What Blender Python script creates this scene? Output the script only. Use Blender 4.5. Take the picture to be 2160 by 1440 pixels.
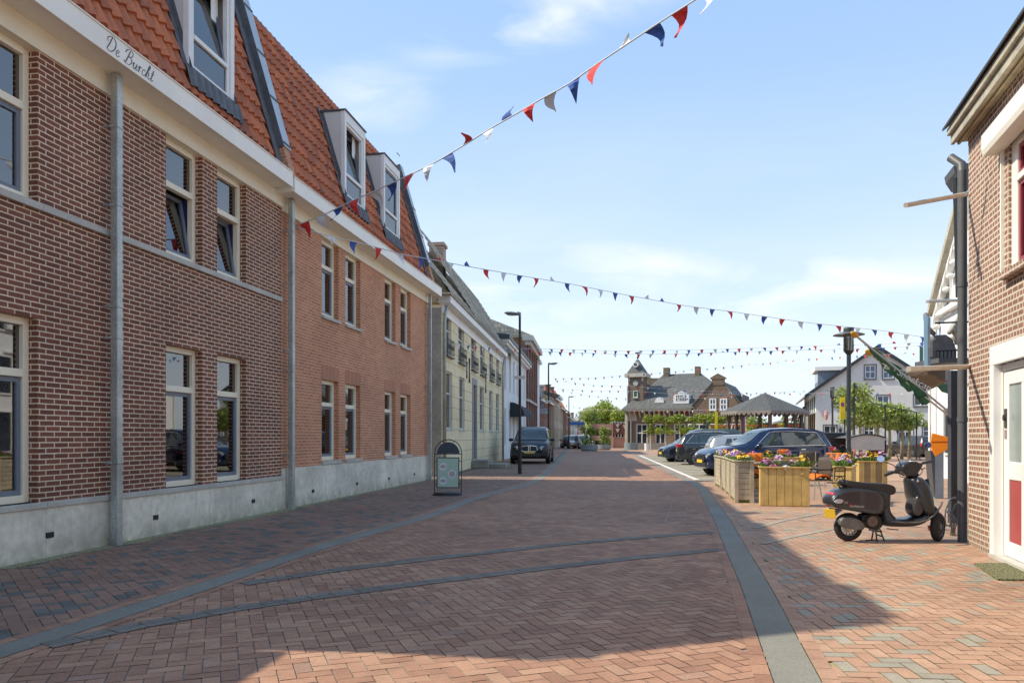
import bpy, math, random
import numpy as np
from mathutils import Vector, Matrix
random.seed(7)
R = math.radians
for o in list(bpy.data.objects): bpy.data.objects.remove(o)
scene = bpy.context.scene
COL = scene.collection
# ------------------------------------------------------------------ camera
HC = 1.40; F = 1600.0; CX = 1080.0; HY = 921.0
cam = bpy.data.objects.new('camera', bpy.data.cameras.new('camera'))
COL.objects.link(cam); scene.camera = cam
cam.location = (0, 0, HC); cam.rotation_euler = (R(90), 0, 0)
cam.data.sensor_width = 36; cam.data.lens = 36*F/2160; cam.data.shift_y = (HY-720)/2160
cam.data.clip_end = 3000; cam.data.clip_start = .05
# ------------------------------------------------------------------ light
SUN_AZ = -4.0; SUN_EL = 46.0
w = bpy.data.worlds.new('World'); scene.world = w; w.use_nodes = True
nt = w.node_tree; nt.nodes.clear()
def N(nt, t, **k):
    n = nt.nodes.new(t)
    for a, b in k.items():
        if a in n.inputs: n.inputs[a].default_value = b
        else: setattr(n, a, b)
    return n
sky = N(nt, 'ShaderNodeTexSky', sky_type='NISHITA', sun_disc=False, sun_elevation=R(SUN_EL), sun_rotation=R(180+90-SUN_AZ))
sky.air_density = 1.0; sky.dust_density = 1.1; sky.ozone_density = 2.6
tc = N(nt, 'ShaderNodeTexCoord')
sep = N(nt, 'ShaderNodeSeparateXYZ'); nt.links.new(tc.outputs['Generated'], sep.inputs[0])
def M(nt, op, a, b=None, c=None, clamp=False):
    n = nt.nodes.new('ShaderNodeMath'); n.operation = op; n.use_clamp = clamp
    for i, v in enumerate((a, b, c)):
        if v is None: continue
        if isinstance(v, (int, float)): n.inputs[i].default_value = v
        else: nt.links.new(v, n.inputs[i])
    return n.outputs[0]
zz = M(nt, 'ADD', M(nt, 'MAXIMUM', sep.outputs[2], 0.0), 0.12)
cmb = N(nt, 'ShaderNodeCombineXYZ')
nt.links.new(M(nt, 'DIVIDE', sep.outputs[0], zz), cmb.inputs[0])
nt.links.new(M(nt, 'DIVIDE', sep.outputs[1], zz), cmb.inputs[1])
mp = N(nt, 'ShaderNodeMapping'); mp.inputs['Scale'].default_value = (1.0, 1.7, 1); mp.inputs['Rotation'].default_value = (0, 0, R(-20)); mp.inputs['Location'].default_value = (3.4, 1.35, 0)
nt.links.new(cmb.outputs[0], mp.inputs[0])
n1 = N(nt, 'ShaderNodeTexNoise', Scale=.75, Detail=7.0, Roughness=.58, Distortion=.35); nt.links.new(mp.outputs[0], n1.inputs['Vector'])
n2 = N(nt, 'ShaderNodeTexNoise', Scale=.28, Detail=3.0, Roughness=.5); nt.links.new(mp.outputs[0], n2.inputs['Vector'])
cl = M(nt, 'MULTIPLY', M(nt, 'MULTIPLY_ADD', n1.outputs[0], 3.6, -1.75, True), M(nt, 'MULTIPLY_ADD', n2.outputs[0], 5.0, -2.3, True))
ysafe = M(nt, 'MAXIMUM', sep.outputs[1], .05); azx = M(nt, 'DIVIDE', sep.outputs[0], ysafe); elx = M(nt, 'DIVIDE', sep.outputs[2], ysafe)
c2 = N(nt, 'ShaderNodeCombineXYZ'); nt.links.new(azx, c2.inputs[0]); nt.links.new(elx, c2.inputs[1])
m2 = N(nt, 'ShaderNodeMapping'); m2.inputs['Scale'].default_value = (3.2, 9.5, 1); m2.inputs['Rotation'].default_value = (0, 0, R(-14)); nt.links.new(c2.outputs[0], m2.inputs[0])
n3 = N(nt, 'ShaderNodeTexNoise', Scale=1.5, Detail=8.0, Roughness=.55, Distortion=.5); nt.links.new(m2.outputs[0], n3.inputs['Vector'])
def blob(a0, e0, sa, se, amp, tilt=0):
    da = M(nt, 'DIVIDE', M(nt, 'SUBTRACT', azx, a0), sa); de = M(nt, 'DIVIDE', M(nt, 'SUBTRACT', M(nt, 'SUBTRACT', elx, e0), M(nt, 'MULTIPLY', M(nt, 'SUBTRACT', azx, a0), tilt)), se)
    return M(nt, 'MULTIPLY', M(nt, 'EXPONENT', M(nt, 'MULTIPLY', M(nt, 'ADD', M(nt, 'MULTIPLY', da, da), M(nt, 'MULTIPLY', de, de)), -1.0)), amp)
bsum = None
for b_ in ((.03, .545, .15, .032, 1.25, .25), (.10, .575, .12, .03, 1.0, .2), (-.19, .45, .09, .045, .8, 0), (.20, .215, .16, .045, 1.0, -.1), (.42, .20, .24, .05, 1.3, .12), (.02, .165, .20, .05, 1.1, -.1), (.50, .10, .35, .05, .9, 0), (-.05, .33, .12, .03, .35, .3)):
    o_ = blob(*b_); bsum = o_ if bsum is None else M(nt, 'MAXIMUM', bsum, o_)
cl = M(nt, 'MULTIPLY', bsum, M(nt, 'MULTIPLY_ADD', n3.outputs[0], 2.6, -.85, True), clamp=True)
low = M(nt, 'MULTIPLY_ADD', sep.outputs[2], -1.5, 0.7, True)      # whiter veil low over the horizon
lown = M(nt, 'MULTIPLY', low, M(nt, 'MULTIPLY_ADD', n1.outputs[0], 1.6, -0.1, True))
msk = M(nt, 'MAXIMUM', M(nt, 'MAXIMUM', M(nt, 'MULTIPLY', cl, .92), .04), lown, clamp=True)
mix = N(nt, 'ShaderNodeMixRGB'); mix.blend_type = 'MIX'
nt.links.new(msk, mix.inputs[0])
gain = N(nt, 'ShaderNodeMixRGB'); gain.blend_type = 'MULTIPLY'; gain.inputs[0].default_value = 1; gain.inputs[2].default_value = (1.1, 1.08, .98, 1)
nt.links.new(sky.outputs[0], gain.inputs[1])
el = M(nt, 'POWER', M(nt, 'SUBTRACT', 1.0, M(nt, 'MAXIMUM', sep.outputs[2], 0.0), clamp=True), 2.6)
air = N(nt, 'ShaderNodeMixRGB'); nt.links.new(el, air.inputs[0]); air.inputs[1].default_value = (.85, 1.5, 2.6, 1); air.inputs[2].default_value = (2.15, 2.65, 3.2, 1)
bas = N(nt, 'ShaderNodeMixRGB', ); bas.inputs[0].default_value = .85; nt.links.new(gain.outputs[0], bas.inputs[1]); nt.links.new(air.outputs[0], bas.inputs[2])
nt.links.new(bas.outputs[0], mix.inputs[1]); mix.inputs[2].default_value = (3.1, 3.2, 3.3, 1)
bg = N(nt, 'ShaderNodeBackground', Strength=0.15); nt.links.new(mix.outputs[0], bg.inputs[0])
ow = N(nt, 'ShaderNodeOutputWorld'); nt.links.new(bg.outputs[0], ow.inputs[0])
sd = bpy.data.lights.new('sun', 'SUN'); sd.energy = 2.4; sd.angle = R(.5); sd.color = (1, .90, .72)
sun = bpy.data.objects.new('sun', sd); COL.objects.link(sun)
ldir = Vector((math.cos(R(SUN_AZ)), math.sin(R(SUN_AZ)), -math.tan(R(SUN_EL))))
sun.rotation_euler = ldir.to_track_quat('-Z', 'Y').to_euler(); sun.location = (-20, 0, 30)
scene.view_settings.view_transform = 'Standard'; scene.view_settings.look = 'None'
scene.view_settings.exposure = 1.24; scene.view_settings.gamma = 1
# ------------------------------------------------------------------ helpers
def kx(px): return (px-CX)/F
def gp(px, py):
    Y = F*HC/(py-HY); return Vector((kx(px)*Y, Y, 0))
def at(px, py, Y): return Vector((kx(px)*Y, Y, HC-(py-HY)/F*Y))
class Fr:
    """facade frame: local x along the facade, local y into the building, z up"""
    def __init__(s, ox, oy, dx, dy):
        l = math.hypot(dx, dy); s.u = (dx/l, dy/l); s.v = (-dy/l, dx/l); s.o = (ox, oy); s.rot = math.atan2(dy, dx)
    def t(s, px, off=0.0):
        k = kx(px)
        return (k*(s.o[1]+off*s.v[1])-s.o[0]-off*s.v[0])/(s.u[0]-k*s.u[1])
    def z(s, px, py, off=0.0):
        t = s.t(px, off); Y = s.o[1]+t*s.u[1]+off*s.v[1]; return HC-(py-HY)/F*Y
    def w(s, t, off=0, z=0): return Vector((s.o[0]+t*s.u[0]+off*s.v[0], s.o[1]+t*s.u[1]+off*s.v[1], z))
def setp(o, label=None, cat=None, group=None, kind=None):
    if label: o['label'] = label
    if cat: o['category'] = cat
    if group: o['group'] = group
    if kind: o['kind'] = kind
    return o
def root(name, label, cat, loc=(0, 0, 0), rz=0, group=None):
    o = bpy.data.objects.new(name, None); COL.objects.link(o); o.empty_display_size = .2
    o.location = loc; o.rotation_euler = (0, 0, rz)
    return setp(o, label, cat, group)
def froot(name, label, cat, fr, group=None): return root(name, label, cat, (fr.o[0], fr.o[1], 0), fr.rot, group)
class MB:
    def __init__(s): s.v = []; s.f = []; s.m = []; s.cur = 0
    def q(s, *p):
        b = len(s.v); s.v += [tuple(a) for a in p]; s.f.append(tuple(range(b, b+len(p)))); s.m.append(s.cur); return s
    def box(s, x0, x1, y0, y1, z0, z1):
        b = len(s.v)
        s.v += [(x0,y0,z0),(x1,y0,z0),(x1,y1,z0),(x0,y1,z0),(x0,y0,z1),(x1,y0,z1),(x1,y1,z1),(x0,y1,z1)]
        for f in ((0,3,2,1),(4,5,6,7),(0,1,5,4),(1,2,6,5),(2,3,7,6),(3,0,4,7)): s.f.append(tuple(b+i for i in f)); s.m.append(s.cur)
        return s
    def obox(s, c, sx, sy, sz, rz=0, rx=0, ry=0):
        m = Matrix.Translation(c) @ Matrix.Rotation(rz, 4, 'Z') @ Matrix.Rotation(ry, 4, 'Y') @ Matrix.Rotation(rx, 4, 'X')
        b = len(s.v); s.box(-sx/2, sx/2, -sy/2, sy/2, -sz/2, sz/2)
        for i in range(b, len(s.v)): s.v[i] = tuple(m @ Vector(s.v[i]))
        return s
    def tube(s, pts, r, n=8, cap=True):
        pts = [Vector(p) for p in pts]; rs = r if isinstance(r, (list, tuple)) else [r]*len(pts)
        b = len(s.v); prev = None
        for i, p in enumerate(pts):
            d = (pts[min(i+1, len(pts)-1)]-pts[max(i-1, 0)]).normalized()
            if prev is None: a = d.orthogonal().normalized()
            else:
                a = prev-d*prev.dot(d); a = a.normalized() if a.length > 1e-6 else d.orthogonal().normalized()
            prev = a; c = d.cross(a)
            for k in range(n):
                an = 2*math.pi*k/n; s.v.append(tuple(p+(a*math.cos(an)+c*math.sin(an))*rs[i]))
        for i in range(len(pts)-1):
            for k in range(n):
                s.f.append((b+i*n+k, b+i*n+(k+1) % n, b+(i+1)*n+(k+1) % n, b+(i+1)*n+k)); s.m.append(s.cur)
        if cap:
            s.f.append(tuple(b+k for k in range(n))[::-1]); s.m.append(s.cur)
            s.f.append(tuple(b+(len(pts)-1)*n+k for k in range(n))); s.m.append(s.cur)
        return s
    def lathe(s, prof, c=(0, 0, 0), n=20, axis='z', ry=1.0):
        b = len(s.v); c = Vector(c)
        for (r, h) in prof:
            for k in range(n):
                a = 2*math.pi*k/n; x, y = r*math.cos(a), r*math.sin(a)*ry
                p = (x, y, h) if axis == 'z' else ((x, h, y) if axis == 'y' else (h, x, y))
                s.v.append(tuple(c+Vector(p)))
        for i in range(len(prof)-1):
            for k in range(n):
                s.f.append((b+i*n+k, b+i*n+(k+1) % n, b+(i+1)*n+(k+1) % n, b+(i+1)*n+k)); s.m.append(s.cur)
        return s
    def prism(s, poly, h0, h1, axis='y'):
        """2-D polygon extruded; axis y: poly is (x,z); x: poly is (y,z); z: poly is (x,y)"""
        def P(a, h): return (a[0], h, a[1]) if axis == 'y' else ((h, a[0], a[1]) if axis == 'x' else (a[0], a[1], h))
        n = len(poly); b = len(s.v)
        s.v += [P(a, h0) for a in poly]+[P(a, h1) for a in poly]
        s.f.append(tuple(range(b, b+n))); s.m.append(s.cur); s.f.append(tuple(range(b+2*n-1, b+n-1, -1))); s.m.append(s.cur)
        for i in range(n): j = (i+1) % n; s.f.append((b+i, b+n+i, b+n+j, b+j)); s.m.append(s.cur)
        return s
    def xf(s, m):
        s.v = [tuple(m @ Vector(p)) for p in s.v]; return s
    def add(s, o, m=None):
        b = len(s.v); s.v += o.v if m is None else [tuple(m @ Vector(p)) for p in o.v]
        s.f += [tuple(i+b for i in f) for f in o.f]; s.m += o.m; return s
    def mesh(s, name, mats):
        me = bpy.data.meshes.new(name); me.from_pydata(s.v, [], s.f)
        for m_ in (mats if isinstance(mats, (list, tuple)) else [mats]): me.materials.append(m_)
        if any(s.m): me.polygons.foreach_set('material_index', s.m)
        boxuv(me); return me
    def build(s, name, mats, parent=None, smooth=False, bevel=0, label=None, loc=None, weld=False, sub=0, fixn=True):
        me = s.mesh(name, mats)
        o = bpy.data.objects.new(name, me); COL.objects.link(o)
        if parent is not None: o.parent = parent
        if loc is not None: o.location = loc
        if weld or fixn:
            import bmesh
            bm = bmesh.new(); bm.from_mesh(me)
            if weld: bmesh.ops.remove_doubles(bm, verts=bm.verts, dist=1e-5)
            bmesh.ops.recalc_face_normals(bm, faces=bm.faces); bm.to_mesh(me); bm.free()
        if smooth:
            me.polygons.foreach_set('use_smooth', [True]*len(me.polygons))
            if smooth == 'auto': me.set_sharp_from_angle(angle=R(35))
        if bevel:
            b = o.modifiers.new('bevel', 'BEVEL'); b.width = bevel; b.segments = 2; b.limit_method = 'ANGLE'; b.angle_limit = R(40)
        if sub:
            b = o.modifiers.new('sub', 'SUBSURF'); b.levels = sub; b.render_levels = sub
        if label: o['label'] = label
        return o
def boxuv(me):
    nv = len(me.vertices); co = np.empty(nv*3); me.vertices.foreach_get('co', co); co = co.reshape(-1, 3)
    npol = len(me.polygons)
    if not npol: return
    nr = np.empty(npol*3); me.polygons.foreach_get('normal', nr); nr = nr.reshape(-1, 3)
    lt = np.empty(npol, int); me.polygons.foreach_get('loop_total', lt)
    li = np.empty(len(me.loops), int); me.loops.foreach_get('vertex_index', li)
    N_ = np.repeat(nr, lt, axis=0); P = co[li]
    flat = np.abs(N_[:, 2]) > .85; yy = (np.abs(N_[:, 1]) >= np.abs(N_[:, 0])) & ~flat
    u = np.where(yy | flat, P[:, 0], P[:, 1]); sl = np.sqrt(np.maximum(.1, 1-N_[:, 2]**2))
    v = np.where(flat, P[:, 1], P[:, 2]/sl)
    uv = me.uv_layers.new(name='UVMap'); uv.data.foreach_set('uv', np.stack([u, v], 1).ravel())
def copy_thing(o, loc=None, rz=None, label=None, parent=None):
    c = o.copy(); COL.objects.link(c); c.parent = parent
    for ch in list(o.children): copy_thing(ch, parent=c)
    if loc is not None: c.location = loc
    if rz is not None: c.rotation_euler = (0, 0, rz)
    if label: c['label'] = label
    return c
def textmesh(name, s, size, mat_, parent, mtx, ext=.004, shear=0, align='CENTER', maxw=None):
    cu = bpy.data.curves.new('t', 'FONT'); cu.body = s; cu.size = size; cu.extrude = ext; cu.shear = shear
    cu.align_x = align; cu.align_y = 'CENTER'; cu.resolution_u = 4
    o = bpy.data.objects.new('t', cu); COL.objects.link(o)
    bpy.context.view_layer.update()
    me = bpy.data.meshes.new_from_object(o.evaluated_get(bpy.context.evaluated_depsgraph_get()))
    bpy.data.objects.remove(o)
    sc = 1
    if maxw and len(me.vertices):
        xs = [v.co.x for v in me.vertices]; wd = max(xs)-min(xs)
        if wd > maxw: sc = maxw/wd
    me.transform(mtx @ Matrix.Diagonal((sc, 1, 1, 1))); me.materials.clear(); me.materials.append(mat_); me.name = name
    t = bpy.data.objects.new(name, me); COL.objects.link(t); t.parent = parent
    return t
# ------------------------------------------------------------------ materials
MATS = {}
def newmat(name):
    m = bpy.data.materials.new(name); m.use_nodes = True; nt = m.node_tree
    return m, nt, nt.nodes['Principled BSDF']
def L(nt, a, b): nt.links.new(a, b)
def vary(nt, col, scale, amt, detail=4, src='Object', col2=None):
    """multiply colour by 1 +- amt noise"""
    tc = N(nt, 'ShaderNodeTexCoord')
    n = N(nt, 'ShaderNodeTexNoise', Scale=scale, Detail=float(detail), Roughness=.6); L(nt, tc.outputs[src], n.inputs['Vector'])
    mr = N(nt, 'ShaderNodeMapRange'); mr.inputs[1].default_value = .3; mr.inputs[2].default_value = .7
    mr.inputs[3].default_value = 1-amt; mr.inputs[4].default_value = 1+amt; L(nt, n.outputs[0], mr.inputs[0])
    mx = N(nt, 'ShaderNodeMixRGB'); mx.blend_type = 'MULTIPLY'; mx.inputs[0].default_value = 1
    cb = N(nt, 'ShaderNodeCombineXYZ'); [L(nt, mr.outputs[0], cb.inputs[i]) for i in range(3)]
    if isinstance(col, tuple): mx.inputs[1].default_value = (*col[:3], 1)
    else: L(nt, col, mx.inputs[1])
    L(nt, cb.outputs[0], mx.inputs[2])
    return mx.outputs[0]
def bump(nt, bs, h, strength=.3, dist=.01):
    b = N(nt, 'ShaderNodeBump', Strength=strength, Distance=dist); L(nt, h, b.inputs['Height']); L(nt, b.outputs[0], bs.inputs['Normal'])
def noiseout(nt, scale, detail=4, src='Object'):
    tc = N(nt, 'ShaderNodeTexCoord'); n = N(nt, 'ShaderNodeTexNoise', Scale=scale, Detail=float(detail)); L(nt, tc.outputs[src], n.inputs['Vector']); return n.outputs[0]
def mat(name, col, rough=.6, metal=0, v1=(1.3, .10), v2=(18, .06), bmp=.15, bscale=40, spec=.5, coat=0):
    if name in MATS: return MATS[name]
    m, nt, b = newmat(name)
    c = tuple(col)
    if v1: c = vary(nt, c, v1[0], v1[1])
    if v2: c = vary(nt, c, v2[0], v2[1])
    if isinstance(c, tuple): b.inputs['Base Color'].default_value = (*c, 1)
    else: L(nt, c, b.inputs['Base Color'])
    b.inputs['Roughness'].default_value = rough; b.inputs['Metallic'].default_value = metal
    b.inputs['Specular IOR Level'].default_value = spec; b.inputs['Coat Weight'].default_value = coat; b.inputs['Coat Roughness'].default_value = .03
    if bmp: bump(nt, b, noiseout(nt, bscale), bmp, .004)
    MATS[name] = m; return m
def brick(name, c1, c2, mortar, bw=.22, bh=.0637, ms=.011, rough=.85, dirt=.15, bmp=.6, off=.5, bias=0, squash=1, sqf=2, c3=None, stain=0):
    m, nt, b = newmat(name)
    uv = N(nt, 'ShaderNodeUVMap')
    # slight wobble so that courses are not ruler straight
    nz = N(nt, 'ShaderNodeTexNoise', Scale=9.0, Detail=2.0); L(nt, uv.outputs[0], nz.inputs['Vector'])
    vm = N(nt, 'ShaderNodeVectorMath'); vm.operation = 'MULTIPLY_ADD'; L(nt, nz.outputs['Color'], vm.inputs[0]); vm.inputs[1].default_value = (.006, .006, 0); L(nt, uv.outputs[0], vm.inputs[2])
    t = N(nt, 'ShaderNodeTexBrick'); t.offset = off; t.squash = squash; t.squash_frequency = sqf; t.offset_frequency = 2
    L(nt, vm.outputs[0], t.inputs['Vector'])
    t.inputs['Color1'].default_value = (*c1, 1); t.inputs['Color2'].default_value = (*c2, 1); t.inputs['Mortar'].default_value = (*mortar, 1)
    t.inputs['Scale'].default_value = 1; t.inputs['Mortar Size'].default_value = ms*.5; t.inputs['Mortar Smooth'].default_value = .15
    t.inputs['Bias'].default_value = bias; t.inputs['Brick Width'].default_value = bw; t.inputs['Row Height'].default_value = bh
    c = vary(nt, t.outputs['Color'], 60, .14, 3, 'Object'); c = vary(nt, c, .7, dirt, 5, 'Object')
    if stain:   # grime and lichen near the ground
        tcx = N(nt, 'ShaderNodeTexCoord'); sp = N(nt, 'ShaderNodeSeparateXYZ'); L(nt, tcx.outputs['Object'], sp.inputs[0])
        k = M(nt, 'MULTIPLY', M(nt, 'MULTIPLY_ADD', sp.outputs[2], -2.5, .9, True), noiseout(nt, 6)); k = M(nt, 'MULTIPLY', k, stain)
        mx = N(nt, 'ShaderNodeMixRGB'); L(nt, k, mx.inputs[0]); L(nt, c, mx.inputs[1]); mx.inputs[2].default_value = (.22, .21, .17, 1); c = mx.outputs[0]
    L(nt, c, b.inputs['Base Color']); b.inputs['Roughness'].default_value = rough
    h = M(nt, 'MULTIPLY_ADD', t.outputs['Fac'], -1, noiseout(nt, 90))
    bump(nt, b, h, bmp, .008)
    MATS[name] = m; return m
def glassmat(name, tint=(.85, .9, .9), refl=.5):
    m, nt, b = newmat(name); nt.nodes.remove(b)
    tr = N(nt, 'ShaderNodeBsdfTransparent'); tr.inputs[0].default_value = (*tint, 1)
    gl = N(nt, 'ShaderNodeBsdfGlossy'); gl.inputs['Roughness'].default_value = .02
    lw = N(nt, 'ShaderNodeLayerWeight', Blend=refl); mx = N(nt, 'ShaderNodeMixShader')
    L(nt, M(nt, 'MULTIPLY_ADD', lw.outputs['Fresnel'], 1.0, .04, True), mx.inputs[0]); L(nt, tr.outputs[0], mx.inputs[1]); L(nt, gl.outputs[0], mx.inputs[2])
    L(nt, mx.outputs[0], nt.nodes['Material Output'].inputs[0]); MATS[name] = m; return m
def tilemat(name, c1, c2, tw, th, streak=.3, moss=None, bmp=0, grid=False):
    """roof tile colour: every tile its own shade, dark weather streaks down the slope"""
    m, nt, b = newmat(name); uv = N(nt, 'ShaderNodeUVMap')
    t = N(nt, 'ShaderNodeTexBrick'); t.offset = 0 if grid else .5; L(nt, uv.outputs[0], t.inputs['Vector'])
    t.inputs['Color1'].default_value = (*c1, 1); t.inputs['Color2'].default_value = (*c2, 1); t.inputs['Mortar'].default_value = tuple(x*.35 for x in c1)+(1,)
    t.inputs['Scale'].default_value = 1; t.inputs['Mortar Size'].default_value = .012 if bmp else .0; t.inputs['Brick Width'].default_value = tw; t.inputs['Row Height'].default_value = th
    c = vary(nt, t.outputs['Color'], 25, .12)
    mp = N(nt, 'ShaderNodeMapping'); mp.inputs['Scale'].default_value = (3.2, .7, 1); L(nt, uv.outputs[0], mp.inputs[0])
    n = N(nt, 'ShaderNodeTexNoise', Scale=1.6, Detail=6.0, Roughness=.7); L(nt, mp.outputs[0], n.inputs['Vector'])
    k = M(nt, 'MULTIPLY', M(nt, 'MULTIPLY_ADD', n.outputs[0], 5, -2.6, True), streak)
    mx = N(nt, 'ShaderNodeMixRGB'); L(nt, k, mx.inputs[0]); L(nt, c, mx.inputs[1]); mx.inputs[2].default_value = (*(moss or tuple(x*.3 for x in c1)), 1)
    L(nt, mx.outputs[0], b.inputs['Base Color']); b.inputs['Roughness'].default_value = .75
    if bmp: bump(nt, b, M(nt, 'MULTIPLY_ADD', t.outputs['Fac'], -1, n.outputs[0]), bmp, .03)
    MATS[name] = m; return m
def woodmat(name, c1, c2, axis='z', rough=.7):
    m, nt, b = newmat(name); tcx = N(nt, 'ShaderNodeTexCoord'); mp = N(nt, 'ShaderNodeMapping')
    mp.inputs['Scale'].default_value = {'z': (14, 14, .9), 'x': (.9, 14, 14), 'y': (14, .9, 14)}[axis]; L(nt, tcx.outputs['Object'], mp.inputs[0])
    n = N(nt, 'ShaderNodeTexNoise', Scale=1.8, Detail=6.0, Roughness=.65, Distortion=.8); L(nt, mp.outputs[0], n.inputs['Vector'])
    cr = N(nt, 'ShaderNodeMixRGB'); L(nt, M(nt, 'MULTIPLY_ADD', n.outputs[0], 2.4, -.7, True), cr.inputs[0]); cr.inputs[1].default_value = (*c1, 1); cr.inputs[2].default_value = (*c2, 1)
    c = vary(nt, cr.outputs[0], 4, .2)
    L(nt, c, b.inputs['Base Color']); b.inputs['Roughness'].default_value = rough; bump(nt, b, n.outputs[0], .25, .004)
    MATS[name] = m; return m
def pavemat(name, stops, rough=.8, noise=.12, stain=0, speck=0):
    """pavers: colour from the face attribute 'rnd'"""
    m, nt, b = newmat(name)
    a = N(nt, 'ShaderNodeAttribute'); a.attribute_name = 'rnd'
    r = N(nt, 'ShaderNodeValToRGB'); r.color_ramp.interpolation = 'LINEAR'
    e = r.color_ramp.elements
    while len(e) < len(stops): e.new(.5)
    for i, (p, c) in enumerate(stops): e[i].position = p; e[i].color = (*c, 1)
    L(nt, a.outputs['Fac'], r.inputs[0])
    c = vary(nt, r.outputs[0], 45, noise, 4); c = vary(nt, c, .5, .17, 5); c = vary(nt, c, 4, .09, 3)
    # pale worn / limey blotches
    n = noiseout(nt, 2.3, 7); k = M(nt, 'MULTIPLY_ADD', n, 6, -4.05, True)
    mx = N(nt, 'ShaderNodeMixRGB'); L(nt, M(nt, 'MULTIPLY', k, .35), mx.inputs[0]); L(nt, c, mx.inputs[1]); mx.inputs[2].default_value = (.36, .31, .27, 1); c = mx.outputs[0]
    # small pale flecks (gum, grit)
    v = N(nt, 'ShaderNodeTexVoronoi', Scale=5.5); tcx = N(nt, 'ShaderNodeTexCoord'); L(nt, tcx.outputs['Object'], v.inputs['Vector'])
    k = M(nt, 'MULTIPLY', M(nt, 'LESS_THAN', v.outputs['Distance'], .075), M(nt, 'GREATER_THAN', noiseout(nt, 3.1, 2), .6))
    mx = N(nt, 'ShaderNodeMixRGB'); L(nt, M(nt, 'MULTIPLY', k, .6), mx.inputs[0]); L(nt, c, mx.inputs[1]); mx.inputs[2].default_value = (.5, .48, .42, 1); c = mx.outputs[0]
    L(nt, c, b.inputs['Base Color']); b.inputs['Roughness'].default_value = rough; b.inputs['Specular IOR Level'].default_value = .35
    bump(nt, b, noiseout(nt, 120), .35, .004)
    MATS[name] = m; return m
# ------------------------------------------------------------------ palette
cream = mat('cream_paint', (.85, .78, .60), .45, v1=(2, .05), v2=(30, .03), bmp=.05)
creamw = mat('cream_white_paint', (.88, .84, .74), .4, v1=(1.5, .05), v2=None, bmp=.03)
white = mat('white_paint', (.78, .78, .75), .45, v1=(1, .06), v2=(20, .03), bmp=.05)
greysash = mat('grey_blue_paint', (.16, .19, .24), .4, bmp=0)
darkblue = mat('dark_blue_paint', (.012, .02, .11), .5, bmp=0)
zinc = mat('zinc', (.40, .43, .41), .45, metal=.5, v1=(3, .25), v2=(40, .25), bmp=.1)
zincl = mat('zinc_light', (.42, .47, .50), .4, metal=.3, v1=(2, .12), v2=(30, .08), bmp=.05)
lead = mat('lead', (.10, .105, .115), .6, v1=(3, .3), v2=(20, .2), bmp=.3, bscale=15)
stone = mat('blue_stone', (.47, .46, .41), .75, v1=(2, .15), v2=(30, .1))
concrete = mat('pale_concrete', (.68, .65, .54), .85, v1=(1.1, .22), v2=(9, .14), bmp=.25, bscale=60)
def grime(m, col, zr=.28, amt=.75, streak=.35):
    nt = m.node_tree; b = nt.nodes['Principled BSDF']; src = b.inputs['Base Color'].links[0].from_socket; tcx = N(nt, 'ShaderNodeTexCoord'); sp_ = N(nt, 'ShaderNodeSeparateXYZ'); L(nt, tcx.outputs['Object'], sp_.inputs[0])
    k = M(nt, 'MULTIPLY', M(nt, 'MULTIPLY_ADD', sp_.outputs[2], -1/zr, 1.0, True), M(nt, 'MULTIPLY_ADD', noiseout(nt, 5, 6), 3.2, -.9, True)); k = M(nt, 'MULTIPLY', k, amt)
    mp_ = N(nt, 'ShaderNodeMapping'); mp_.inputs['Scale'].default_value = (5, 5, .5); L(nt, tcx.outputs['Object'], mp_.inputs[0]); n_ = N(nt, 'ShaderNodeTexNoise', Scale=1.7, Detail=5.0); L(nt, mp_.outputs[0], n_.inputs['Vector'])
    k2 = M(nt, 'MULTIPLY', M(nt, 'MULTIPLY_ADD', n_.outputs[0], 5, -2.9, True), streak); k = M(nt, 'MAXIMUM', k, k2)
    mx = N(nt, 'ShaderNodeMixRGB'); L(nt, k, mx.inputs[0]); L(nt, src, mx.inputs[1]); mx.inputs[2].default_value = (*col, 1); L(nt, mx.outputs[0], b.inputs['Base Color'])
grime(concrete, (.27, .25, .17))
darkmetal = mat('dark_metal', (.035, .038, .042), .45, metal=.3, v2=None, bmp=0)
black = mat('black', (.012, .012, .013), .5, bmp=0, v1=None, v2=None)
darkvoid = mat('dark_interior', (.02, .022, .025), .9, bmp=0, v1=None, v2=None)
blind = mat('white_blind', (.85, .85, .82), .8, v1=None, v2=None, bmp=0)
curtain = mat('grey_curtain', (.80, .78, .73), .9, v1=(3, .1), v2=None, bmp=0)
chrome = mat('chrome', (.75, .75, .76), .18, metal=1, v1=None, v2=None, bmp=0)
steel = mat('brushed_steel', (.58, .52, .44), .4, metal=.35, v1=(6, .1), v2=None, bmp=0)
glass = glassmat('window_glass', (.80, .82, .80), .62)
dglass = mat('dark_glass', (.03, .038, .05), .06, v1=(.6, .5), v2=None, bmp=0, spec=.9)
brickA = brick('dark_red_brick', (.235, .085, .05), (.15, .056, .036), (.72, .57, .41), .222, .0637, .016, dirt=.18, off=.42)
brickB = brick('orange_red_brick', (.58, .24, .125), (.44, .17, .09), (.68, .51, .34), .222, .0637, .013, dirt=.12, off=.42)
soldB = brick('orange_red_brick_upright', (.53, .215, .12), (.44, .17, .10), (.38, .28, .2), .0637, .30, .012, dirt=.1, off=0)
brickR = brick('brown_handmade_brick', (.31, .15, .10), (.22, .11, .075), (.60, .53, .43), .165, .069, .024, dirt=.15, bmp=1.0, off=.45, squash=.55, sqf=2, stain=.8)
tileO = tilemat('orange_pantile', (.50, .115, .035), (.36, .085, .032), .2, .33, .62, (.07, .05, .04))
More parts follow.
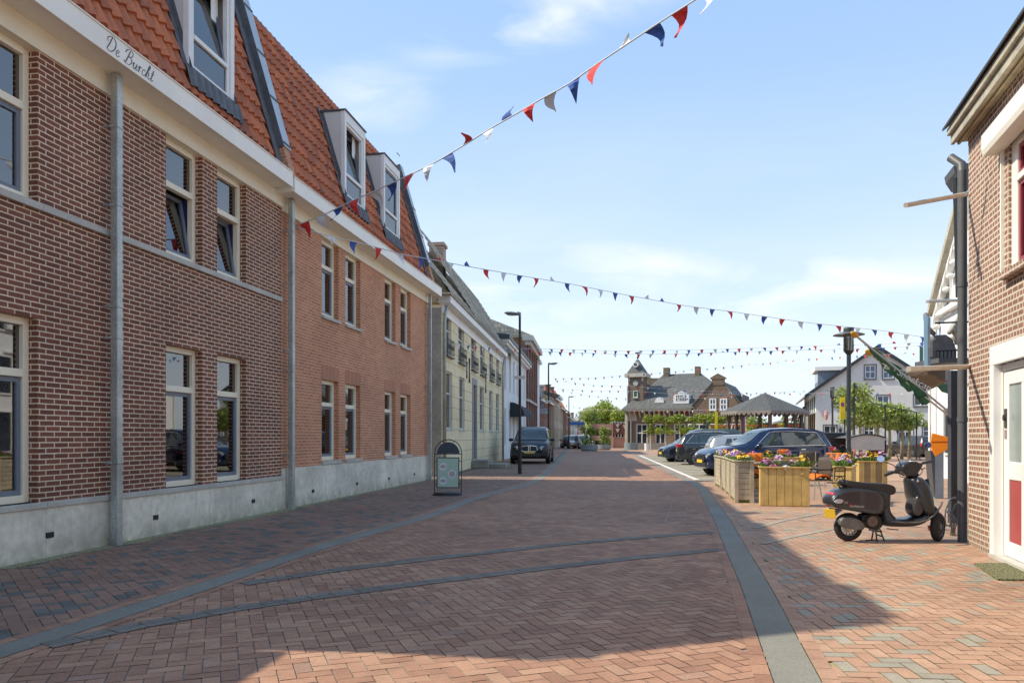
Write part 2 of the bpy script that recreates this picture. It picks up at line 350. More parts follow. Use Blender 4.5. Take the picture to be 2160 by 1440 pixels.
# ------------------------------------------------------------------ ground
def crv(pts):
    P = sorted([(gp(*p)[1], gp(*p)[0]) for p in pts]); ys = [p[0] for p in P]; xs = [p[1] for p in P]
    n = len(P); m = []
    for i in range(n):
        a, b = max(i-1, 0), min(i+1, n-1); m.append((xs[b]-xs[a])/(ys[b]-ys[a]))
    def f(y):
        if y <= ys[0]: return xs[0]+(y-ys[0])*(xs[1]-xs[0])/(ys[1]-ys[0])
        if y >= ys[-1]: return xs[-1]+(y-ys[-1])*m[-1]
        i = max(k for k in range(n-1) if ys[k] <= y); h = ys[i+1]-ys[i]; s = (y-ys[i])/h
        return ((2*s**3-3*s*s+1)*xs[i]+(s**3-2*s*s+s)*h*m[i]+(-2*s**3+3*s*s)*xs[i+1]+(s**3-s*s)*h*m[i+1])
    return f
xL = crv([(0, 1374), (400, 1246), (700, 1146), (900, 1089), (1012, 1048), (1110, 1022), (1144, 1005), (1170, 979), (1189, 956)])
xR = crv([(1684, 1440), (1635, 1331), (1594, 1237), (1552, 1155), (1522, 1095), (1496, 1054), (1477, 1027), (1425, 1001), (1331, 956)])
def ribbon(f, y0, y1, o0, o1, z, step=.4, y_line=None):
    """strip following curve x=f(y), between normal offsets o0..o1"""
    mb = MB(); P = []; y = y0
    while y < y1+1e-6:
        d = (f(y+.05)-f(y-.05))/.1; l = math.hypot(1, d); nx, ny = 1/l, -d/l
        P.append(((f(y)+nx*o0, y+ny*o0, z), (f(y)+nx*o1, y+ny*o1, z))); y += step*(1+max(0, y-20)*.06)
    for a, b in zip(P, P[1:]): mb.q(a[0], a[1], b[1], b[0])
    return mb
def ctr(f, y0, y1, o0, o1, ln, z, gap=.006):
    mb = MB(); r = []; y = y0
    while y < y1:
        d = (f(y+.05)-f(y-.05))/.1; l = math.hypot(1, d); nx, ny = 1/l, -d/l; tx, ty = d/l, 1/l
        c = (f(y)+nx*(o0+o1)/2, y+ny*(o0+o1)/2); a = ln/2-gap/2; b_ = abs(o1-o0)/2-gap/2
        mb.q(*[(c[0]+tx*i*a+nx*j*b_, c[1]+ty*i*a+ny*j*b_, z) for i, j in ((-1, -1), (1, -1), (1, 1), (-1, 1))]); r.append(random.random()); y += ln*ty
    return mb, r
def setrnd(o, vals):
    a = o.data.attributes.new('rnd', 'FLOAT', 'FACE'); a.data.foreach_set('value', vals)
pave_red = pavemat('road_pavers', [(0, (.30, .158, .102)), (.35, (.355, .19, .12)), (.7, (.39, .217, .138)), (.93, (.42, .245, .156)), (1, (.31, .19, .135))])
pave_dark = pavemat('dark_pavers', [(0, (.165, .15, .125)), (1, (.205, .185, .155))])
pave_left = pavemat('left_footway_pavers', [(0, (.255, .15, .105)), (.5, (.29, .17, .12)), (.74, (.31, .19, .138)), (.77, (.12, .12, .105)), (1, (.165, .16, .14))])
pave_right = pavemat('plaza_pavers', [(0, (.365, .215, .142)), (.5, (.40, .245, .162)), (.84, (.43, .275, .185)), (.87, (.27, .245, .19)), (1, (.32, .29, .225))])
pave_park = pavemat('parking_pavers', [(0, (.25, .22, .16)), (1, (.32, .28, .20))])
joint = mat('sandy_joints', (.30, .25, .19), .95, v1=(.8, .3), v2=(9, .35), bmp=.3)
jointd = mat('dark_joints', (.12, .10, .08), .95, v1=(.8, .3), v2=(9, .3), bmp=.3)
jointm = mat('mossy_joints', (.34, .31, .14), .95, v1=(1.2, .4), v2=(9, .35), bmp=.3)
slab = mat('grey_gutter_slabs', (.215, .208, .172), .85, v1=(.9, .15), v2=(140, .38), bmp=.5, bscale=160)
def herring(name, region, ang, wd, m_, x0, x1, y0, y1, z=0, label='', jit=.0016, darkf=None, gap=.0055):
    a = R(ang); ux, uy = math.cos(a), math.sin(a); vx, vy = -uy, ux
    cs = [((x*ux+y*uy)/wd, (x*vx+y*vy)/wd) for x in (x0, x1) for y in (y0, y1)]
    i0, i1 = int(min(c[0] for c in cs))-2, int(max(c[0] for c in cs))+2; j0, j1 = int(min(c[1] for c in cs))-2, int(max(c[1] for c in cs))+2
    I, J = np.meshgrid(np.arange(i0, i1), np.arange(j0, j1), indexing='ij'); c = (I-J) % 4
    V = []; 
    for cls, sx, sy in ((0, 2, 1), (3, 1, 2)):
        k = c == cls; i = I[k].astype(float); j = J[k].astype(float)
        ca, cb = (i+sx/2)*wd, (j+sy/2)*wd; X = ca*ux+cb*vx; Y = ca*uy+cb*vy
        ok = (X > x0) & (X < x1) & (Y > y0) & (Y < y1); X, Y = X[ok], Y[ok]
        ok = np.array([region(a_, b_) for a_, b_ in zip(X, Y)], bool); X, Y = X[ok], Y[ok]
        ha, hb = sx*wd/2-gap/2, sy*wd/2-gap/2
        rot = (np.random.rand(len(X))-.5)*.018
        q = []
        for s1, s2 in ((-1, -1), (1, -1), (1, 1), (-1, 1)):
            la, lb = s1*ha, s2*hb; la2 = la-lb*rot; lb2 = lb+la*rot
            q.append(np.stack([X+la2*ux+lb2*vx, Y+la2*uy+lb2*vy, z+(np.random.rand(len(X))-.5)*jit+s1*tx_(len(X))+s2*tx_(len(X))], 1))
        V.append(np.stack(q, 1))
    V = np.concatenate(V); n = len(V)
    me = bpy.data.meshes.new(name); me.vertices.add(4*n); me.vertices.foreach_set('co', V.reshape(-1)); me.loops.add(4*n); me.loops.foreach_set('vertex_index', np.arange(4*n, dtype=np.int32))
    me.polygons.add(n); me.polygons.foreach_set('loop_start', np.arange(0, 4*n, 4, dtype=np.int32)); me.update(); me.materials.append(m_)
    o = bpy.data.objects.new(name, me); COL.objects.link(o); setp(o, kind='structure', label=label or None)
    setrnd(o, np.random.rand(n).astype(np.float32)); return o
_tx = {}
def tx_(n): return (np.random.rand(n)-.5)*.0008
np.random.seed(3)
# base sheet to the horizon
g = MB().q((-900, -60, -.022), (900, -60, -.022), (900, 1500, -.022), (-900, 1500, -.022)).build('ground', brick('far_paving', (.36, .24, .17), (.34, .22, .16), (.24, .2, .15), .21, .105, .006, dirt=.2, bmp=.2), fixn=False)
setp(g, kind='structure', label='brick paving running out to the horizon')
def sheet(name, m_, poly, z, label=None):
    o = MB().q(*[(x, y, z) for x, y in poly]).build(name, m_, fixn=False); return setp(o, kind='structure', label=label)
YN = 2.5; YF = 40
sheet('left_footway_bed', jointd, [(-9, YN), (xL(YN), YN)]+[(xL(y), y) for y in range(4, 90, 3)]+[(-3, 90), (-9, 30)], -.010)
sheet('road_bed', joint, [(xL(YN), YN), (xR(YN), YN)]+[(xR(y), y) for y in range(4, 90, 3)]+[(xL(y), y) for y in range(88, 2, -3)], -.008)
sheet('plaza_bed', jointm, [(xR(YN)+.05, YN), (18, YN), (18, 24)]+[(xR(y)+.05, y) for y in range(24, 2, -1)], -.010)
herring('road', lambda x, y: xL(y)+.17 < x < xR(y)-.17, 21, .1035, pave_red, -5, 8.5, YN, YF, label='herringbone road of red brick pavers', gap=.007)
herring('left_footway', lambda x, y: -6.9+.1656*y < x < xL(y)-.16, 38, .1035, pave_left, -7, 2.2, YN, YF, label='left footway of red and charcoal pavers in herringbone')
herring('plaza', lambda x, y: x > xR(y)+.18 and (y < 24 or x > 30), -4, .1035, pave_right, 0, 17, YN, 24.5, label='right terrace pavement of red and grey pavers', gap=.007)
farred = brick('far_road_pavers', (.37, .205, .132), (.35, .192, .124), (.20, .15, .11), .21, .105, .004, dirt=.15, bmp=.1)
def strip_y(f0, f1, y0, y1, st): 
    ys = [y0+i*st for i in range(int((y1-y0)/st)+1)]; return [(f0(y), y) for y in ys]+[(f1(y), y) for y in ys[::-1]]
sheet('far_road', farred, strip_y(lambda y: xL(y)+.2, lambda y: xR(y)-.2, YF-.05, 90, 5), -.004)
sheet('far_left_footway', farred, strip_y(lambda y: xL(y)-9, lambda y: xL(y)-.2, YF-.05, 90, 5), -.004)
sheet('far_plaza', brick('far_plaza_pavers', (.41, .26, .175), (.39, .245, .165), (.3, .25, .18), .21, .105, .004, dirt=.2, bmp=.1), [(xR(24.5)+4.8, 24.5), (60, 24.5), (60, 95), (xR(60), 95), (xR(60)+4, 60), (xR(40)+5.4, 40)], -.012)
sheet('near_paving', farred, [(-30, -50), (40, -50), (40, YN+.05), (-30, YN+.05)], -.006)
for nm, f, sg in (('left_gutter_band', xL, 1), ('right_gutter_band', xR, 1)):
    o = ribbon(f, YN, 90, -.13, .13, .004).build(nm, slab, fixn=False); setp(o, kind='structure', label='smooth grey concrete gutter band at the %s edge of the road' % ('left' if 'left' in nm else 'right'))
    for k, (a, b) in enumerate(((-.24, -.135), (.135, .24))):
        mb, r = ctr(f, YN, YF, a, b, .208, .003); o = mb.build(nm+'_border_course', pave_red if not (f is xR and k) else pave_right, fixn=False); setp(o, kind='structure'); setrnd(o, [x*.75 for x in r])
# dark paver courses crossing the road
def course(pts, name, mt, wdt=.11, nrow=1):
    P = [gp(*p) for p in pts]; mb = MB(); r = []
    f = crv(pts) if False else None
    for a, b in zip(P, P[1:]):
        d = (b-a); n = max(1, int(d.length/.21)); d.normalize(); s = Vector((-d.y, d.x, 0)); l = (b-a).length/n
        for i in range(n):
            for k in range(nrow):
                c = a+d*l*(i+.5)+s*(k-(nrow-1)/2)*.105
                mb.q(*[tuple(c+d*x*(l/2-.004)+s*y*(.105/2-.003)+Vector((0, 0, .006))) for x, y in ((-1, -1), (1, -1), (1, 1), (-1, 1))]); r.append(random.random())
    o = mb.build(name, mt, fixn=False); setp(o, kind='structure', label='course of dark pavers set across the pavement'); setrnd(o, r)
course([(512, 1231), (700, 1203), (900, 1179), (1200, 1146), (1504, 1121)], 'dark_course', pave_dark, nrow=2)
course([(96, 1362), (300, 1318), (500, 1283), (700, 1254), (900, 1228), (1130, 1200), (1330, 1177), (1520, 1158)], 'dark_course', pave_dark, nrow=2)
pave_gr = pavemat('grey_pavers', [(0, (.31, .27, .21)), (1, (.35, .30, .235))])
course([(1592, 1114), (1650, 1098), (1716, 1085), (1760, 1078)], 'grey_course', pave_gr, nrow=1)
course([(1607, 1147), (1680, 1130), (1759, 1115), (1850, 1098)], 'grey_course', pave_gr, nrow=1)
# parking bays
lineW = mat('road_marking_white', (.72, .70, .64), .7, v1=(3, .12), v2=(20, .12))
pk = lambda y: xR(y)+.32
sheet('parking_area', brick('parking_pavers_far', (.29, .25, .18), (.25, .22, .16), (.2, .18, .12), .21, .105, .006, dirt=.2, bmp=.15), strip_y(pk, lambda y: xR(y)+5.6, 24.4, 58, 4), -.004)
lw = ribbon(pk, 24.6, 58, -.06, .10, .006).build('parking_edge_line', lineW, fixn=False); setp(lw, kind='structure', label='thick white line along the edge of the parking bays')
for y in (25.4, 28.0, 30.6, 33.2, 35.8, 38.6, 41.6, 45):
    o = MB().q((pk(y)+.15, y-.05, .004), (pk(y)+5.2, y-.05, .004), (pk(y)+5.2, y+.05, .004), (pk(y)+.15, y+.05, .004)).build('bay_line', lineW, fixn=False); setp(o, kind='structure')
# moss and grit along the foot of the left plinth
# ------------------------------------------------------------------ left facade frame
FL = Fr(-6.797, 0, .1656, 1)
def wall_holes(x0, x1, z0, z1, holes, y=0.0, depth=.2, thick=None):
    """front skin with reveals; holes = (x0,x1,z0,z1)"""
    mb = MB(); xs = sorted({x0, x1, *[h[0] for h in holes], *[h[1] for h in holes]}); zs = sorted({z0, z1, *[h[2] for h in holes], *[h[3] for h in holes]})
    xs = [x for x in xs if x0 <= x <= x1]; zs = [z for z in zs if z0 <= z <= z1]
    for a, b in zip(xs, xs[1:]):
        for c, d in zip(zs, zs[1:]):
            mx, mz = (a+b)/2, (c+d)/2
            if not any(h[0] < mx < h[1] and h[2] < mz < h[3] for h in holes): mb.q((a, y, c), (b, y, c), (b, y, d), (a, y, d))
    for a, b, c, d in holes:
        a, b = max(a, x0), min(b, x1)
        mb.q((a, y, c), (a, y, d), (a, y+depth, d), (a, y+depth, c)); mb.q((b, y, c), (b, y+depth, c), (b, y+depth, d), (b, y, d))
        mb.q((a, y, d), (b, y, d), (b, y+depth, d), (a, y+depth, d)); mb.q((a, y, c), (a, y+depth, c), (b, y+depth, c), (b, y, c))
    return mb
def dutch_window(par, x0, x1, z0, z1, y, tf=.70, open_=False, fw=.085, drape='blind', fm=None, sm=None):
    """tall framed window with a fixed top light over a grey inner sash"""
    fm = fm or cream; sm = sm or greysash; f = MB(); zt = z0+(z1-z0)*tf; d = .09
    f.box(x0, x0+fw, y, y+d, z0, z1); f.box(x1-fw, x1, y, y+d, z0, z1); f.box(x0+fw, x1-fw, y-.012, y+d, z1-fw, z1); f.box(x0+fw, x1-fw, y-.02, y+d, z0, z0+fw); f.box(x0+fw, x1-fw, y-.006, y+d, zt-.045, zt+.045)
    W = f.build('window', fm, par, bevel=.006)
    MB().box(x0+fw, x1-fw, y+.05, y+.056, zt+.045, z1-fw).build('pane', glass, W)
    a, b, c, e = x0+fw+.004, x1-fw-.004, z0+fw+.004, zt-.049; s = MB(); sw = .055
    s.box(a, a+sw, -.03, .02, c, e); s.box(b-sw, b, -.03, .02, c, e); s.box(a+sw, b-sw, -.03, .02, c, c+sw); s.box(a+sw, b-sw, -.03, .02, e-sw, e)
    ang = R(9) if open_ else 0
    gm = MB().box(a+sw, b-sw, -.006, 0, c+sw, e-sw)
    mt = Matrix.Translation((0, y+.06, c)) @ Matrix.Rotation(-ang, 4, 'X') @ Matrix.Translation((0, 0, -c))
    s.xf(mt).build('sash', sm, W); gm.xf(mt).build('pane', glass, W)
    bk = MB()
    if open_:
        bk.q((a, y+.10, c), (a, y+.10, e), (a, y+.45, e), (a, y+.45, c)).q((b, y+.10, c), (b, y+.45, c), (b, y+.45, e), (b, y+.10, e)); bk.build('side_lining', darkblue, W)
    m2 = MB()
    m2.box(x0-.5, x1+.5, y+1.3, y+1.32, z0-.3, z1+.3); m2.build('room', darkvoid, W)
    if drape == 'blind':
        h = MB(); z = e-.03
        while z > c+.1: h.box(a+.03, b-.03, -.06, -.05, z-.045, z); z -= .062
        h.xf(Matrix.Translation((0, .075, 0)) @ mt); h.build('blind', blind, W)
        MB().box(x0+fw, x1-fw, y+.075, y+.08, zt+.05, z1-fw).build('blind', blind, W)
    elif drape == 'curtain':
        c1 = MB(); n = 26; xa, xb = x0+fw, x1-fw
        for i in range(n):
            u0, u1 = xa+(xb-xa)*i/n, xa+(xb-xa)*(i+1)/n
            if .35 < (i+.5)/n < .65: continue
            w0, w1 = y+.13+.03*math.sin(i*1.7), y+.13+.03*math.sin((i+1)*1.7); c1.q((u0, w0, z0), (u1, w1, z0), (u1, w1, z1), (u0, w0, z1))
        c1.build('curtain', curtain, W, smooth=True)
    elif drape == 'low':
        MB().box(x0+fw, x1-fw, y+.1, y+.105, z0+fw, z0+(z1-z0)*.4).build('curtain', curtain, W)
    return W
# --- building 1 measurements from the photograph
bo = .04                                              # brick face set 4 cm behind the plinth face
B1a = 5.35; B1b = FL.t(593, bo)
zPl = .585; zLed = .655; zStr = 4.0; zFr = 5.80; zSof = 6.05; zGut = 6.32
def opx(l, r, off=bo): return FL.t(l, off), FL.t(r, off)
w2 = opx(350, 426); w3 = opx(458, 519); wA1 = FL.t(79, bo); wid = w2[1]-w2[0]; wid3 = w3[1]-w3[0]; print('widths', wid, wid3, wA1, B1b, w2, w3)
g2 = w3[0]-w2[1]
wA = (wA1-wid, wA1); wZ = (wA[0]-g2-wid, wA[0]-g2)
gz1 = FL.z(350, 725, bo)
B1 = froot('brick_house', 'dark red brick house with curly lettering on its gutter, nearest on the left', 'house', FL)
cols1 = [wZ, wA, w2, w3]; holes = [(a, b, zLed, gz1) for a, b in cols1]+[(a, b, zStr+.06, zFr+.05) for a, b in cols1]
mb = wall_holes(B1a, B1b, zLed, zFr+.05, holes, bo, .24); mb.q((B1a, bo, zLed), (B1a, bo, zGut), (B1a, 9, zGut), (B1a, 9, zLed)); mb.build('wall', brickA, B1)
mb = MB(); e = [B1a]+[FL.t(p) for p in (97, 232, 327, 442, 533)]+[B1b]
for a, b in zip(e, e[1:]): mb.box(a+.004, b-.004, 0, .5, -.02, zPl)
mb.box(B1a, B1b, .006, .4, -.02, zPl-.003); mb.build('plinth', concrete, B1, bevel=.004)
mb = MB(); 
for a, b in zip(e, e[1:]): mb.box(a+.001, b-.001, -.022, .27, zPl, zLed)
mb.build('plinth_coping', stone, B1, bevel=.008)
mb = MB()
xs_ = [B1a]+[FL.t(p, bo) for p in (85, 253, 430)]+[B1b-.01]
for a, b in zip(xs_, xs_[1:]): mb.box(a, b-.004, bo-.045, bo+.27, zStr-.02, zStr+.062)
mb.build('string_course', stone, B1, bevel=.006)
for (a, b), op in zip(cols1, (0, 0, 1, 1)):
    dutch_window(B1, a, b, zLed+.002, gz1, bo+.11, open_=False, drape='curtain')
    dutch_window(B1, a, b, zStr+.064, zFr, bo+.11, tf=.62, open_=bool(op), drape='blind')
def gutter(par, x0, x1, dz=0, name='gutter'):
    mb = MB(); mb.box(x0, x1, -.36, -.335, zSof+dz-.0, zGut+dz); mb.box(x0, x1, -.335, .1, zSof+dz+.012, zSof+dz+.035); mb.box(x0, x0+.02, -.335, .1, zSof+.035+dz, zGut+dz); mb.box(x1-.02, x1, -.335, .1, zSof+.035+dz, zGut+dz)
    mb.prism([(-.375, zGut+dz), (-.375, zGut+dz+.02), (-.33, zGut+dz+.02), (-.33, zGut+dz)], x0, x1, 'x')
    g_ = mb.build(name, creamw, par, bevel=.006)
    MB().box(x0+.05, x1-.05, -.33, .1, zGut+dz-.05, zGut+dz-.03).build('gutter_lining', zinc, g_); return g_
gutter(B1, B1a, FL.t(618, -.36))
MB().box(B1a, B1b+.02, bo-.03, bo+.4, zFr, zSof+.012).build('frieze', cream, B1)
# lettering on the gutter
tx0 = FL.t(222, -.36); tx1 = FL.t(323, -.36)
script = mat('lettering_grey', (.12, .12, .12), .6, v1=None, v2=None, bmp=0)
GL = {'D': ([(.45,1),(.3,.5),(.13,.06)], [(.13,.06),(.45,0),(.8,.3),(.85,.75),(.55,1.03),(.2,.95),(.03,.75),(.15,.6)]), 'e': ([(.03,.2),(.25,.27),(.3,.4),(.2,.46),(.07,.3),(.08,.08),(.2,0),(.42,.14)],),
 'B': ([(.45,1),(.3,.5),(.13,.02),(-.03,.12)], [(.0,.7),(.18,1),(.55,1.06),(.75,.85),(.62,.62),(.33,.54),(.66,.5),(.72,.25),(.5,.02),(.15,.02)]), 'u': ([(.0,.25),(.14,.45),(.08,.1),(.18,0),(.35,.2),(.44,.45),(.37,.1),(.45,0),(.6,.14)],),
 'r': ([(.0,.25),(.16,.47),(.09,0)], [(.1,.2),(.24,.43),(.4,.42)]), 'c': ([(.36,.36),(.24,.46),(.08,.3),(.07,.08),(.2,0),(.42,.14)],),
 'h': ([(.0,.15),(.34,.82),(.33,1.02),(.22,.8),(.05,0)], [(.08,.2),(.25,.45),(.34,.38),(.29,.08),(.38,0),(.52,.14)]), 't': ([(.26,.85),(.1,.1),(.2,0),(.36,.14)], [(.02,.52),(.38,.54)])}
def smoothline(P, n=5):
    Q = [P[0]]+list(P)+[P[-1]]; o = []
    for i in range(1, len(Q)-2):
        for k in range(n):
            t = k/n; o.append(tuple(.5*(2*Q[i][j]+(Q[i+1][j]-Q[i-1][j])*t+(2*Q[i-1][j]-5*Q[i][j]+4*Q[i+1][j]-Q[i+2][j])*t*t+(3*Q[i][j]-Q[i-1][j]-3*Q[i+1][j]+Q[i+2][j])*t**3) for j in (0, 1)))
    return o+[P[-1]]
penx = 0; mb = MB(); adv = {'D': .95, 'B': .85, 'u': .58, 'r': .4, 'c': .42, 'h': .52, 't': .4, 'e': .42, ' ': .45}; tot = sum(adv[c] for c in 'De Burcht'); gsx = (tx1-tx0)/tot; gsz = .19
for c in 'De Burcht':
    for st in GL.get(c, ()):
        L_ = smoothline(st); rr_ = [.0035+.0055*max(0, min(1, abs(L_[min(i+1, len(L_)-1)][1]-L_[max(i-1, 0)][1])*5)) for i in range(len(L_))]
        mb.tube([(tx0+(penx+x+.25*y)*gsx, -.361, zSof+.045+y*gsz) for x, y in L_], rr_, 5)
    penx += adv[c]
mb.build('gutter_lettering', script, B1)
# --- mansard roof with real pantiles
RB = (-.06, 6.33); RT = (1.02, 9.98)
def roofy(z): return RB[0]+(RT[0]-RB[0])*(z-RB[1])/(RT[1]-RB[1])
def pantiles(par, x0, x1, bot, top, m_, tw=.205, rows=12, amp=.038, name='roof_tiles', hip0=0, lift=.042, phase=0):
    """interlocking pantiles as real relief: wave across, a lip at every course"""
    n = Vector((0, -(top[1]-bot[1]), (top[0]-bot[0]))).normalized(); dl = math.hypot(top[0]-bot[0], top[1]-bot[1])
    nx = int((x1-x0)/tw*6); X = np.linspace(x0, x1, nx+1); ph = ((X-x0)/tw+phase) % 1.0
    wv = np.where(ph < .55, np.sin(ph/.55*math.pi)*amp, -np.sin((ph-.55)/.45*math.pi)*amp*.55)
    V = []; S = [];
    for r in range(rows):
        for s_, l_ in ((r/rows, lift), ((r+.97)/rows, 0.0), ((r+1.0)/rows, -.008)):
            S.append((s_, l_))
    k = []
    for s_, l_ in S:
        xx = X+hip0*0; h = wv+l_
        V.append(np.stack([xx, bot[0]+(top[0]-bot[0])*s_+n.y*h, bot[1]+(top[1]-bot[1])*s_+n.z*h], 1))
    V = np.concatenate(V); ns = len(S); me = bpy.data.meshes.new(name)
    fc = [(i*(nx+1)+j, i*(nx+1)+j+1, (i+1)*(nx+1)+j+1, (i+1)*(nx+1)+j) for i in range(ns-1) for j in range(nx)]
    me.from_pydata([tuple(v) for v in V], [], fc); me.materials.append(m_)
    uv = me.uv_layers.new(name='UVMap'); li = np.array([l.vertex_index for l in me.loops]); P = V[li]
    si = np.repeat([s_*dl for s_, _ in S], nx+1)[li]; uv.data.foreach_set('uv', np.stack([P[:, 0]-x0, si+.002], 1).ravel())
    me.polygons.foreach_set('use_smooth', [True]*len(fc)); me.set_sharp_from_angle(angle=R(50))
    o = bpy.data.objects.new(name, me); COL.objects.link(o); o.parent = par; return o
tsl = math.hypot(RT[0]-RB[0], RT[1]-RB[1])/12
MATS.pop('orange_pantile'); tileO = tilemat('orange_pantile', (.58, .175, .065), (.36, .11, .05), .205, tsl, .85, (.11, .07, .05))
xP1 = FL.t(603, -.05)                     # parapet between the two houses
pantiles(B1, B1a+.9, xP1-.22, RB, RT, tileO)
mb = MB(); mb.box(B1a+.9, xP1-.1, 1.0, 8.6, 9.7, 9.99); mb.prism([(.10, 6.34), (1.1, 9.75), (8.0, 9.75), (9.0, 6.34)], B1a+1.0, xP1-.12, 'x'); mb.build('roof_core', lead, B1)
# hipped near end
mb = MB().q((B1a-.1, RB[0], RB[1]), (B1a+1.1, RT[0], RT[1]), (B1a+.95, 8.5, RT[1]), (B1a-.1, 9.1, RB[1])).q((B1a-.1, RB[0], RB[1]), (B1a+.95, RT[0], RT[1]), (B1a+.95, RT[0]+.05, RT[1]-.1), (B1a+.95, RB[0]+.05, RB[1]))
mb.build('roof_hip', tileO, B1)
def parapet(par, x, zb=6.42, w_=.30, zt=10.12, brickm=None):
    """gable upstand: lead flashing on the tiles, zinc capping on a narrow brick fin"""
    d = Vector((RT[0]-RB[0], RT[1]-RB[1])).normalized(); n = Vector((-d.y, d.x))
    def pt(z, h): return (roofy(z)+n.x*h, z+n.y*h)
    a, b = pt(zb, 0), pt(zt, 0)
    fin = MB().prism([pt(zb-.1, -.05), pt(zb-.1, .16), pt(zt, .16), pt(zt, -.4)], x-w_/2+.03, x+w_/2-.03, 'x').build('parapet', brickm, par)
    MB().prism([pt(zb+.45, .155), pt(zb+.45, .20), pt(zt+.05, .20), pt(zt+.05, .155)], x-w_/2, x+w_/2, 'x').build('parapet_capping', zincl, fin, bevel=.006)
    m_ = MB().prism([pt(zb+.45, .02), pt(zb+.45, .195), pt(zt+.05, .195), pt(zt+.05, .02)], x-w_/2-.012, x-w_/2+.028, 'x').prism([pt(zb-.05, .055), pt(zb-.05, .075), pt(zt, .075), pt(zt, .055)], x-w_/2-.22, x-w_/2-.012, 'x')
    for q in range(5): z_ = zb+.5+q*.9; m_.prism([pt(z_, .20), pt(z_, .215), pt(z_+.03, .215), pt(z_+.03, .20)], x-w_/2, x+w_/2, 'x')
    m_.build('flashing', lead, fin); return fin
parapet(B1, xP1, brickm=brickB)
def dormer(par, x0, x1, zb=7.03, zt=9.05, op=True):
    y0 = roofy(zb)-.07; yb = roofy(zt+.05)+.1; t = .10
    d = MB().box(x0, x0+.03, y0+.1, yb, zb, zt).box(x1-.03, x1, y0+.1, yb, zb, zt)
    d.cur = 0
    D = d.build('dormer', mat('dormer_panel', (.62, .62, .58), .5, v1=(1, .05), v2=None), par)
    f = MB(); f.box(x0-.015, x0+t, y0, y0+.1, zb, zt+.02); f.box(x1-t, x1+.015, y0, y0+.1, zb, zt+.02); f.box(x0+t, x1-t, y0, y0+.1, zt-.20, zt+.02); f.box(x0+t, x1-t, y0, y0+.1, zb, zb+.07)
    f.build('dormer_front', white, D, bevel=.006)
    MB().box(x0-.03, x1+.03, y0-.03, yb, zt+.022, zt+.05).box(x0-.02, x0+.10, y0+.02, yb, zt+.0, zt+.02).build('dormer_roof', lead, D)
    wx0, wx1, wz0, wz1 = x0+t, x1-t, zb+.07, zt-.20; fw = .07; zm = wz0+(wz1-wz0)*.30
    g_ = MB(); g_.box(wx0, wx0+fw, y0+.03, y0+.11, wz0, wz1).box(wx1-fw, wx1, y0+.03, y0+.11, wz0, wz1).box(wx0+fw, wx1-fw, y0+.03, y0+.11, wz0, wz0+fw).box(wx0+fw, wx1-fw, y0+.03, y0+.11, wz1-fw, wz1).box(wx0+fw, wx1-fw, y0+.02, y0+.11, zm-.035, zm+.035)
    W = g_.build('window', white, D, bevel=.005)
    MB().box(wx0+fw, wx1-fw, y0+.06, y0+.065, wz0+fw, zm-.035).build('pane', glass, W)
    a, b, c, e_ = wx0+fw, wx1-fw, zm+.035, wz1-fw; s = MB(); sw = .05
    s.box(a, a+sw, -.02, .03, c, e_).box(b-sw, b, -.02, .03, c, e_).box(a+sw, b-sw, -.02, .03, c, c+sw).box(a+sw, b-sw, -.02, .03, e_-sw, e_)
    mt = Matrix.Translation((0, y0+.08, c)) @ Matrix.Rotation(R(-10) if op else 0, 4, 'X') @ Matrix.Translation((0, 0, -c))
    s.xf(mt).build('sash', greysash, W); MB().box(a+sw, b-sw, .0, .005, c+sw, e_-sw).xf(mt).build('pane', glass, W)
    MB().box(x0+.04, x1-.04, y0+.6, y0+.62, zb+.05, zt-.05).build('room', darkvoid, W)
    MB().box(wx1-fw-.2, wx1-fw, y0+.2, y0+.21, wz0, wz1).build('curtain', blind, W)
    # lead apron lapping over the tiles, and the soakers up both cheeks
    n_ = 24; ap = MB(); xs = np.linspace(x0-.12, x1+.16, n_*3+1); nn = Vector((0, -(RT[1]-RB[1]), RT[0]-RB[0])).normalized()
    def P(x, z, h): return (x, roofy(z)+nn.y*h, z+nn.z*h)
    for a_, b_ in zip(xs, xs[1:]):
        ha, hb = [.075+.03*math.sin((q-x0)/.205*2*math.pi) for q in (a_, b_)]; za, zb_ = [zb-.26-.03*abs(math.sin(q*15)) for q in (a_, b_)]
        ap.q(P(a_, za, ha), P(b_, zb_, hb), P(b_, zb+.04, .10), P(a_, zb+.04, .10))
    for xx, w1 in ((x0, -.13), (x1, .10)):
        ap.q(P(xx+w1, zb-.05, .06), P(xx, zb-.05, .07), P(xx, zt+.1, .07), P(xx+w1, zt+.1, .06)); ap.q(P(xx-.004*(1 if w1 < 0 else -1), zb, .0), P(xx-.004*(1 if w1 < 0 else -1), zt, .0), P(xx-.004*(1 if w1 < 0 else -1), zt, .13), P(xx-.004*(1 if w1 < 0 else -1), zb, .13))
    ap.build('flashing', lead, D, smooth=True)
    return D
dy = roofy(7.03)-.02
dormer(B1, FL.t(393, dy), FL.t(488, dy)); dormer(B1, FL.t(393, dy)-5.2, FL.t(393, dy)-3.9)
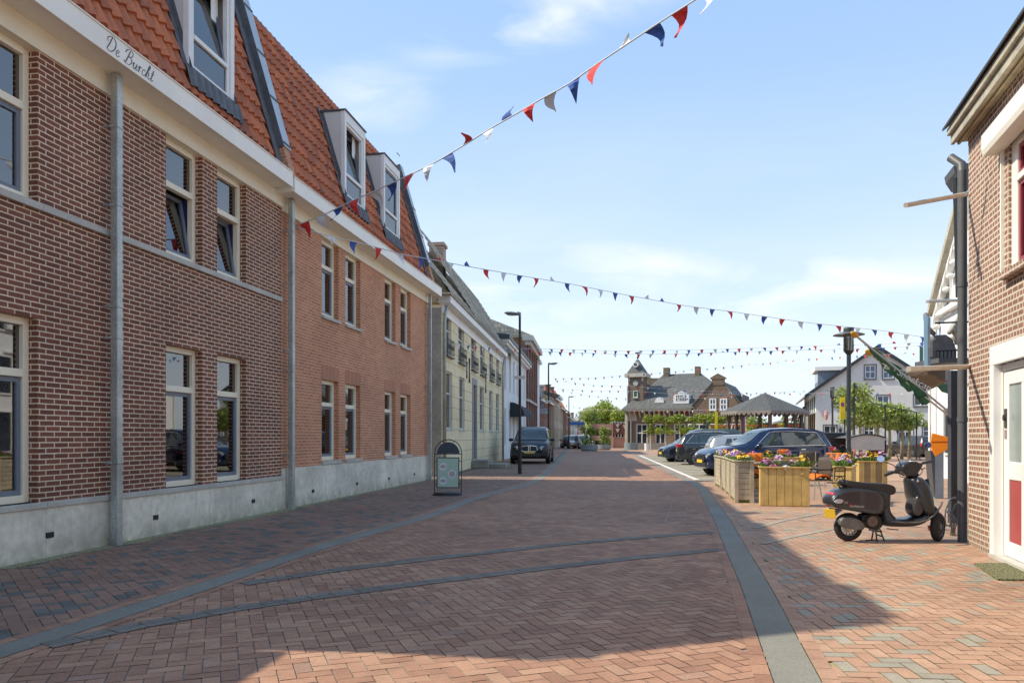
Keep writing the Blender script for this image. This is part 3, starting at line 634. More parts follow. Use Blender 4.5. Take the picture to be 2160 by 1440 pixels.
# vents in the plinth joints
def vents(par, pxs):
    for p in pxs:
        x = FL.t(p); v = MB().box(x-.055, x+.055, -.012, .02, .235, .30); v.build('vent', black, par, bevel=.004)
vents(B1, (105, 328, 534))
def downpipe(par, x, z0, z1, r=.052, y=-.10, square=True, m_=None):
    mb = MB(); mb.box(x-r, x+r, y-r, y+r, z0, z1) if square else mb.tube([(x, y, z0), (x, y, z1)], r, 12)
    for z in (1.05, 2.65, 3.05, 4.35, 5.35):
        if z < z1: mb.box(x-r-.008, x+r+.008, y-r-.008, y+r+.008, z, z+.035); mb.box(x-.03-r, x-r, y+.02, -y*.0+bo, z, z+.03)
    mb.tube([(x, y, z0+.0), (x, y, z0+.4)], r*1.2, 4) if False else None
    return mb.build('downpipe', m_ or zinc, par, bevel=.01)
downpipe(B1, FL.t(246, -.10), 0, zSof)
# lower wing behind the camera side, which carries the shadow over the near road
A1 = froot('brick_wing', 'low brick wing at the near end of the dark red house', 'house', FL)
MB().box(-9, B1a-.02, .1, 6, 0, 4.45).build('wall', brickA, A1)
MB().box(-9, B1a-.02, -.05, 6.1, 4.45, 4.6).build('roof', lead, A1)
# --- building 2
B2 = froot('brick_house', 'orange red brick house with two white dormers, second house on the left', 'house', FL)
B2a = B1b; B2b = FL.t(901, bo)
cols2 = [opx(678.5, 714), opx(728.7, 760), opx(811.5, 834), opx(845, 865.8)]
print('B2', B2a, B2b, cols2)
zP2 = .79; d2 = -.06; g2z = FL.z(678.5, 799, bo); s2z = FL.z(728, 683, bo)
holes = [(a, b, zP2+.09, g2z) for a, b in cols2]+[(a, b, s2z, zFr+d2+.05) for a, b in cols2]
mb = wall_holes(B2a, B2b, zP2, zFr+d2+.05, holes, bo, .24); mb.q((B2b, bo, zP2), (B2b, 9, zP2), (B2b, 9, zGut), (B2b, bo, zGut)); mb.build('wall', brickB, B2)
for a, b in cols2: MB().box(a-.02, b+.02, bo-.003, bo+.1, g2z+.005, g2z+.30).build('lintel', soldB, B2)
mb = MB(); e = [B2a]+[FL.t(p) for p in (606, 660, 710, 753, 793, 820, 850, 875)]+[B2b]
for a, b in zip(e, e[1:]): mb.box(a+.003, b-.003, 0, .5, -.02, zP2)
mb.box(B2a, B2b, .006, .4, -.02, zP2-.003); mb.build('plinth', concrete, B2, bevel=.004)
vents(B2, (660, 753, 820, 874))
for i, (a, b) in enumerate(cols2):
    MB().box(a-.05, b+.05, bo-.06, bo+.18, zP2+.005, zP2+.085).build('sill', stone, B2, bevel=.006)
    MB().box(a-.02, b+.02, bo-.06, bo+.18, s2z-.07, s2z+.0).build('sill', stone, B2, bevel=.006)
    dutch_window(B2, a, b, zP2+.09, g2z, bo+.11, drape='curtain'); dutch_window(B2, a, b, s2z+.004, zFr+d2, bo+.11, tf=.66, drape='low' if i else 'blind')
gutter(B2, FL.t(622, -.36), B2b+.35, d2); MB().box(B2a+.03, B2b+.02, bo-.03, bo+.4, zFr+d2, zSof+d2+.012).build('frieze', cream, B2)
pantiles(B2, xP1+.2, B2b-.25, RB, RT, tileO, phase=.3)
MB().box(xP1+.1, B2b-.1, 1.0, 8.6, 9.7, 9.98).prism([(.10, 6.34), (1.1, 9.75), (8.0, 9.75), (9.0, 6.34)], xP1+.12, B2b-.12, 'x').build('roof_core', lead, B2)
parapet(B2, B2b-.08, brickm=brickB)
dormer(B2, FL.t(723.5, dy), FL.t(766.5, dy)); dormer(B2, FL.t(806.5, dy), FL.t(840, dy), op=False)
downpipe(B2, FL.t(615, -.10), 0, zSof+d2); downpipe(B2, FL.t(906, -.08), 0, zSof+d2, r=.045)

# moss and grit gathered at the foot of the plinths
mm_, nt_, b_ = newmat('moss_grit'); n_ = noiseout(nt_, 26, 7); r_ = N(nt_, 'ShaderNodeValToRGB'); r_.color_ramp.elements[0].position = .35; r_.color_ramp.elements[0].color = (.20, .19, .13, 1); r_.color_ramp.elements[1].position = .65; r_.color_ramp.elements[1].color = (.34, .32, .15, 1); L(nt_, n_, r_.inputs[0]); L(nt_, r_.outputs[0], b_.inputs['Base Color']); b_.inputs['Roughness'].default_value = .95; bump(nt_, b_, n_, 1, .02)
mb = MB(); rm_ = random.Random(4); x = 5.0; pw0 = .12
while x < 25.2:
    st_ = .07; w1 = max(.03, min(.30, pw0+rm_.gauss(0, .035))); A_, B_, C__, D__ = FL.w(x, 0, .014), FL.w(x+st_, 0, .014), FL.w(x+st_, -w1, .003), FL.w(x, -pw0, .003); mb.q(A_, B_, C__, D__); pw0 = w1*.8+.12*.2; x += st_
setp(mb.build('moss_strip', mm_, fixn=False), 'strip of moss and grit along the foot of the left plinths', 'moss', kind='stuff')
# ------------------------------------------------------------------ row beyond the alley, left
FC = Fr(-2.51, 27.0, .103, 1)
def simple_window(par, x0, x1, z0, z1, y=.06, fm=None, mull=1, bars=(), sill=None, fw=.06, glassm=None, name='window'):
    f = MB().box(x0, x0+fw, y-.04, y+.03, z0, z1).box(x1-fw, x1, y-.04, y+.03, z0, z1).box(x0+fw, x1-fw, y-.04, y+.03, z1-fw, z1).box(x0+fw, x1-fw, y-.04, y+.03, z0, z0+fw)
    for i in range(1, mull): xm = x0+(x1-x0)*i/mull; f.box(xm-fw*.4, xm+fw*.4, y-.03, y+.03, z0+fw, z1-fw)
    for b in bars: zb = z0+(z1-z0)*b; f.box(x0+fw, x1-fw, y-.035, y+.032, zb-fw*.45, zb+fw*.45)
    W = f.build(name, fm or white, par)
    MB().box(x0+fw*.9, x1-fw*.9, y, y+.01, z0+fw*.9, z1-fw*.9).build('pane', glassm or dglass, W)
    if sill: MB().box(x0-.06, x1+.06, y-.14, y-.02, z0-.09, z0-.002).build('sill', sill, W)
    return W
creamblock = brick('cream_plaster_blocks', (.80, .70, .46), (.76, .66, .43), (.52, .43, .26), 1.35, .42, .03, dirt=.12, bmp=.5)
greyplaster = mat('grey_plaster', (.36, .35, .31), .9, v1=(.8, .25), v2=(8, .12), bmp=.3)
tileG = tilemat('grey_pantile', (.56, .51, .40), (.36, .33, .26), .26, .36, .5, (.12, .12, .09), bmp=.9, grid=True)
whiteplaster = mat('white_plaster', (.74, .76, .78), .85, v1=(.6, .06), v2=(9, .04), bmp=.15)
slate = tilemat('dark_slate', (.085, .09, .086), (.125, .128, .12), .3, .28, .6, (.20, .20, .165), bmp=.4)
zc = 6.10; zcg = 6.42
C1 = froot('plastered_house', 'cream block plastered house with little window balconies and stone steps', 'house', FC)
Cb = FC.t(1059)
fw_ = [(938, 952), (967, 979), (994, 1004), (1013, 1022), (1032.5, 1040), (1047, 1053)]
gw_ = [(940, 954), (969, 980), None, (1012, 1021), (1032, 1039), (1046.5, 1053)]
ff = [(FC.t(a), FC.t(b), 4.45, 5.86) for a, b in fw_]; gf = [(FC.t(g[0]), FC.t(g[1]), 1.70, 3.85) for g in gw_ if g]
dr = (FC.t(997.5), FC.t(1003.5), .38, 3.75)
wall_holes(0, Cb, 0, zc, ff+gf+[dr], 0, .16).q((0, 0, 0), (0, 9, 0), (0, 9, zc), (0, 0, zc)).build('wall', creamblock, C1)
MB().box(-.02, -.004, 0, 9, 0, zc-.1).build('side_wall', greyplaster, C1)
mb = MB().box(-.05, Cb, -.34, .1, zcg-.26, zcg).box(0, Cb, -.04, .05, zc-.3, zcg-.26).build('gutter', white, C1, bevel=.01)
MB().box(-.35, Cb, -.40, .3, zcg, zcg+.07).prism([(.1, zcg-.1), (2.75, 10.6), (5.5, 10.6), (9, 6.4)], 6.5, 24, 'x').build('roof', tileG, C1)
pantiles(C1, 6.4, 24.1, (-.36, zcg+.08), (2.4, 10.8), tileG, tw=.27, rows=15, amp=.028, lift=.04)
MB().prism([(.1, zcg-.1), (2.6, 9.3), (5.2, 9.3), (9, 6.4)], .6, 6.4, 'x').build('roof', tileG, C1)
pantiles(C1, .5, 6.4, (-.36, zcg+.08), (2.2, 9.7), tileG, tw=.27, rows=11, amp=.028, lift=.04)
cx_ = FC.t(921, 2.4); MB().box(cx_-.4, cx_+.4, 2.0, 2.7, 8.0, 10.9).box(cx_-.47, cx_+.47, 1.93, 2.77, 10.9, 11.05).build('chimney', brickR, C1)
for a, b, c, d in gf: simple_window(C1, a, b, c, d, .12, fm=mat('pale_frame', (.55, .58, .60), .5, v1=None, v2=None, bmp=0), bars=(.62,), sill=stone)
for a, b, c, d in ff:
    W = simple_window(C1, a, b, c, d, .12, fm=mat('pale_frame', (.55, .58, .60), .5), bars=(.66,))
    m_ = MB(); h = .55
    m_.box(a-.08, b+.08, -.13, .02, c-.10, c-.05).tube([(a-.03, .0, c+h), (a-.03, -.11, c+h), (b+.03, -.11, c+h), (b+.03, 0, c+h)], .011, 5).tube([(a-.03, .0, c+.05), (a-.03, -.11, c+.05), (b+.03, -.11, c+.05), (b+.03, 0, c+.05)], .011, 5)
    k = 7
    for i in range(k+1): x = a-.03+(b-a+.06)*i/k; m_.box(x-.006, x+.006, -.116, -.104, c, c+h)
    for i in range(k): x = a-.03+(b-a+.06)*(i+.5)/k; m_.tube([(x+.05*math.cos(t*.7854), -.11, c+h*.5+.08*math.sin(t*.7854)) for t in range(9)], .006, 4, False)
    m_.build('balcony_rail', darkmetal, C1)
a, b = dr[0], dr[1]
D = MB().box(a-.22, a, -.04, .12, .36, 4.05).box(b, b+.22, -.04, .12, .36, 4.05).box(a, b, -.04, .12, 3.75, 4.05).build('door_surround', mat('grey_stone_surround', (.30, .31, .32), .8), C1)
dd = MB().box(a+.0, b-.0, .10, .14, .38, 2.9).box(a, b, .08, .14, 2.9, 3.0).build('door', mat('white_blue_door', (.45, .50, .56), .5), C1)
MB().box(a+.08, b-.08, .09, .10, 1.3, 2.75).box(a+.08, b-.08, .09, .10, 3.05, 3.7).build('pane', dglass, dd)
MB().box(a-.5, b+.6, -.75, -.01, 0, .36).box(a-.1, b+1.0, -1.5, -.76, 0, .18).build('steps', mat('weathered_step', (.27, .26, .22), .9, v1=(1.5, .3)), C1, bevel=.02)
for px, z0, z1 in ((984, 3.9, 4.6), (989.5, 3.75, 4.85), (1024, 3.6, 4.6)):
    x = FC.t(px); MB().obox((x, -.02, (z0+z1)/2), .04, .03, z1-z0, 0, 0, R(14)).obox((x, -.02, (z0+z1)/2), .04, .03, z1-z0, 0, 0, R(-14)).build('wall_anchor', darkmetal, C1)
MB().tube([(.18, -.16, zc), (.18, -.10, zc-.35), (.18, -.08, zc-.6), (.18, -.08, 0)], .06, 8).build('downpipe', zinc, C1, smooth=True)
MB().tube([(Cb-.15, -.16, zc), (Cb-.15, -.08, zc-.6), (Cb-.15, -.08, 0)], .06, 8).build('downpipe', zinc, C1, smooth=True)
# white house
Db = FC.t(1110); D1 = froot('white_house', 'white painted house with tall narrow windows and a dark curved awning', 'house', FC)
dw = [FC.t(p) for p in (1064.5, 1075, 1083, 1090.5, 1098, 1105)]
ffl = [(x, x+.95, 4.3, 6.6) for x in dw]; gfl = [(x, x+.95, .9, 3.2) for x in dw]
wall_holes(Cb+.01, Db, 0, 7.1, ffl+gfl, .02, .15).q((Cb+.01, .02, 0), (Cb+.01, 9, 0), (Cb+.01, 9, 7.1), (Cb+.01, .02, 7.1)).build('wall', whiteplaster, D1)
for f in ffl+gfl: simple_window(D1, *f, .12, bars=(.66,), glassm=dglass)
MB().box(Cb-.25, Db, -.45, .3, 7.1, 7.25).box(Cb, Db, -.30, .02, 6.95, 7.1).build('cornice', white, D1)
MB().prism([(-.5, 7.25), (-.5, 7.5), (.3, 7.6), (4, 9.8), (9, 7.2)], Cb-.4, Db, 'x').build('roof', mat('dark_roof_edge', (.035, .045, .06), .5), D1)
x = FC.t(1076); AR = .95; aw = MB(); n = 10
for i in range(n):
    a0, a1 = R(90*i/n), R(90*(i+1)/n); aw.q((x, -AR*math.sin(a0), 2.75+AR*math.cos(a0)), (x+8, -AR*math.sin(a0), 2.75+AR*math.cos(a0)), (x+8, -AR*math.sin(a1), 2.75+AR*math.cos(a1)), (x, -AR*math.sin(a1), 2.75+AR*math.cos(a1)))
aw.v.append((x, 0, 2.5)); c0 = len(aw.v)-1
P_ = [(x, -AR*math.sin(R(90*i/n)), 2.75+AR*math.cos(R(90*i/n))) for i in range(n+1)]; aw.q((x, 0, 2.7), *P_[::-1])
aw.build('awning', mat('dark_awning', (.02, .028, .035), .8), D1)
# tall brown house with pilasters
Eb = FC.t(1131); E1 = froot('pilastered_house', 'tall brown brick house with stone cornice beyond the white house', 'house', FC)
brickE = brick('brown_brick_far', (.24, .12, .09), (.19, .10, .075), (.3, .24, .2), .22, .065, .01, dirt=.2, bmp=.2)
Ea = Db+.01; ez = 9.0
cols = [(Ea+1.1+i*2.6, Ea+2.2+i*2.6) for i in range(int((Eb-Ea-1)/2.6))]
wall_holes(Ea, Eb, 0, ez, [(a, b, 5.0, 8.1) for a, b in cols]+[(a, b, .8, 3.9) for a, b in cols], 0, .2).q((Ea, 0, 0), (Ea, 9, 0), (Ea, 9, ez), (Ea, 0, ez)).build('wall', brickE, E1)
for a, b in cols: simple_window(E1, a, b, 5.0, 8.1, .12, bars=(.6,)); simple_window(E1, a, b, .8, 3.9, .12, bars=(.6,))
mb = MB()
for i in range(len(cols)+1): mb.box(Ea+.35+i*2.6, Ea+.8+i*2.6, -.14, 0, 0, ez)
mb.build('pilaster', brickE, E1)
stE = mat('pale_cornice', (.52, .50, .45), .7)
MB().box(Ea-.3, Eb+.2, -.6, .3, ez+.35, ez+.75).box(Ea-.1, Eb, -.35, .1, ez, ez+.35).box(Ea, Eb, -.2, 0, 4.35, 4.55).build('cornice', stE, E1)
MB().prism([(-.6, ez+.75), (3, 11.2), (6, 11.2), (9, 9)], Ea-.2, Eb, 'x').build('roof', tileG, E1)
MB().box(Ea, Eb, .0, .01, 0, .1).build('plinth', stone, E1)
Gb = FC.t(1135); G1 = froot('narrow_house', 'pale narrow plastered end house beside the pilastered one', 'house', FC)
MB().box(Eb+.01, Gb, -.15, 8, 0, 8.7).box(Eb+.01, Gb+.1, -.4, .1, 8.7, 9.0).build('wall', whiteplaster, G1)
# far houses, one thing each
specs = [  # px0, px1, eave, ridge, wall colour, roof colour, label
 (1136, 1147, 5.3, 8.6, (.24, .10, .07), 'g', 'distant red brick house with a white gutter board, behind the vertical sign'),
 (1148, 1162, 5.6, 9.4, (.28, .15, .11), 'g', 'distant brown house under a big yellowish pantile roof'),
 (1163, 1172, 6.4, 8.0, (.44, .38, .28), 'd', 'distant sand coloured house with tall dark windows'),
 (1173, 1180, 7.2, 8.4, (.50, .44, .34), 'd', 'distant beige house with a chimney on its parapet'),
 (1181, 1188, 6.0, 8.8, (.42, .36, .27), 'o', 'distant tan house below an orange tiled gable'),
 (1189, 1198, 5.6, 8.6, (.33, .20, .15), 'o', 'distant brown house with an orange tiled roof'),
 (1199, 1207, 5.2, 8.0, (.52, .48, .40), 'd', 'distant cream house with dark hipped roof'),
 (1208, 1216, 5.0, 7.8, (.55, .56, .55), 'd', 'distant light grey house with white windows'),
 (1217, 1224, 4.9, 7.4, (.34, .24, .19), 'g', 'distant brown terraced house near the street end'),
 (1225, 1231, 4.8, 7.0, (.40, .27, .21), 'g', 'last small brick house before the far trees'),
]
tileF = tilemat('far_orange_tile', (.45, .17, .09), (.38, .13, .07), .26, .36, .3, bmp=.6, grid=True)
tileY = tilemat('far_yellow_tile', (.40, .33, .20), (.24, .17, .10), .30, .40, .4, bmp=1.0, grid=True)
FF = Fr(FC.w(FC.t(1136))[0], FC.w(FC.t(1136))[1], .118, 1)
for i, (p0, p1, ze, zr, c, rf, lb) in enumerate(specs):
    a, b = FF.t(p0), FF.t(p1+.9) if i < 9 else FF.t(p1); b = min(b, a+22)
    H = froot('terraced_house', lb, 'house', FF, 'terraced houses far down the street')
    off_ = (0, .05, -.35, -.1, .1, -.4, 0, -.3, .1, -.2)[i]; H.location = (FF.o[0]+FF.v[0]*off_, FF.o[1]+FF.v[1]*off_, 0)
    wm = mat('far_wall_%d' % i, c, .9, v1=(.5, .12), v2=(5, .08)); n = max(2, int((b-a)/2.4)); ww = (b-a)/n
    hs = [(a+ww*(k+.28), a+ww*(k+.72), 3.5, 5.0 if ze < 6 else 5.6) for k in range(n)]+[(a+ww*(k+.25), a+ww*(k+.75), .7, 2.6) for k in range(n)]
    hs = [(p, q, r, min(s, ze-.3)) for p, q, r, s in hs]
    wall_holes(a, b, 0, ze, hs, 0, .2).q((a, 0, 0), (a, 8, 0), (a, 8, ze), (a, 4, zr), (a, 0, ze)).build('wall', wm, H)
    for h in hs: simple_window(H, *h, .12, fw=.12, bars=(.65,))
    MB().prism([(-.35, ze), (-.35, ze+.2), (4, zr+.2), (8.3, ze+.2), (8.3, ze), (4, zr)], a-.1, b+.05, 'x').build('roof', {'g': tileY, 'd': slate, 'o': tileF}[rf], H)
    if i in (1, 4, 5): MB().q((a-.15, -.2, ze+.1), (a-.15, 8, ze+.1), (a+2.5, 8, zr+.9), (a+2.5, 2.0, zr+.9)).build('roof_end', {'g': tileY, 'd': slate, 'o': tileF}[rf], H)
    MB().box(a, b, -.42, -.2, ze-.2, ze).build('gutter', white, H)
    if i in (1, 3, 4, 8): MB().box(b-1.4, b-.6, 1.5, 2.2, zr-2, zr+.9).box(b-1.5, b-.5, 1.4, 2.3, zr+.9, zr+1.05).build('chimney', brickE, H)
# pizzeria signs
S = root('shop_sign', 'grey vertical sign reading PIZZERIA above a small board', 'sign', FC.w(FC.t(1139.5), -1.0, 0), FC.rot)
sg = mat('sign_grey', (.25, .29, .33), .6, v1=None, v2=None, bmp=0); swt = mat('sign_white', (.8, .8, .8), .5, v1=None, v2=None, bmp=0)
yS = S.location.y; sS = yS/F
SX = kx(1142)*yS-S.location.x
def wz(py, Y): return HC-(py-HY)/F*Y
S.rotation_euler = (0, 0, 0)
MB().box(SX-5*sS, SX+5*sS, 0, .25, wz(859, yS), wz(825, yS)).build('panel', sg, S)
MB().box(SX-5*sS+.0, SX+5*sS, 0, .25, wz(824, yS), wz(815, yS)).box(SX-8*sS, SX+8.5*sS, -.3, .6, wz(815, yS), wz(812, yS)).build('cap', mat('sign_cap', (.5, .52, .5), .6), S)
for i, ch in enumerate('PIZZERIA'): textmesh('letters', ch, 5.2*sS, swt, S, Matrix.Translation((SX, -.01, wz(829+i*3.9, yS))) @ Matrix.Rotation(R(90), 4, 'X'), .003)
S2 = root('shop_sign', 'wide grey lettered sign just below the tall vertical sign', 'sign', (S.location.x, yS-.4, 0))
yS2 = yS-.4; SX2 = kx(1145)*yS2-S.location.x
MB().box(SX2-12*sS, SX2+12*sS, 0, .3, wz(873, yS2), wz(860, yS2)).build('panel', sg, S2)
textmesh('letters', 'LEYLA', 7.5*sS, swt, S2, Matrix.Translation((SX2, -.01, wz(869, yS2))) @ Matrix.Rotation(R(90), 4, 'X'), .003, maxw=21*sS)
textmesh('letters', 'GEVLAMS', 4*sS, swt, S2, Matrix.Translation((SX2, -.01, wz(863, yS2))) @ Matrix.Rotation(R(90), 4, 'X'), .003, maxw=21*sS)
# ------------------------------------------------------------------ right house (with the red and white door)
cr = gp(2043, 1148); FR = Fr(cr.x, cr.y, -.2969, -1)
RH = froot('brick_house', 'brown handmade brick house with a white door, at the right edge', 'house', FR)
ze = 5.28; Rl = 9.0
def rt(px): return FR.t(px)
dx0, dx1 = rt(2096), rt(2096)+1.75; dzt = FR.z(2094, 733)
wx0 = rt(2127); wz0 = FR.z(2127, 575); wx1 = wx0+1.5; wz1 = 4.75
hl = [(dx0, dx1, 0, dzt), (wx0, wx1, wz0, wz1), (wx0+3.2, wx1+3.2, wz0, wz1), (dx1+2.2, dx1+3.8, .9, dzt), (wx0+6, wx1+6, wz0, wz1)]
wall_holes(0, Rl, 0, ze+.2, hl, 0, .14).q((0, 0, 0), (0, 0, ze+.2), (0, 8, ze+.2), (0, 8, 0)).build('wall', brickR, RH)
# eaves: soffit boards, fascia and dark edge
wd_ = woodmat('weathered_soffit', (.50, .42, .27), (.33, .27, .18), 'x')
fasc = mat('weathered_fascia', (.42, .39, .31), .8, v1=(2, .25), v2=(14, .15))
ov = .13
MB().box(-.12, Rl, -ov, .02, ze, ze+.03).box(-.12, Rl, -ov+.03, -ov+.06, ze-.03, ze).build('soffit', wd_, RH)
MB().box(-.14, Rl, -ov-.045, -ov, ze-.02, ze+.19).box(-.14, Rl, -ov-.09, -ov-.045, ze+.10, ze+.19).build('fascia', fasc, RH, bevel=.008)
MB().prism([(-ov-.13, ze+.19), (-ov-.13, ze+.225), (3.6, ze+3.6), (7.6, ze+.3), (3.6, ze+3.2)], -.2, Rl, 'x').build('roof', mat('dark_roof_felt', (.05, .048, .045), .8), RH)
MB().box(-.02, .0, 0, 8, ze-.1, ze+.2).prism([(0, ze+.2), (8, ze+.2), (3.8, ze+3.3)], -.018, .0, 'x').build('gable', brickR, RH)
# roller shutter box over the window
bx0 = rt(2094)-.02
MB().prism([(-.17, 4.62), (-.19, 4.68), (-.19, 4.86), (-.02, 4.93), (-.0, 4.93), (-.0, 4.62)], wx0-.28, wx1+.4, 'x').build('shutter_box', creamw, RH, bevel=.006)
MB().box(wx0-.16, wx0-.125, -.035, 0, wz0-.02, 4.62).build('shutter_rail', creamw, RH)
redp = mat('dark_red_paint', (.26, .02, .035), .35, v1=None, v2=None, bmp=0)
def house_window(x0, x1, z0, z1):
    fw = .18; y = .05; f = MB().box(x0, x0+fw, y-.02, y+.06, z0, z1).box(x1-fw, x1, y-.02, y+.06, z0, z1).box(x0+fw, x1-fw, y-.02, y+.06, z1-fw, z1).box(x0+fw, x1-fw, y-.02, y+.06, z0, z0+.07).box(x0+fw, x1-fw, y-.03, y+.05, z0+.62*(z1-z0), z0+.62*(z1-z0)+.07)
    W = f.build('window', creamw, RH, bevel=.006)
    s = MB()
    for c, d in ((z0+.07, z0+.62*(z1-z0)), (z0+.62*(z1-z0)+.07, z1-fw)):
        a, b = x0+fw, x1-fw; s.box(a, a+.05, y, y+.04, c, d).box(b-.05, b, y, y+.04, c, d).box(a+.05, b-.05, y, y+.04, c, c+.05).box(a+.05, b-.05, y, y+.04, d-.05, d)
    s.build('sash', redp, W); MB().box(x0+fw+.04, x1-fw-.04, y+.02, y+.024, z0+.1, z1-fw-.04).build('pane', glass, W)
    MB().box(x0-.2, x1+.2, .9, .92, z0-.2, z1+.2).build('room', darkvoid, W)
    MB().box(x0-.05, x1+.05, -.09, .07, z0-.075, z0-.003).build('sill', brickR, W)
for h in hl[1:]: house_window(*h)
# door
zt = dzt; dm = mat('door_white', (.82, .82, .80), .3, v1=None, v2=(20, .02), bmp=0)
DR = MB().box(dx0-.0, dx1+.0, -.045, .0, zt-.22, zt).box(dx0+.001, dx0+.14, -.045, .10, 0, zt-.22).box(dx1-.14, dx1-.001, -.045, .10, 0, zt-.22).box(dx0+.14, dx1-.14, .05, .12, zt-.30, zt-.22).build('door_frame', dm, RH, bevel=.006)
MB().box(dx0+.14, dx0+.175, .04, .13, 0, zt-.30).build('jamb', creamw, DR)
a, b = dx0+.19, dx1-.15
d = MB().box(a, a+.15, .05, .10, .05, zt-.31).box(b-.15, b, .05, .10, .05, zt-.31).box(a+.15, b-.15, .05, .10, .05, .22).box(a+.15, b-.15, .05, .10, .92, 1.12).box(a+.15, b-.15, .05, .10, zt-.46, zt-.31)
d.box(a+.55, a+.65, .05, .10, .22, zt-.46)
DD = d.build('door', dm, DR, bevel=.008)
MB().box(a+.13, b-.13, .07, .08, 1.10, zt-.44).build('pane', mat('frosted_glass', (.28, .33, .32), .15, v1=(2, .15), v2=None, bmp=0), DD)
MB().box(a+.13, b-.13, .062, .075, .21, .93).build('red_panel', mat('faded_red_panel', (.36, .06, .06), .45, v1=(2, .08), v2=None, bmp=0), DD)
MB().lathe([(0, -.03), (.035, -.03), (.035, 0), (.03, .03)], (a+.07, .05, 1.62), 12, 'y').box(a+.035, a+.105, .04, .05, 1.50, 1.72).build('doorbell', darkmetal, DD)
MB().box(a+.04, a+.10, .042, .05, 1.38, 1.48).build('notice', mat('notice', (.30, .22, .25), .5, v1=None, v2=None, bmp=0), DD)
MB().box(dx0+.02, dx1-.02, -.06, .1, 0, .045).build('threshold', stone, DR)
# downpipe at the corner, cantilevered steel tubes
pz = FR
def corner_pt(px, py, Y): return at(px, py, Y)
pb = gp(2030, 1142)
DP = root('downpipe', 'tall dark grey round drainpipe at the corner of the right brick house', 'pipe', (pb.x, pb.y, 0))
m_ = MB().tube([(0, 0, 0), (0, 0, 4.95)], .058, 16).tube([(0, 0, 4.9), (.02, .05, 5.05), (-.04, .2, 5.2)], .058, 12)
for z in (1.6, 3.4, 4.6): m_.tube([(0, 0, z), (0, 0, z+.06)], .066, 16)
m_.build('pipe', mat('grey_pvc', (.10, .105, .11), .5, v1=(3, .15)), DP, smooth='auto')
def tubeobj(p0, p1, r, label):
    o = root('steel_tube', label, 'pole', p0); MB().tube([(0, 0, 0), tuple(Vector(p1)-Vector(p0))], r, 14).build('tube', steel, o, smooth='auto'); return o
tubeobj(at(1910, 433, 9.4), at(2046, 408, 9.95), .03, 'upper brushed steel tube sticking out from the right brick corner')
tubeobj(at(1916, 778, 8.9), at(2046, 773, 9.85), .032, 'lower brushed steel tube sticking out at the height of the balcony')
tubeobj(at(1956, 636, 14.0), at(2026, 633, 14.6), .03, 'thin steel tube in front of the white gable')
# next house along: gutter box + dark edge seen past the corner
NB = root('roof_gutter', 'dark gutter box and hopper of the house behind the right brick corner', 'gutter', at(2028, 362, 11.5), R(-17))
z0 = 0; MB().prism([(-.12, .08), (.2, .12), (.2, -.16), (-.02, -.16), (-.10, -.02)], -.05, .5, 'y').build('box', lead, NB)
MB().tube([(-.08, -.02, -.1), (-.06, .0, -.5), (-.03, 0, -1.9)], .05, 10).build('pipe', darkmetal, NB, smooth='auto')
# ------------------------------------------------------------------ white gabled house with ornate front, right row
WY = 15.0
def rrow(px, Y): return Vector((kx(px)*Y, Y, 0))
WH = root('white_gabled_house', 'white ornate gabled house behind the right brick corner', 'house', (0, 0, 0))
pA = at(1975, 636, 26.0)   # front-left roof foot
wo = whiteplaster; FW = Fr(kx(1985)*26, 26, -.2969, -1)
za = FW.z(1992, 655); 
x0w, x1w = FW.t(1981), FW.t(2036); z0w, z1w = FW.z(1981, 642), FW.z(2036, 440); print('WH', x0w, x1w, z0w, z1w)
MB().prism([(x0w, 0), (x0w, z0w), (x1w, z1w), (2*x1w-x0w, z0w), (2*x1w-x0w, 0)], 0, 8, 'y').build('wall', wo, WH)
WH.location = (FW.o[0], FW.o[1], 0); WH.rotation_euler = (0, 0, FW.rot)
MB().prism([(x0w-.45, z0w-.35), (x0w-.45, z0w-.1), (x1w, z1w+.35), (x1w, z1w+.08)], -.28, 8, 'y').prism([(2*x1w-x0w+.45, z0w-.35), (2*x1w-x0w+.45, z0w-.1), (x1w, z1w+.35), (x1w, z1w+.08)], -.28, 8, 'y').build('roof_verge', fasc, WH)
m_ = MB()
for k in range(7): t_ = k/7; x = x0w+(x1w-x0w)*t_; z = z0w+(z1w-z0w)*t_; m_.prism([(x, z-.75), (x+.25, z-.45), (x+.5, z-.05), (x, z-.4)], -.22, -.003, 'y').lathe([(0, -.1), (.13, -.05), (.15, .05), (0, .12)], (x+.15, -.12, z-.8), 8)
m_.box(x0w, x1w, -.18, -.003, z0w-.5, z0w-.3).box(x0w, x1w, -.12, -.003, z0w-1.4, z0w-1.3)
m_.build('ornament', white, WH, bevel=.03)
for k in range(4): x = x0w+.8+k*1.9; simple_window(WH, x, x+1.0, 3.0, 4.5, -.03); simple_window(WH, x, x+1.0, .8, 2.4, -.03); simple_window(WH, x, x+.9, 5.4, 6.6, -.03)
MB().tube([(x0w-.06, -.1, z0w-.4), (x0w-.06, -.1, 0)], .05, 8).build('downpipe', white, WH)
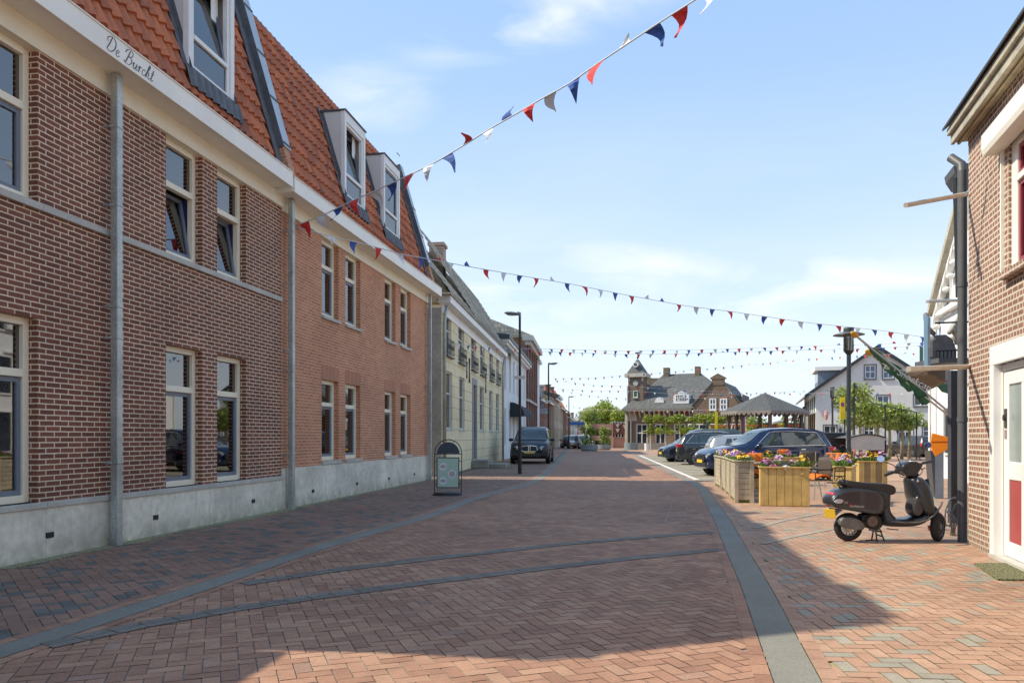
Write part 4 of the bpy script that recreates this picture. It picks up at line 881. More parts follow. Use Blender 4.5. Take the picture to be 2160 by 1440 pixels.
# ------------------------------------------------------------------ square: grey gabled house
gY = 60.0; c30 = math.tan(R(18))
FG = Fr(kx(1721)*gY, gY, 1, -c30)      # local x to the right (and a little nearer); local y away
gw = mat('pale_grey_render', (.68, .67, .64), .9, v1=(.35, .08), v2=(4, .05), bmp=.25, bscale=12)
GH = froot('gabled_house', 'large pale grey rendered gabled house across the square', 'house', FG)
W_ = FG.t(1983); xa = FG.t(1850); zE = FG.z(1721, 822); zA = FG.z(1850, 733); print('grey', W_, xa, zE, zA)
def gh(px0, px1, py0, py1): a = FG.t(px0); b = FG.t(px1); return (a, b, FG.z((px0+px1)/2, py1), FG.z((px0+px1)/2, py0))
gws = [gh(1824.5, 1847, 770, 797.5), gh(1862.5, 1885, 770, 797.5), gh(1756, 1783, 834, 855), gh(1850, 1876, 834, 856), gh(1928, 1957, 833, 855),
       gh(1738, 1764, 897, 922), gh(1822, 1844, 897, 935), gh(1895, 1925, 897, 943), gh(1947, 1975, 897, 938)]
hi = [g_ for g_ in gws if g_[3] > zE]; lo = [g_ for g_ in gws if g_[3] <= zE]
wall_holes(0, W_, 0, zE, lo, 0, .18).build('wall', gw, GH)
# gable part
g_ = MB(); hz0, hz1 = hi[0][2], hi[0][3]
def xl(z): return xa*(z-zE)/(zA-zE)
def xr(z): return W_-(W_-xa)*(z-zE)/(zA-zE)
g_.q((0, 0, zE), (W_, 0, zE), (xr(hz0), 0, hz0), (xl(hz0), 0, hz0)); g_.q((xl(hz1), 0, hz1), (xr(hz1), 0, hz1), (xa, 0, zA))
g_.q((xl(hz0), 0, hz0), (hi[0][0], 0, hz0), (hi[0][0], 0, hz1), (xl(hz1), 0, hz1)); g_.q((hi[0][1], 0, hz0), (hi[1][0], 0, hz0), (hi[1][0], 0, hz1), (hi[0][1], 0, hz1)); g_.q((hi[1][1], 0, hz0), (xr(hz0), 0, hz0), (xr(hz1), 0, hz1), (hi[1][1], 0, hz1))
for h in hi: g_.q((h[0], 0, h[2]), (h[0], .18, h[2]), (h[0], .18, h[3]), (h[0], 0, h[3])).q((h[1], 0, h[2]), (h[1], .18, h[2]), (h[1], .18, h[3]), (h[1], 0, h[3])).q((h[0], 0, h[3]), (h[1], 0, h[3]), (h[1], .18, h[3]), (h[0], .18, h[3]))
g_.build('gable', gw, GH)
bluegl = mat('glass_painted_sky_blue', (.05, .09, .19), .08, v1=(.8, .3), v2=None, bmp=0, spec=.9)  # blue of the mirrored sky is put into the base colour
gf_ = mat('grey_window_surround', (.13, .14, .15), .6, v1=None, bmp=0)
for i, h in enumerate(gws):
    simple_window(GH, *h, .10, fw=.07, mull=2, bars=(.5,) if i < 2 else ((.72,) if i > 5 else ()), glassm=bluegl if i in (0, 1, 3) else dglass)
    MB().box(h[0]-.08, h[1]+.08, -.10, .0, h[2]-.14, h[2]-.02).build('sill', gf_, GH)
    MB().box(h[0]-.09, h[0], -.012, .0, h[2], h[3]+.09).box(h[1], h[1]+.09, -.012, 0, h[2], h[3]+.09).box(h[0], h[1], -.012, 0, h[3], h[3]+.09).build('surround', gf_, GH)
# left flank, white, with tall window strips
FGL = 16
m_ = MB().q((0, 0, 0), (0, FGL, 0), (0, FGL, zE), (0, 0, zE)).q((W_, 0, 0), (W_, FGL, 0), (W_, FGL, zE), (W_, 0, zE)).build('side_wall', mat('white_flank', (.74, .73, .70), .8), GH)
m_ = MB(); ms = MB()
for k in range(6): y = 1.2+k*2.4; m_.box(-.03, 0, y, y+1.0, 1.2, zE-.5); ms.box(-.10, -.03, y-.12, y, 1.0, zE-.45)
m_.build('flank_windows', dglass, GH); ms.build('flank_mullions', gf_, GH)
# roof
sl_l = (zA-zE)/xa; sl_r = (zA-zE)/(W_-xa); t_ = .16; ol = .8
rm = tilemat('brown_grey_tile', (.16, .13, .11), (.12, .10, .09), .26, .34, .3, bmp=.6)
MB().prism([(-ol, zE-ol*sl_l), (xa, zA), (xa, zA+t_), (-ol, zE-ol*sl_l+t_)], -.30, FGL, 'y').build('roof', rm, GH)
MB().prism([(W_+.4, zE-.4*sl_r), (xa, zA), (xa, zA+t_), (W_+.4, zE-.4*sl_r+t_)], -.30, FGL, 'y').build('roof', rm, GH)
MB().prism([(-ol-.05, zE-ol*sl_l-.12), (xa, zA-.12), (xa, zA+t_+.02), (-ol-.05, zE-ol*sl_l+t_+.02)], -.36, -.301, 'y').prism([(W_+.45, zE-.45*sl_r-.12), (xa, zA-.12), (xa, zA+t_+.02), (W_+.45, zE-.45*sl_r+t_+.02)], -.36, -.301, 'y').build('verge_board', darkmetal, GH)
dxa, dxb = FG.t(1728), FG.t(1790); zz0 = FG.z(1735, 803); zz1 = FG.z(1735, 771)
DM = MB().box(dxa, dxb, 1.2, 5, zz0-1.2, zz1-.25).build('dormer', mat('dormer_blue_grey', (.16, .20, .25), .6), GH)
MB().box(dxa-.25, dxb, .9, 5.2, zz1-.3, zz1).build('dormer_roof', white, DM)
MB().box(dxa-.02, dxa, 1.3, 4.8, zz0, zz1-.35).build('pane', dglass, DM)
for px in (1772, 1850, 1892):
    x = FG.t(px); z = FG.z(px, 905); MB().box(x-.02, x+.02, -.25, 0, z+.1, z+.14).lathe([(.03, z-.35), (.12, z-.1), (.12, z-.02), (.03, z+.1)], (x, -.25, 0), 6).build('wall_lantern', darkmetal, GH)
# white low glass awning at the flank foot
MB().prism([(-3.2, 2.6), (0, 3.4), (0, 3.3), (-3.2, 2.5)], .2, 10, 'y').build('awning', mat('awning_grey_white', (.5, .55, .56), .6), GH)
HB = root('hanging_banner', 'pale red and white striped pennant hanging on the grey house', 'banner', FG.w(FG.t(1742), -.35, 0), FG.rot)
z0, z1 = FG.z(1742, 882), FG.z(1742, 868)
MB().lathe([(.02, z0-.15), (.12, z0), (.17, (z0+z1)/2), (.12, z1), (.02, z1+.1)], (0, 0, 0), 10).tube([(0, .35, z1+.1), (0, 0, z1+.1)], .015, 5).build('pennant', mat('pennant_pink', (.55, .30, .27), .8, v1=(8, .4)), HB)
# pale wall to its right
RW = root('white_side_house', 'white house edge right of the grey gabled house, behind the dark pillar', 'house', (kx(1983)*40, 40, 0), math.atan2(-1, -.2969))
MB().box(-2, 7, .0, 5, 0, 4.35).build('wall', whiteplaster, RW)
for x in (0, 2.2, 4.4): simple_window(RW, x, x+1.0, 1.0, 2.8, -.03)
MB().box(-2.2, 7, -.3, 5, 4.35, 4.6).build('roof', white, RW)
MB().tube([(-1.9, -.1, 4.4), (-1.9, -.1, 0)], .05, 8).build('downpipe', white, RW)
# ------------------------------------------------------------------ the hall with the tower
hY = 86.0; FH = Fr(kx(1325)*hY, hY, 1, -math.tan(R(24)))
bH = brick('hall_brick', (.22, .15, .10), (.15, .105, .075), (.19, .155, .12), .22, .065, .008, dirt=.12, bmp=.15)
hallst = mat('hall_stone', (.48, .44, .36), .8)
HL = froot('hall', 'brown brick hall with big slate hipped roof and a clock turret', 'hall', FH)
def hz(px, py, off=0): return FH.z(px, py, off)
def hx(px, off=0): return FH.t(px, off)
xe = hx(1462); zEv = hz(1325, 865)
winH = [(hx(1341), hx(1366), hz(1350, 937), hz(1350, 893)), (hx(1381), hx(1404), hz(1390, 937), hz(1390, 893)), (hx(1421), hx(1446), hz(1430, 937), hz(1430, 893))]
wall_holes(0, xe, 0, zEv, winH, 0, .3).q((0, 0, 0), (0, 14, 0), (0, 14, zEv), (0, 0, zEv)).build('wall', bH, HL)
for w__ in winH: simple_window(HL, *w__, .15, fw=.16, mull=2, bars=(.55,), fm=mat('hall_frame', (.60, .58, .50), .6), sill=hallst)
# slate roof with hipped ends
rY = 5.0
xra, xrb = hx(1400, rY+0), hx(1478, rY); zrg = hz(1440, 788, rY); print('hall', xe, zEv, zrg, xra, xrb)
ovh = .9; xR2 = hx(1560)
mb = MB(); A = (-ovh*.6, -ovh, zEv+.1); B = (xR2, -ovh, zEv+.1); C_ = (xrb, rY, zrg); D_ = (xra, rY, zrg); E_ = (-ovh*.6, 2*rY, zEv+.1); G_ = (xR2, 2*rY, zEv+.1)
mb.q(A, B, C_, D_).q(A, D_, E_).q(B, G_, C_).q(E_, D_, C_, G_)
mb.build('roof', slate, HL)
MB().box(-ovh*.6, xe, -ovh, 0, zEv-.12, zEv+.09).build('eaves_board', mat('eaves_grey', (.20, .185, .15), .8), HL)
m_ = MB()
for i in range(13): x = .3+i*(xe-.6)/12; m_.box(x-.07, x+.07, -ovh+.15, 0, zEv-.75, zEv-.12) if False else m_.prism([(-ovh+.1, zEv-.12), (0, zEv-.12), (0, zEv-.85), (-.12, zEv-.85)], x-.07, x+.07, 'x')
m_.build('bracket', hallst, HL)
for p0, p1 in ((1401, 1412), (1467, 1477)):
    x0, x1 = hx(p0, rY), hx(p1, rY); MB().box(x0, x1, rY-.5, rY+.5, zrg-.4, zrg+.75).build('chimney', brick('old_yellow_brick', (.19, .14, .08), (.15, .11, .06), (.2, .17, .12), .22, .065, .01) if 'old_yellow_brick' not in MATS else MATS['old_yellow_brick'], HL)
# dormers on the slate
def slatey(z): return -ovh+(z-zEv-.1)/(zrg-zEv-.1)*(rY+ovh)
def arch_dormer(pa, pb, py0, py1, arch, flat):
    z0 = hz((pa+pb)/2, py0, 1); z1 = hz((pa+pb)/2, py1, 1); y = slatey(z0)-.1; x0, x1 = hx(pa, y), hx(pb, y); cx = (x0+x1)/2; rr = (x1-x0)/2*arch; zb = z1-rr
    n = 12; pl = [(x0, z0), (x1, z0)]
    if flat: pl += [(x1, zb), (cx+rr, zb)]
    pl += [(cx+rr*math.cos(R(180*i/n)), zb+rr*math.sin(R(180*i/n))) for i in range(n+1)]
    if flat: pl += [(cx-rr, zb), (x0, zb)]
    yb = slatey(z1)+.3
    d_ = MB().prism(pl, y, yb).build('dormer', white, HL)
    gl = MB(); nx = 6 if flat else 4; w1 = (x1-x0-.5)/nx; pz = MB()
    for i in range(nx):
        xx = x0+.25+i*w1; top = zb-.1 if flat else zb+math.sqrt(max(0, (rr-.3)**2-(xx+w1/2-cx)**2))-.1
        z = z0+.3
        while z+.3 < top+.2: pz.box(xx+.04, xx+w1-.04, y-.012, y-.004, z, min(z+.34, top)); z += .42
    if flat:
        for i in range(4): xx = cx-.6*rr+i*.3*rr; pz.box(xx+.03, xx+.3*rr-.03, y-.012, y-.004, zb+.1, zb+.5*rr)
    pz.build('pane', dglass, d_)
arch_dormer(1380.5, 1400.5, 850, 838.5, .85, False); arch_dormer(1420.5, 1453, 852, 826, .42, True)
# gabled wing on the right
yg = -1.4; gx0, gx1 = hx(1462, yg), hx(1562, yg); gax = hx(1514.5, yg); zg0 = hz(1462, 857, yg); zga = hz(1514, 808, yg)
gwin = [(hx(1496, yg), hx(1511, yg), hz(1503, 865, yg), hz(1503, 840, yg)), (hx(1518.5, yg), hx(1534, yg), hz(1526, 865, yg), hz(1526, 840, yg))]
WG = MB().q((gx0, yg, 0), (gx1, yg, 0), (gx1, yg, zg0), (gax+.6, yg, zga), (gax-.6, yg, zga), (gx0, yg, zg0)).q((gx0, yg, 0), (gx0, 6, 0), (gx0, 6, zg0), (gx0, yg, zg0)).q((gx1, yg, 0), (gx1, 6, 0), (gx1, 6, zg0), (gx1, yg, zg0)).build('gable_wing', bH, HL)
for g in gwin: simple_window(WG, *g, yg-.03, fw=.14, mull=2, bars=(.5,), glassm=bluegl, sill=hallst)
MB().prism([(gx0-.1, zg0), (gax-.6, zga), (gax-.6, zga+.15), (gx0-.1, zg0+.2)], yg-.12, 8).prism([(gx1+.1, zg0), (gax+.6, zga), (gax+.6, zga+.15), (gx1+.1, zg0+.2)], yg-.12, 8).build('wing_roof', slate, WG)
zc1 = hz(1514, 799, yg); MB().box(gax-.65, gax+.65, yg-.05, yg+.5, zga-.2, zc1).box(gax-.8, gax+.8, yg-.1, yg+.55, zc1, zc1+.15).prism([(gax-.8, zc1+.15), (gax+.8, zc1+.15), (gax, zc1+.6)], yg-.1, yg+.55).build('chimney', bH, WG)
MB().box(hx(1546, 0), hx(1566, 0), -.8, 6, hz(1555, 845), hz(1555, 831)).build('side_dormer', slate, WG)
MB().box(gx0, gx1, yg-.15, yg-.003, hz(1500, 889, yg), hz(1500, 886, yg)).build('string_course', hallst, WG)
for p in (1475, 1520, 1550):
    x = hx(p, yg); simple_window(WG, x-1.2, x+1.2, .9, hz(1500, 893, yg), yg-.03, fw=.12, mull=2, bars=(.6,))
# name board
bx0_, bx1_ = hx(1421.5, -.05), hx(1457.5, -.05); bz0, bz1 = hz(1440, 883), hz(1440, 877)
NBD = MB().box(bx0_, bx1_, -.08, -.02, bz0, bz1).build('name_board', mat('board_cream', (.55, .55, .47), .7, v1=None, v2=None, bmp=0), HL)
textmesh('letters', 'HANDELSHUIS', .36, black, NBD, Matrix.Translation(((bx0_+bx1_)/2, -.083, (bz0+bz1)/2)) @ Matrix.Rotation(R(90), 4, 'X'), .002, maxw=(bx1_-bx0_)*.82)
MB().tube([(.35, -.12, zEv), (.35, -.12, 0)], .07, 8).tube([(xe-.1, -.12, zEv), (xe-.1, -.12, 0)], .06, 8).build('downpipe', mat('pale_pipe', (.5, .5, .46), .6), HL)
MB().box(0, xe, -.1, -.0, 0, .7).build('plinth', mat('dark_plinth', (.2, .19, .17), .8), HL)
MB().box(.0, 1.0, -.06, 0, 3.2, zEv-.1).box(-.3, 0, -.3, 2, 0, zEv).build('corner_pier', hallst, HL)
# tower
tx0_, tx1_ = hx(1325, .5), hx(1357, .5); tc_ = (tx0_+tx1_)/2; tw_ = (tx1_-tx0_)/2; tzt = hz(1341, 795, .5); tz2 = hz(1341, 792, .5); tap = hz(1341, 757, .5)
TW = MB().box(tx0_, tx1_, .5, .5+2*tw_, 0, tzt).build('turret', bH, HL)
MB().box(tx0_-.35, tx1_+.35, .2, .8+2*tw_, tzt, tz2+.25).box(tx0_, tx0_+.2, .42, .5, tzt-.5, tzt).box(tx1_-.2, tx1_, .42, .5, tzt-.5, tzt).box(tx0_-.12, tx0_, .4, 2.6, zEv, hz(1341, 813, .5)).build('cornice', hallst, TW)
cy_ = .5+tw_
mb = MB(); zb_ = tz2+.25; r1, r2 = tw_+.15, .12
mb.q(*[(tc_+sx*r1, cy_+sy*r1, zb_) for sx, sy in ((-1, -1), (1, -1), (1, 1), (-1, 1))])
for (a0, a1), (b0, b1) in (((-1, -1), (1, -1)), ((1, -1), (1, 1)), ((1, 1), (-1, 1)), ((-1, 1), (-1, -1))):
    mb.q((tc_+a0*r1, cy_+a1*r1, zb_), (tc_+b0*r1, cy_+b1*r1, zb_), (tc_+b0*r2, cy_+b1*r2, tap), (tc_+a0*r2, cy_+a1*r2, tap))
mb.build('spire', slate, TW)
MB().tube([(tc_, cy_, tap-.1), (tc_, cy_, tap+.9)], .05, 6).lathe([(.02, tap+.1), (.16, tap+.25), (.02, tap+.4)], (tc_, cy_, 0), 8).box(tc_-.3, tc_+.35, cy_-.02, cy_+.02, tap+.7, tap+.85).build('weather_vane', darkmetal, TW)
ys_ = cy_-r1*.78
MB().lathe([(0, 0), (.3, 0), (.3, .5)], (tc_, ys_-.25, zb_+1.0), 14, 'y').build('round_dormer', white, TW); MB().lathe([(0, 0), (.2, 0)], (tc_, ys_-.262, zb_+1.0), 12, 'y').build('pane', dglass, TW)
MB().lathe([(0, 0), (.3, 0), (.3, .1)], (tc_, .40, hz(1341, 808, .5)), 16, 'y').build('clock_face', mat('pale_clock', (.42, .44, .42), .6), TW)
simple_window(TW, tc_-.25, tc_+.25, hz(1341, 838, .5), hz(1341, 824, .5), .45, fw=.06, glassm=mat('green_shutter', (.02, .14, .07), .5, v1=None, v2=None, bmp=0), sill=hallst)
# pale house behind the tower + modern pink building
BHh = root('distant_house', 'yellowish tiled roof showing between the turret and the slate roof', 'house', (kx(1368)*110, 110, 0)); MB().box(-.8, 6, 0, 6, 0, 9.0).build('wall', bH, BHh)
MB().prism([(-.9, 9.0), (6.2, 9.0), (6.2, 9.9), (-.9, 9.9)], -.3, 6).build('roof', tileY, BHh)
mY = 96; FM = Fr(kx(1248)*mY, mY, 1, -.22)
pinkb = brick('pink_brick', (.52, .30, .24), (.46, .26, .20), (.5, .38, .32), .22, .065, .006, dirt=.1, bmp=.1)
PB = froot('modern_building', 'flat roofed pink brick building with a dark red upper block', 'building', FM)
m1 = FM.t(1293); m2 = FM.t(1322); zt1 = FM.z(1270, 894)
r1_ = (FM.t(1251), FM.t(1290), FM.z(1270, 918), FM.z(1270, 905)); r2_ = (FM.t(1255), FM.t(1289), FM.z(1270, 940), FM.z(1270, 929))
wall_holes(0, m1, 0, zt1, [r1_, r2_], 0, .5).q((0, 0, 0), (0, 9, 0), (0, 9, zt1), (0, 0, zt1)).build('wall', pinkb, PB)
for r_ in (r1_, r2_): simple_window(PB, *r_, .3, fw=.1, mull=9, fm=darkmetal)
MB().box(m1, m2, -.1, 8, FM.z(1305, 915), FM.z(1305, 893)).build('dark_block', mat('dark_red_cladding', (.14, .06, .055), .7), PB)
MB().box(m1, m2, .3, 8, 0, FM.z(1305, 915)).build('lower_wall', pinkb, PB)
for p in (1298, 1304, 1311, 1317): x = FM.t(p); simple_window(PB, x-.45, x+.35, 1.3, 3.3, .27, fw=.09)
for p, q in ((1303, 898), (1303, 908), (1318, 900)):
    x = FM.t(p); z = FM.z(p, q); MB().prism([(x-.26, z+.24), (x+.26, z+.24), (x, z-.26)], -.14, -.101).build('emblem', mat('emblem_cream', (.6, .55, .42), .6, v1=None, v2=None, bmp=0), PB)
# ------------------------------------------------------------------ bandstand
bY = 56.0; bc = Vector((kx(1613)*bY, bY, 0)); BS = root('bandstand', 'octagonal wooden bandstand with a scalloped fringe under a grey shingled roof', 'gazebo', bc, R(12))
shin = tilemat('grey_shingle', (.105, .105, .10), (.08, .08, .076), .32, .2, .3, (.07, .07, .07), bmp=.5)
oldw = woodmat('old_grey_wood', (.14, .11, .09), (.09, .07, .06))
rr = 3.15; zb1 = HC+(HY-868)/F*bY; zt1_ = HC+(HY-829)/F*bY; n = 8
pts = [(rr*math.cos(R(22.5+45*i)), rr*math.sin(R(22.5+45*i))) for i in range(n)]
mb = MB()
for i in range(n):
    a, b = pts[i], pts[(i+1) % n]; mb.q((*a, zb1), (*b, zb1), (b[0]*.02, b[1]*.02, zt1_), (a[0]*.02, a[1]*.02, zt1_))
mb.build('roof', shin, BS)
mb = MB()
for i in range(n):
    a, b = Vector(pts[i]), Vector(pts[(i+1) % n]); k = 7
    for j in range(k):
        p, q = a+(b-a)*j/k, a+(b-a)*(j+1)/k; m0, m1_, m2_ = p+(q-p)*.25, p+(q-p)*.5, p+(q-p)*.75
        for s in (1, .985): mb.q((*(p*s), zb1), (*(q*s), zb1), (*(q*s), zb1-.13), (*(m2_*s), zb1-.26), (*(m1_*s), zb1-.32), (*(m0*s), zb1-.26), (*(p*s), zb1-.13))
mb.build('fringe', mat('fringe_grey', (.24, .21, .19), .8), BS, fixn=False)
for i in range(n):
    x, y = pts[i][0]*.82, pts[i][1]*.82; MB().box(x-.1, x+.1, y-.1, y+.1, 0, zb1+.1).obox((x*.93, y*.93, zb1-.45), .08, .08, .7, 0, R(25)).build('post', oldw, BS)
m_ = MB()
for i in range(n):
    if i == 6: continue
    a, b = Vector(pts[i])*.82, Vector(pts[(i+1) % n])*.82; m_.tube([(*a, 1.25), (*b, 1.25)], .05, 4)
    for j in range(9): p = a+(b-a)*j/9; m_.box(p.x-.025, p.x+.025, p.y-.025, p.y+.025, .4, 1.25)
m_.build('railing', mat('railing_wood', (.26, .22, .17), .8), BS)
MB().lathe([(rr*.9, 0), (rr*.9, .4), (0, .4)], (0, 0, 0), 8).build('floor', concrete, BS)
# ------------------------------------------------------------------ cars
def carpaint(name, c, rough=.28, met=.3):
    m, nt, b = newmat(name); b.inputs['Base Color'].default_value = (*c, 1); b.inputs['Roughness'].default_value = rough; b.inputs['Metallic'].default_value = met
    b.inputs['Coat Weight'].default_value = 0.3 if 'black' in name else .8; b.inputs['Coat Roughness'].default_value = .03; MATS[name] = m; return m
tyre = mat('tyre', (.022, .022, .022), .8, v1=None, bmp=0)
alloy = mat('alloy', (.45, .46, .48), .3, metal=.8, v1=None, v2=None, bmp=0)
trimblack = mat('black_plastic', (.025, .027, .03), .55, v1=None, v2=None, bmp=0)
platey = mat('yellow_plate', (.75, .50, .03), .5, v1=None, v2=None, bmp=0)
lampglass = mat('headlamp_glass', (.55, .60, .62), .08, metal=.4, v1=None, v2=None, bmp=0)
redlamp = mat('tail_lamp_red', (.55, .02, .015), .15, v1=None, v2=None, bmp=0)
carglass = mat('car_glass', (.035, .055, .06), .04, v1=(1.5, .5), v2=None, bmp=0, spec=1.0)
def interp(keys, x):
    for (a, va), (b, vb) in zip(keys, keys[1:]):
        if a <= x <= b: t = (x-a)/(b-a); t = t*t*(3-2*t)*.5+t*.5; return va+(vb-va)*t
    return keys[0][1] if x < keys[0][0] else keys[-1][1]
def make_car(label, cat, paint, Lc, Wc, H, top, belt, cab, glassx, wr=.34, wb=None, clear=.2, front_grille='plain', chromeline=False, rails=False, group='cars parked around the square', rearwin=True, hook=False, wheelx=None):
    """x forward. top: keys (x, z) of the centre line; cab=(rear roof x, front roof x); belt: keys for the waistline"""
    o = root('parked_car', label, cat, group=group)
    h = Lc/2; W = Wc/2; xs = sorted(set([round(-h+Lc*i/72, 4) for i in range(73)]))
    def wid(x):
        e = abs(x)/h; return W*(1-.16*max(0, (e-.80)/.20)**2-.30*max(0, (e-.95)/.05)**2*.6)
    def ztop(x): return interp(top, x)
    def zbelt(x): return min(interp(belt, x), ztop(x)-.03)
    def cabf(x): return max(0, min(1, (ztop(x)-interp(belt, x)-.02)/(H-interp(belt, x)-.02)))
    def sec(x):
        w_ = wid(x); zb = clear+.10*max(0, (abs(x)/h-.86)/.14); zt = ztop(x); zl = zbelt(x); c = cabf(x)
        wt = w_*(.90-(.15 if rails else .19)*c); zs = zt-.03-.05*c
        return [(0, zb), (w_*.88, zb), (w_*.97, zb+.07), (w_*1.0, zb+.28), (w_*1.0, zb+.30+(zl-zb-.3)*.45), (w_*.985, zl-.07), (w_*.955, zl), (w_*.955+(wt-w_*.955)*.5, zl+(zs-zl)*.52), (wt, zs), (wt*.93, zt-.012), (wt*.5, zt+.012), (0, zt+.018)]
    V = []; n = 12
    for x in xs:
        s = sec(x); V += [(x, y, z) for y, z in s]+[(x, -y, z) for y, z in s[-2:0:-1]]
    k = 22; fc = []
    for i in range(len(xs)-1):
        for j in range(k): fc.append((i*k+j, i*k+(j+1) % k, (i+1)*k+(j+1) % k, (i+1)*k+j))
    fc.append(tuple(range(k))); fc.append(tuple((len(xs)-1)*k+j for j in range(k))[::-1])
    mb = MB(); mb.v = V; mb.f = fc; mb.m = [0]*len(fc); body = mb.build('body', paint, o, smooth='auto')
    # side glass: patches lying just outside the skin between waist and roof edge
    def P(x, v, side, out=.006):
        s = sec(x); a, b, c_ = s[6], s[7], s[8]
        if v < .52: t = v/.52; y, z = a[0]+(b[0]-a[0])*t, a[1]+(b[1]-a[1])*t
        else: t = (v-.52)/.48; y, z = b[0]+(c_[0]-b[0])*t, b[1]+(c_[1]-b[1])*t
        return (x, side*(y+out), z+out*.2)
    for side in (-1, 1):
        g = MB()
        for (xa, xb, ta, tb) in glassx:      # ta,tb: slant of the rear and front edge at the top
            m_ = 10
            for i in range(m_):
                for j in range(4):
                    def q(ii, jj):
                        v = .06+.80*jj/4; x0 = xa+ta*jj/4; x1 = xb+tb*jj/4; x = x0+(x1-x0)*ii/m_; return P(x, v, side)
                    g.q(q(i, j), q(i+1, j), q(i+1, j+1), q(i, j+1))
        g.build('side_window', carglass, body, smooth=True)
        if chromeline:
            x0 = glassx[0][0]-.05; x1 = glassx[-1][1]+.05; ln = [P(x0+(x1-x0)*i/20, .02, side, .012) for i in range(21)]; xt0 = glassx[0][0]+glassx[0][2]; xt1 = glassx[-1][1]+glassx[-1][3]
            up = [P(xt0+(xt1-xt0)*i/20, .93, side, .012) for i in range(21)]
            MB().tube(ln, .012, 5).tube(up, .010, 5).tube([ln[0], up[0]], .012, 5).tube([ln[-1], up[-1]], .012, 5).build('window_trim', chrome, body)
    # windscreen / rear window: between waist and roof along the centre line
    def scr(x0, x1, nm):
        g = MB(); m_ = 8
        for i in range(m_):
            xa, xb = x0+(x1-x0)*i/m_, x0+(x1-x0)*(i+1)/m_
            for j in range(6):
                def q(x, u): s = sec(x); wt = s[8][0]*.90; return (x, wt*u, ztop(x)+.020-.022*abs(u)**3)
                g.q(q(xa, -1+2*j/6), q(xb, -1+2*j/6), q(xb, -1+2*(j+1)/6), q(xa, -1+2*(j+1)/6))
        off = Vector((.012 if x1 > 0 else -.012, 0, .012)); g.xf(Matrix.Translation(off)); g.build(nm, carglass, body, smooth=True)
    fs = [x for x in xs if x > cab[1] and cabf(x) > .05]; scr(cab[1]+.04, max(fs)-.02, 'windscreen')
    rs = [x for x in xs if x < cab[0] and cabf(x) > .12]
    if rearwin and len(rs) > 1: scr(min(rs)+.02, cab[0]-.04, 'rear_window')
    # wheels
    wx = wheelx or (h-.86, -h+.92)
    for x in wx:
        for s in (-1, 1):
            y = s*(wid(x)+.004); arch = MB().lathe([(0, 0), (wr*1.17, 0), (wr*1.17, -.02*s)], (x, y-.002*s, wr), 26, 'y'); arch.v = [v for v in arch.v]; arch.build('wheel_arch', trimblack, o)
            T = MB().lathe([(wr*.60, .03*s), (wr*.92, .035*s), (wr, .0), (wr, -.20*s), (wr*.6, -.2*s)], (x, y, wr), 26, 'y').build('wheel', tyre, o, smooth='auto')
            r_ = MB().lathe([(wr*.62, .03*s), (wr*.56, .022*s), (wr*.54, -.01*s), (0, -.012*s)], (x, y, wr), 24, 'y')
            for a in range(7 if cat != 'x' else 5):
                c_, s_ = math.cos(a*2*math.pi/7), math.sin(a*2*math.pi/7); r_.obox((x+c_*wr*.32, y+.012*s, wr+s_*wr*.32), wr*.56, .03, .05, 0, 0, -a*2*math.pi/7)
            r_.lathe([(0, .035*s), (wr*.13, .03*s), (wr*.13, 0)], (x, y, wr), 12, 'y'); r_.build('rim', alloy, T)
            MB().lathe([(wr*.53, 0), (0, 0)], (x, y-.004*s, wr), 20, 'y').build('brake_disc', darkmetal, T)
    # sills, mirrors, lamps, plates, handles
    for s in (-1, 1):
        MB().box(wx[1]+wr*1.2, wx[0]-wr*1.2, s*(W-.03), s*(W+.006), clear-.01, clear+.11).build('sill_trim', trimblack, body)
        mx = glassx[-1][1]-.12; zm = zbelt(mx)+.08
        MB().lathe([(0, -.14), (.07, -.11), (.09, 0), (.07, .09), (0, .11)], (mx+.02, s*(W+.10), zm), 10, 'y', ry=.9).box(mx-.03, mx+.03, min(s*W*.92, s*(W+.1)), max(s*W*.92, s*(W+.1)), zm-.05, zm-.02).build('mirror', trimblack if not chromeline else paint, o, smooth='auto')
        for gx in glassx[-2:]:
            MB().box(gx[0]+.02, gx[0]+.20, s*(wid(gx[0]))-(.01 if s > 0 else .02), s*(wid(gx[0]))+(.02 if s > 0 else .01), zbelt(gx[0])-.14, zbelt(gx[0])-.11).build('door_handle', chrome if chromeline else trimblack, body)
            MB().box(gx[1]+.015, gx[1]+.024, s*(W+.0)-.004, s*(W+.0)+.004, clear+.2, zbelt(gx[1])-.02).build('door_gap', black, body)
    zf = ztop(h-.12)
    for s in (-1, 1):
        MB().lathe([(0, 0)]+[(r_, z_) for r_, z_ in ((.10, .02), (.13, -.06), (.12, -.22))][:3], (0, 0, 0), 14, 'x').xf(Matrix.Translation((h-.10, s*(W*.74), zf-.13)) @ Matrix.Rotation(s*R(28), 4, 'Z') @ Matrix.Diagonal((1, 1.75, .85, 1))).build('headlight', lampglass, o, smooth='auto')
        MB().lathe([(0, 0), (.055, 0), (.06, -.1)], (h-.035, s*W*.72, clear+.24), 10, 'x').build('fog_light', lampglass, o)
        wq = wid(-h+.16); zq = interp(belt, -h+.3); tl = MB().obox((-h+.17, s*(wq-.012), zq-.13), .26, .05, .17, -s*R(9)).obox((-h+.03, s*(wid(-h+.02)-.17), zq-.13), .08, .30, .15); tl.build('taillight', redlamp, o, bevel=.02)
    g = MB()
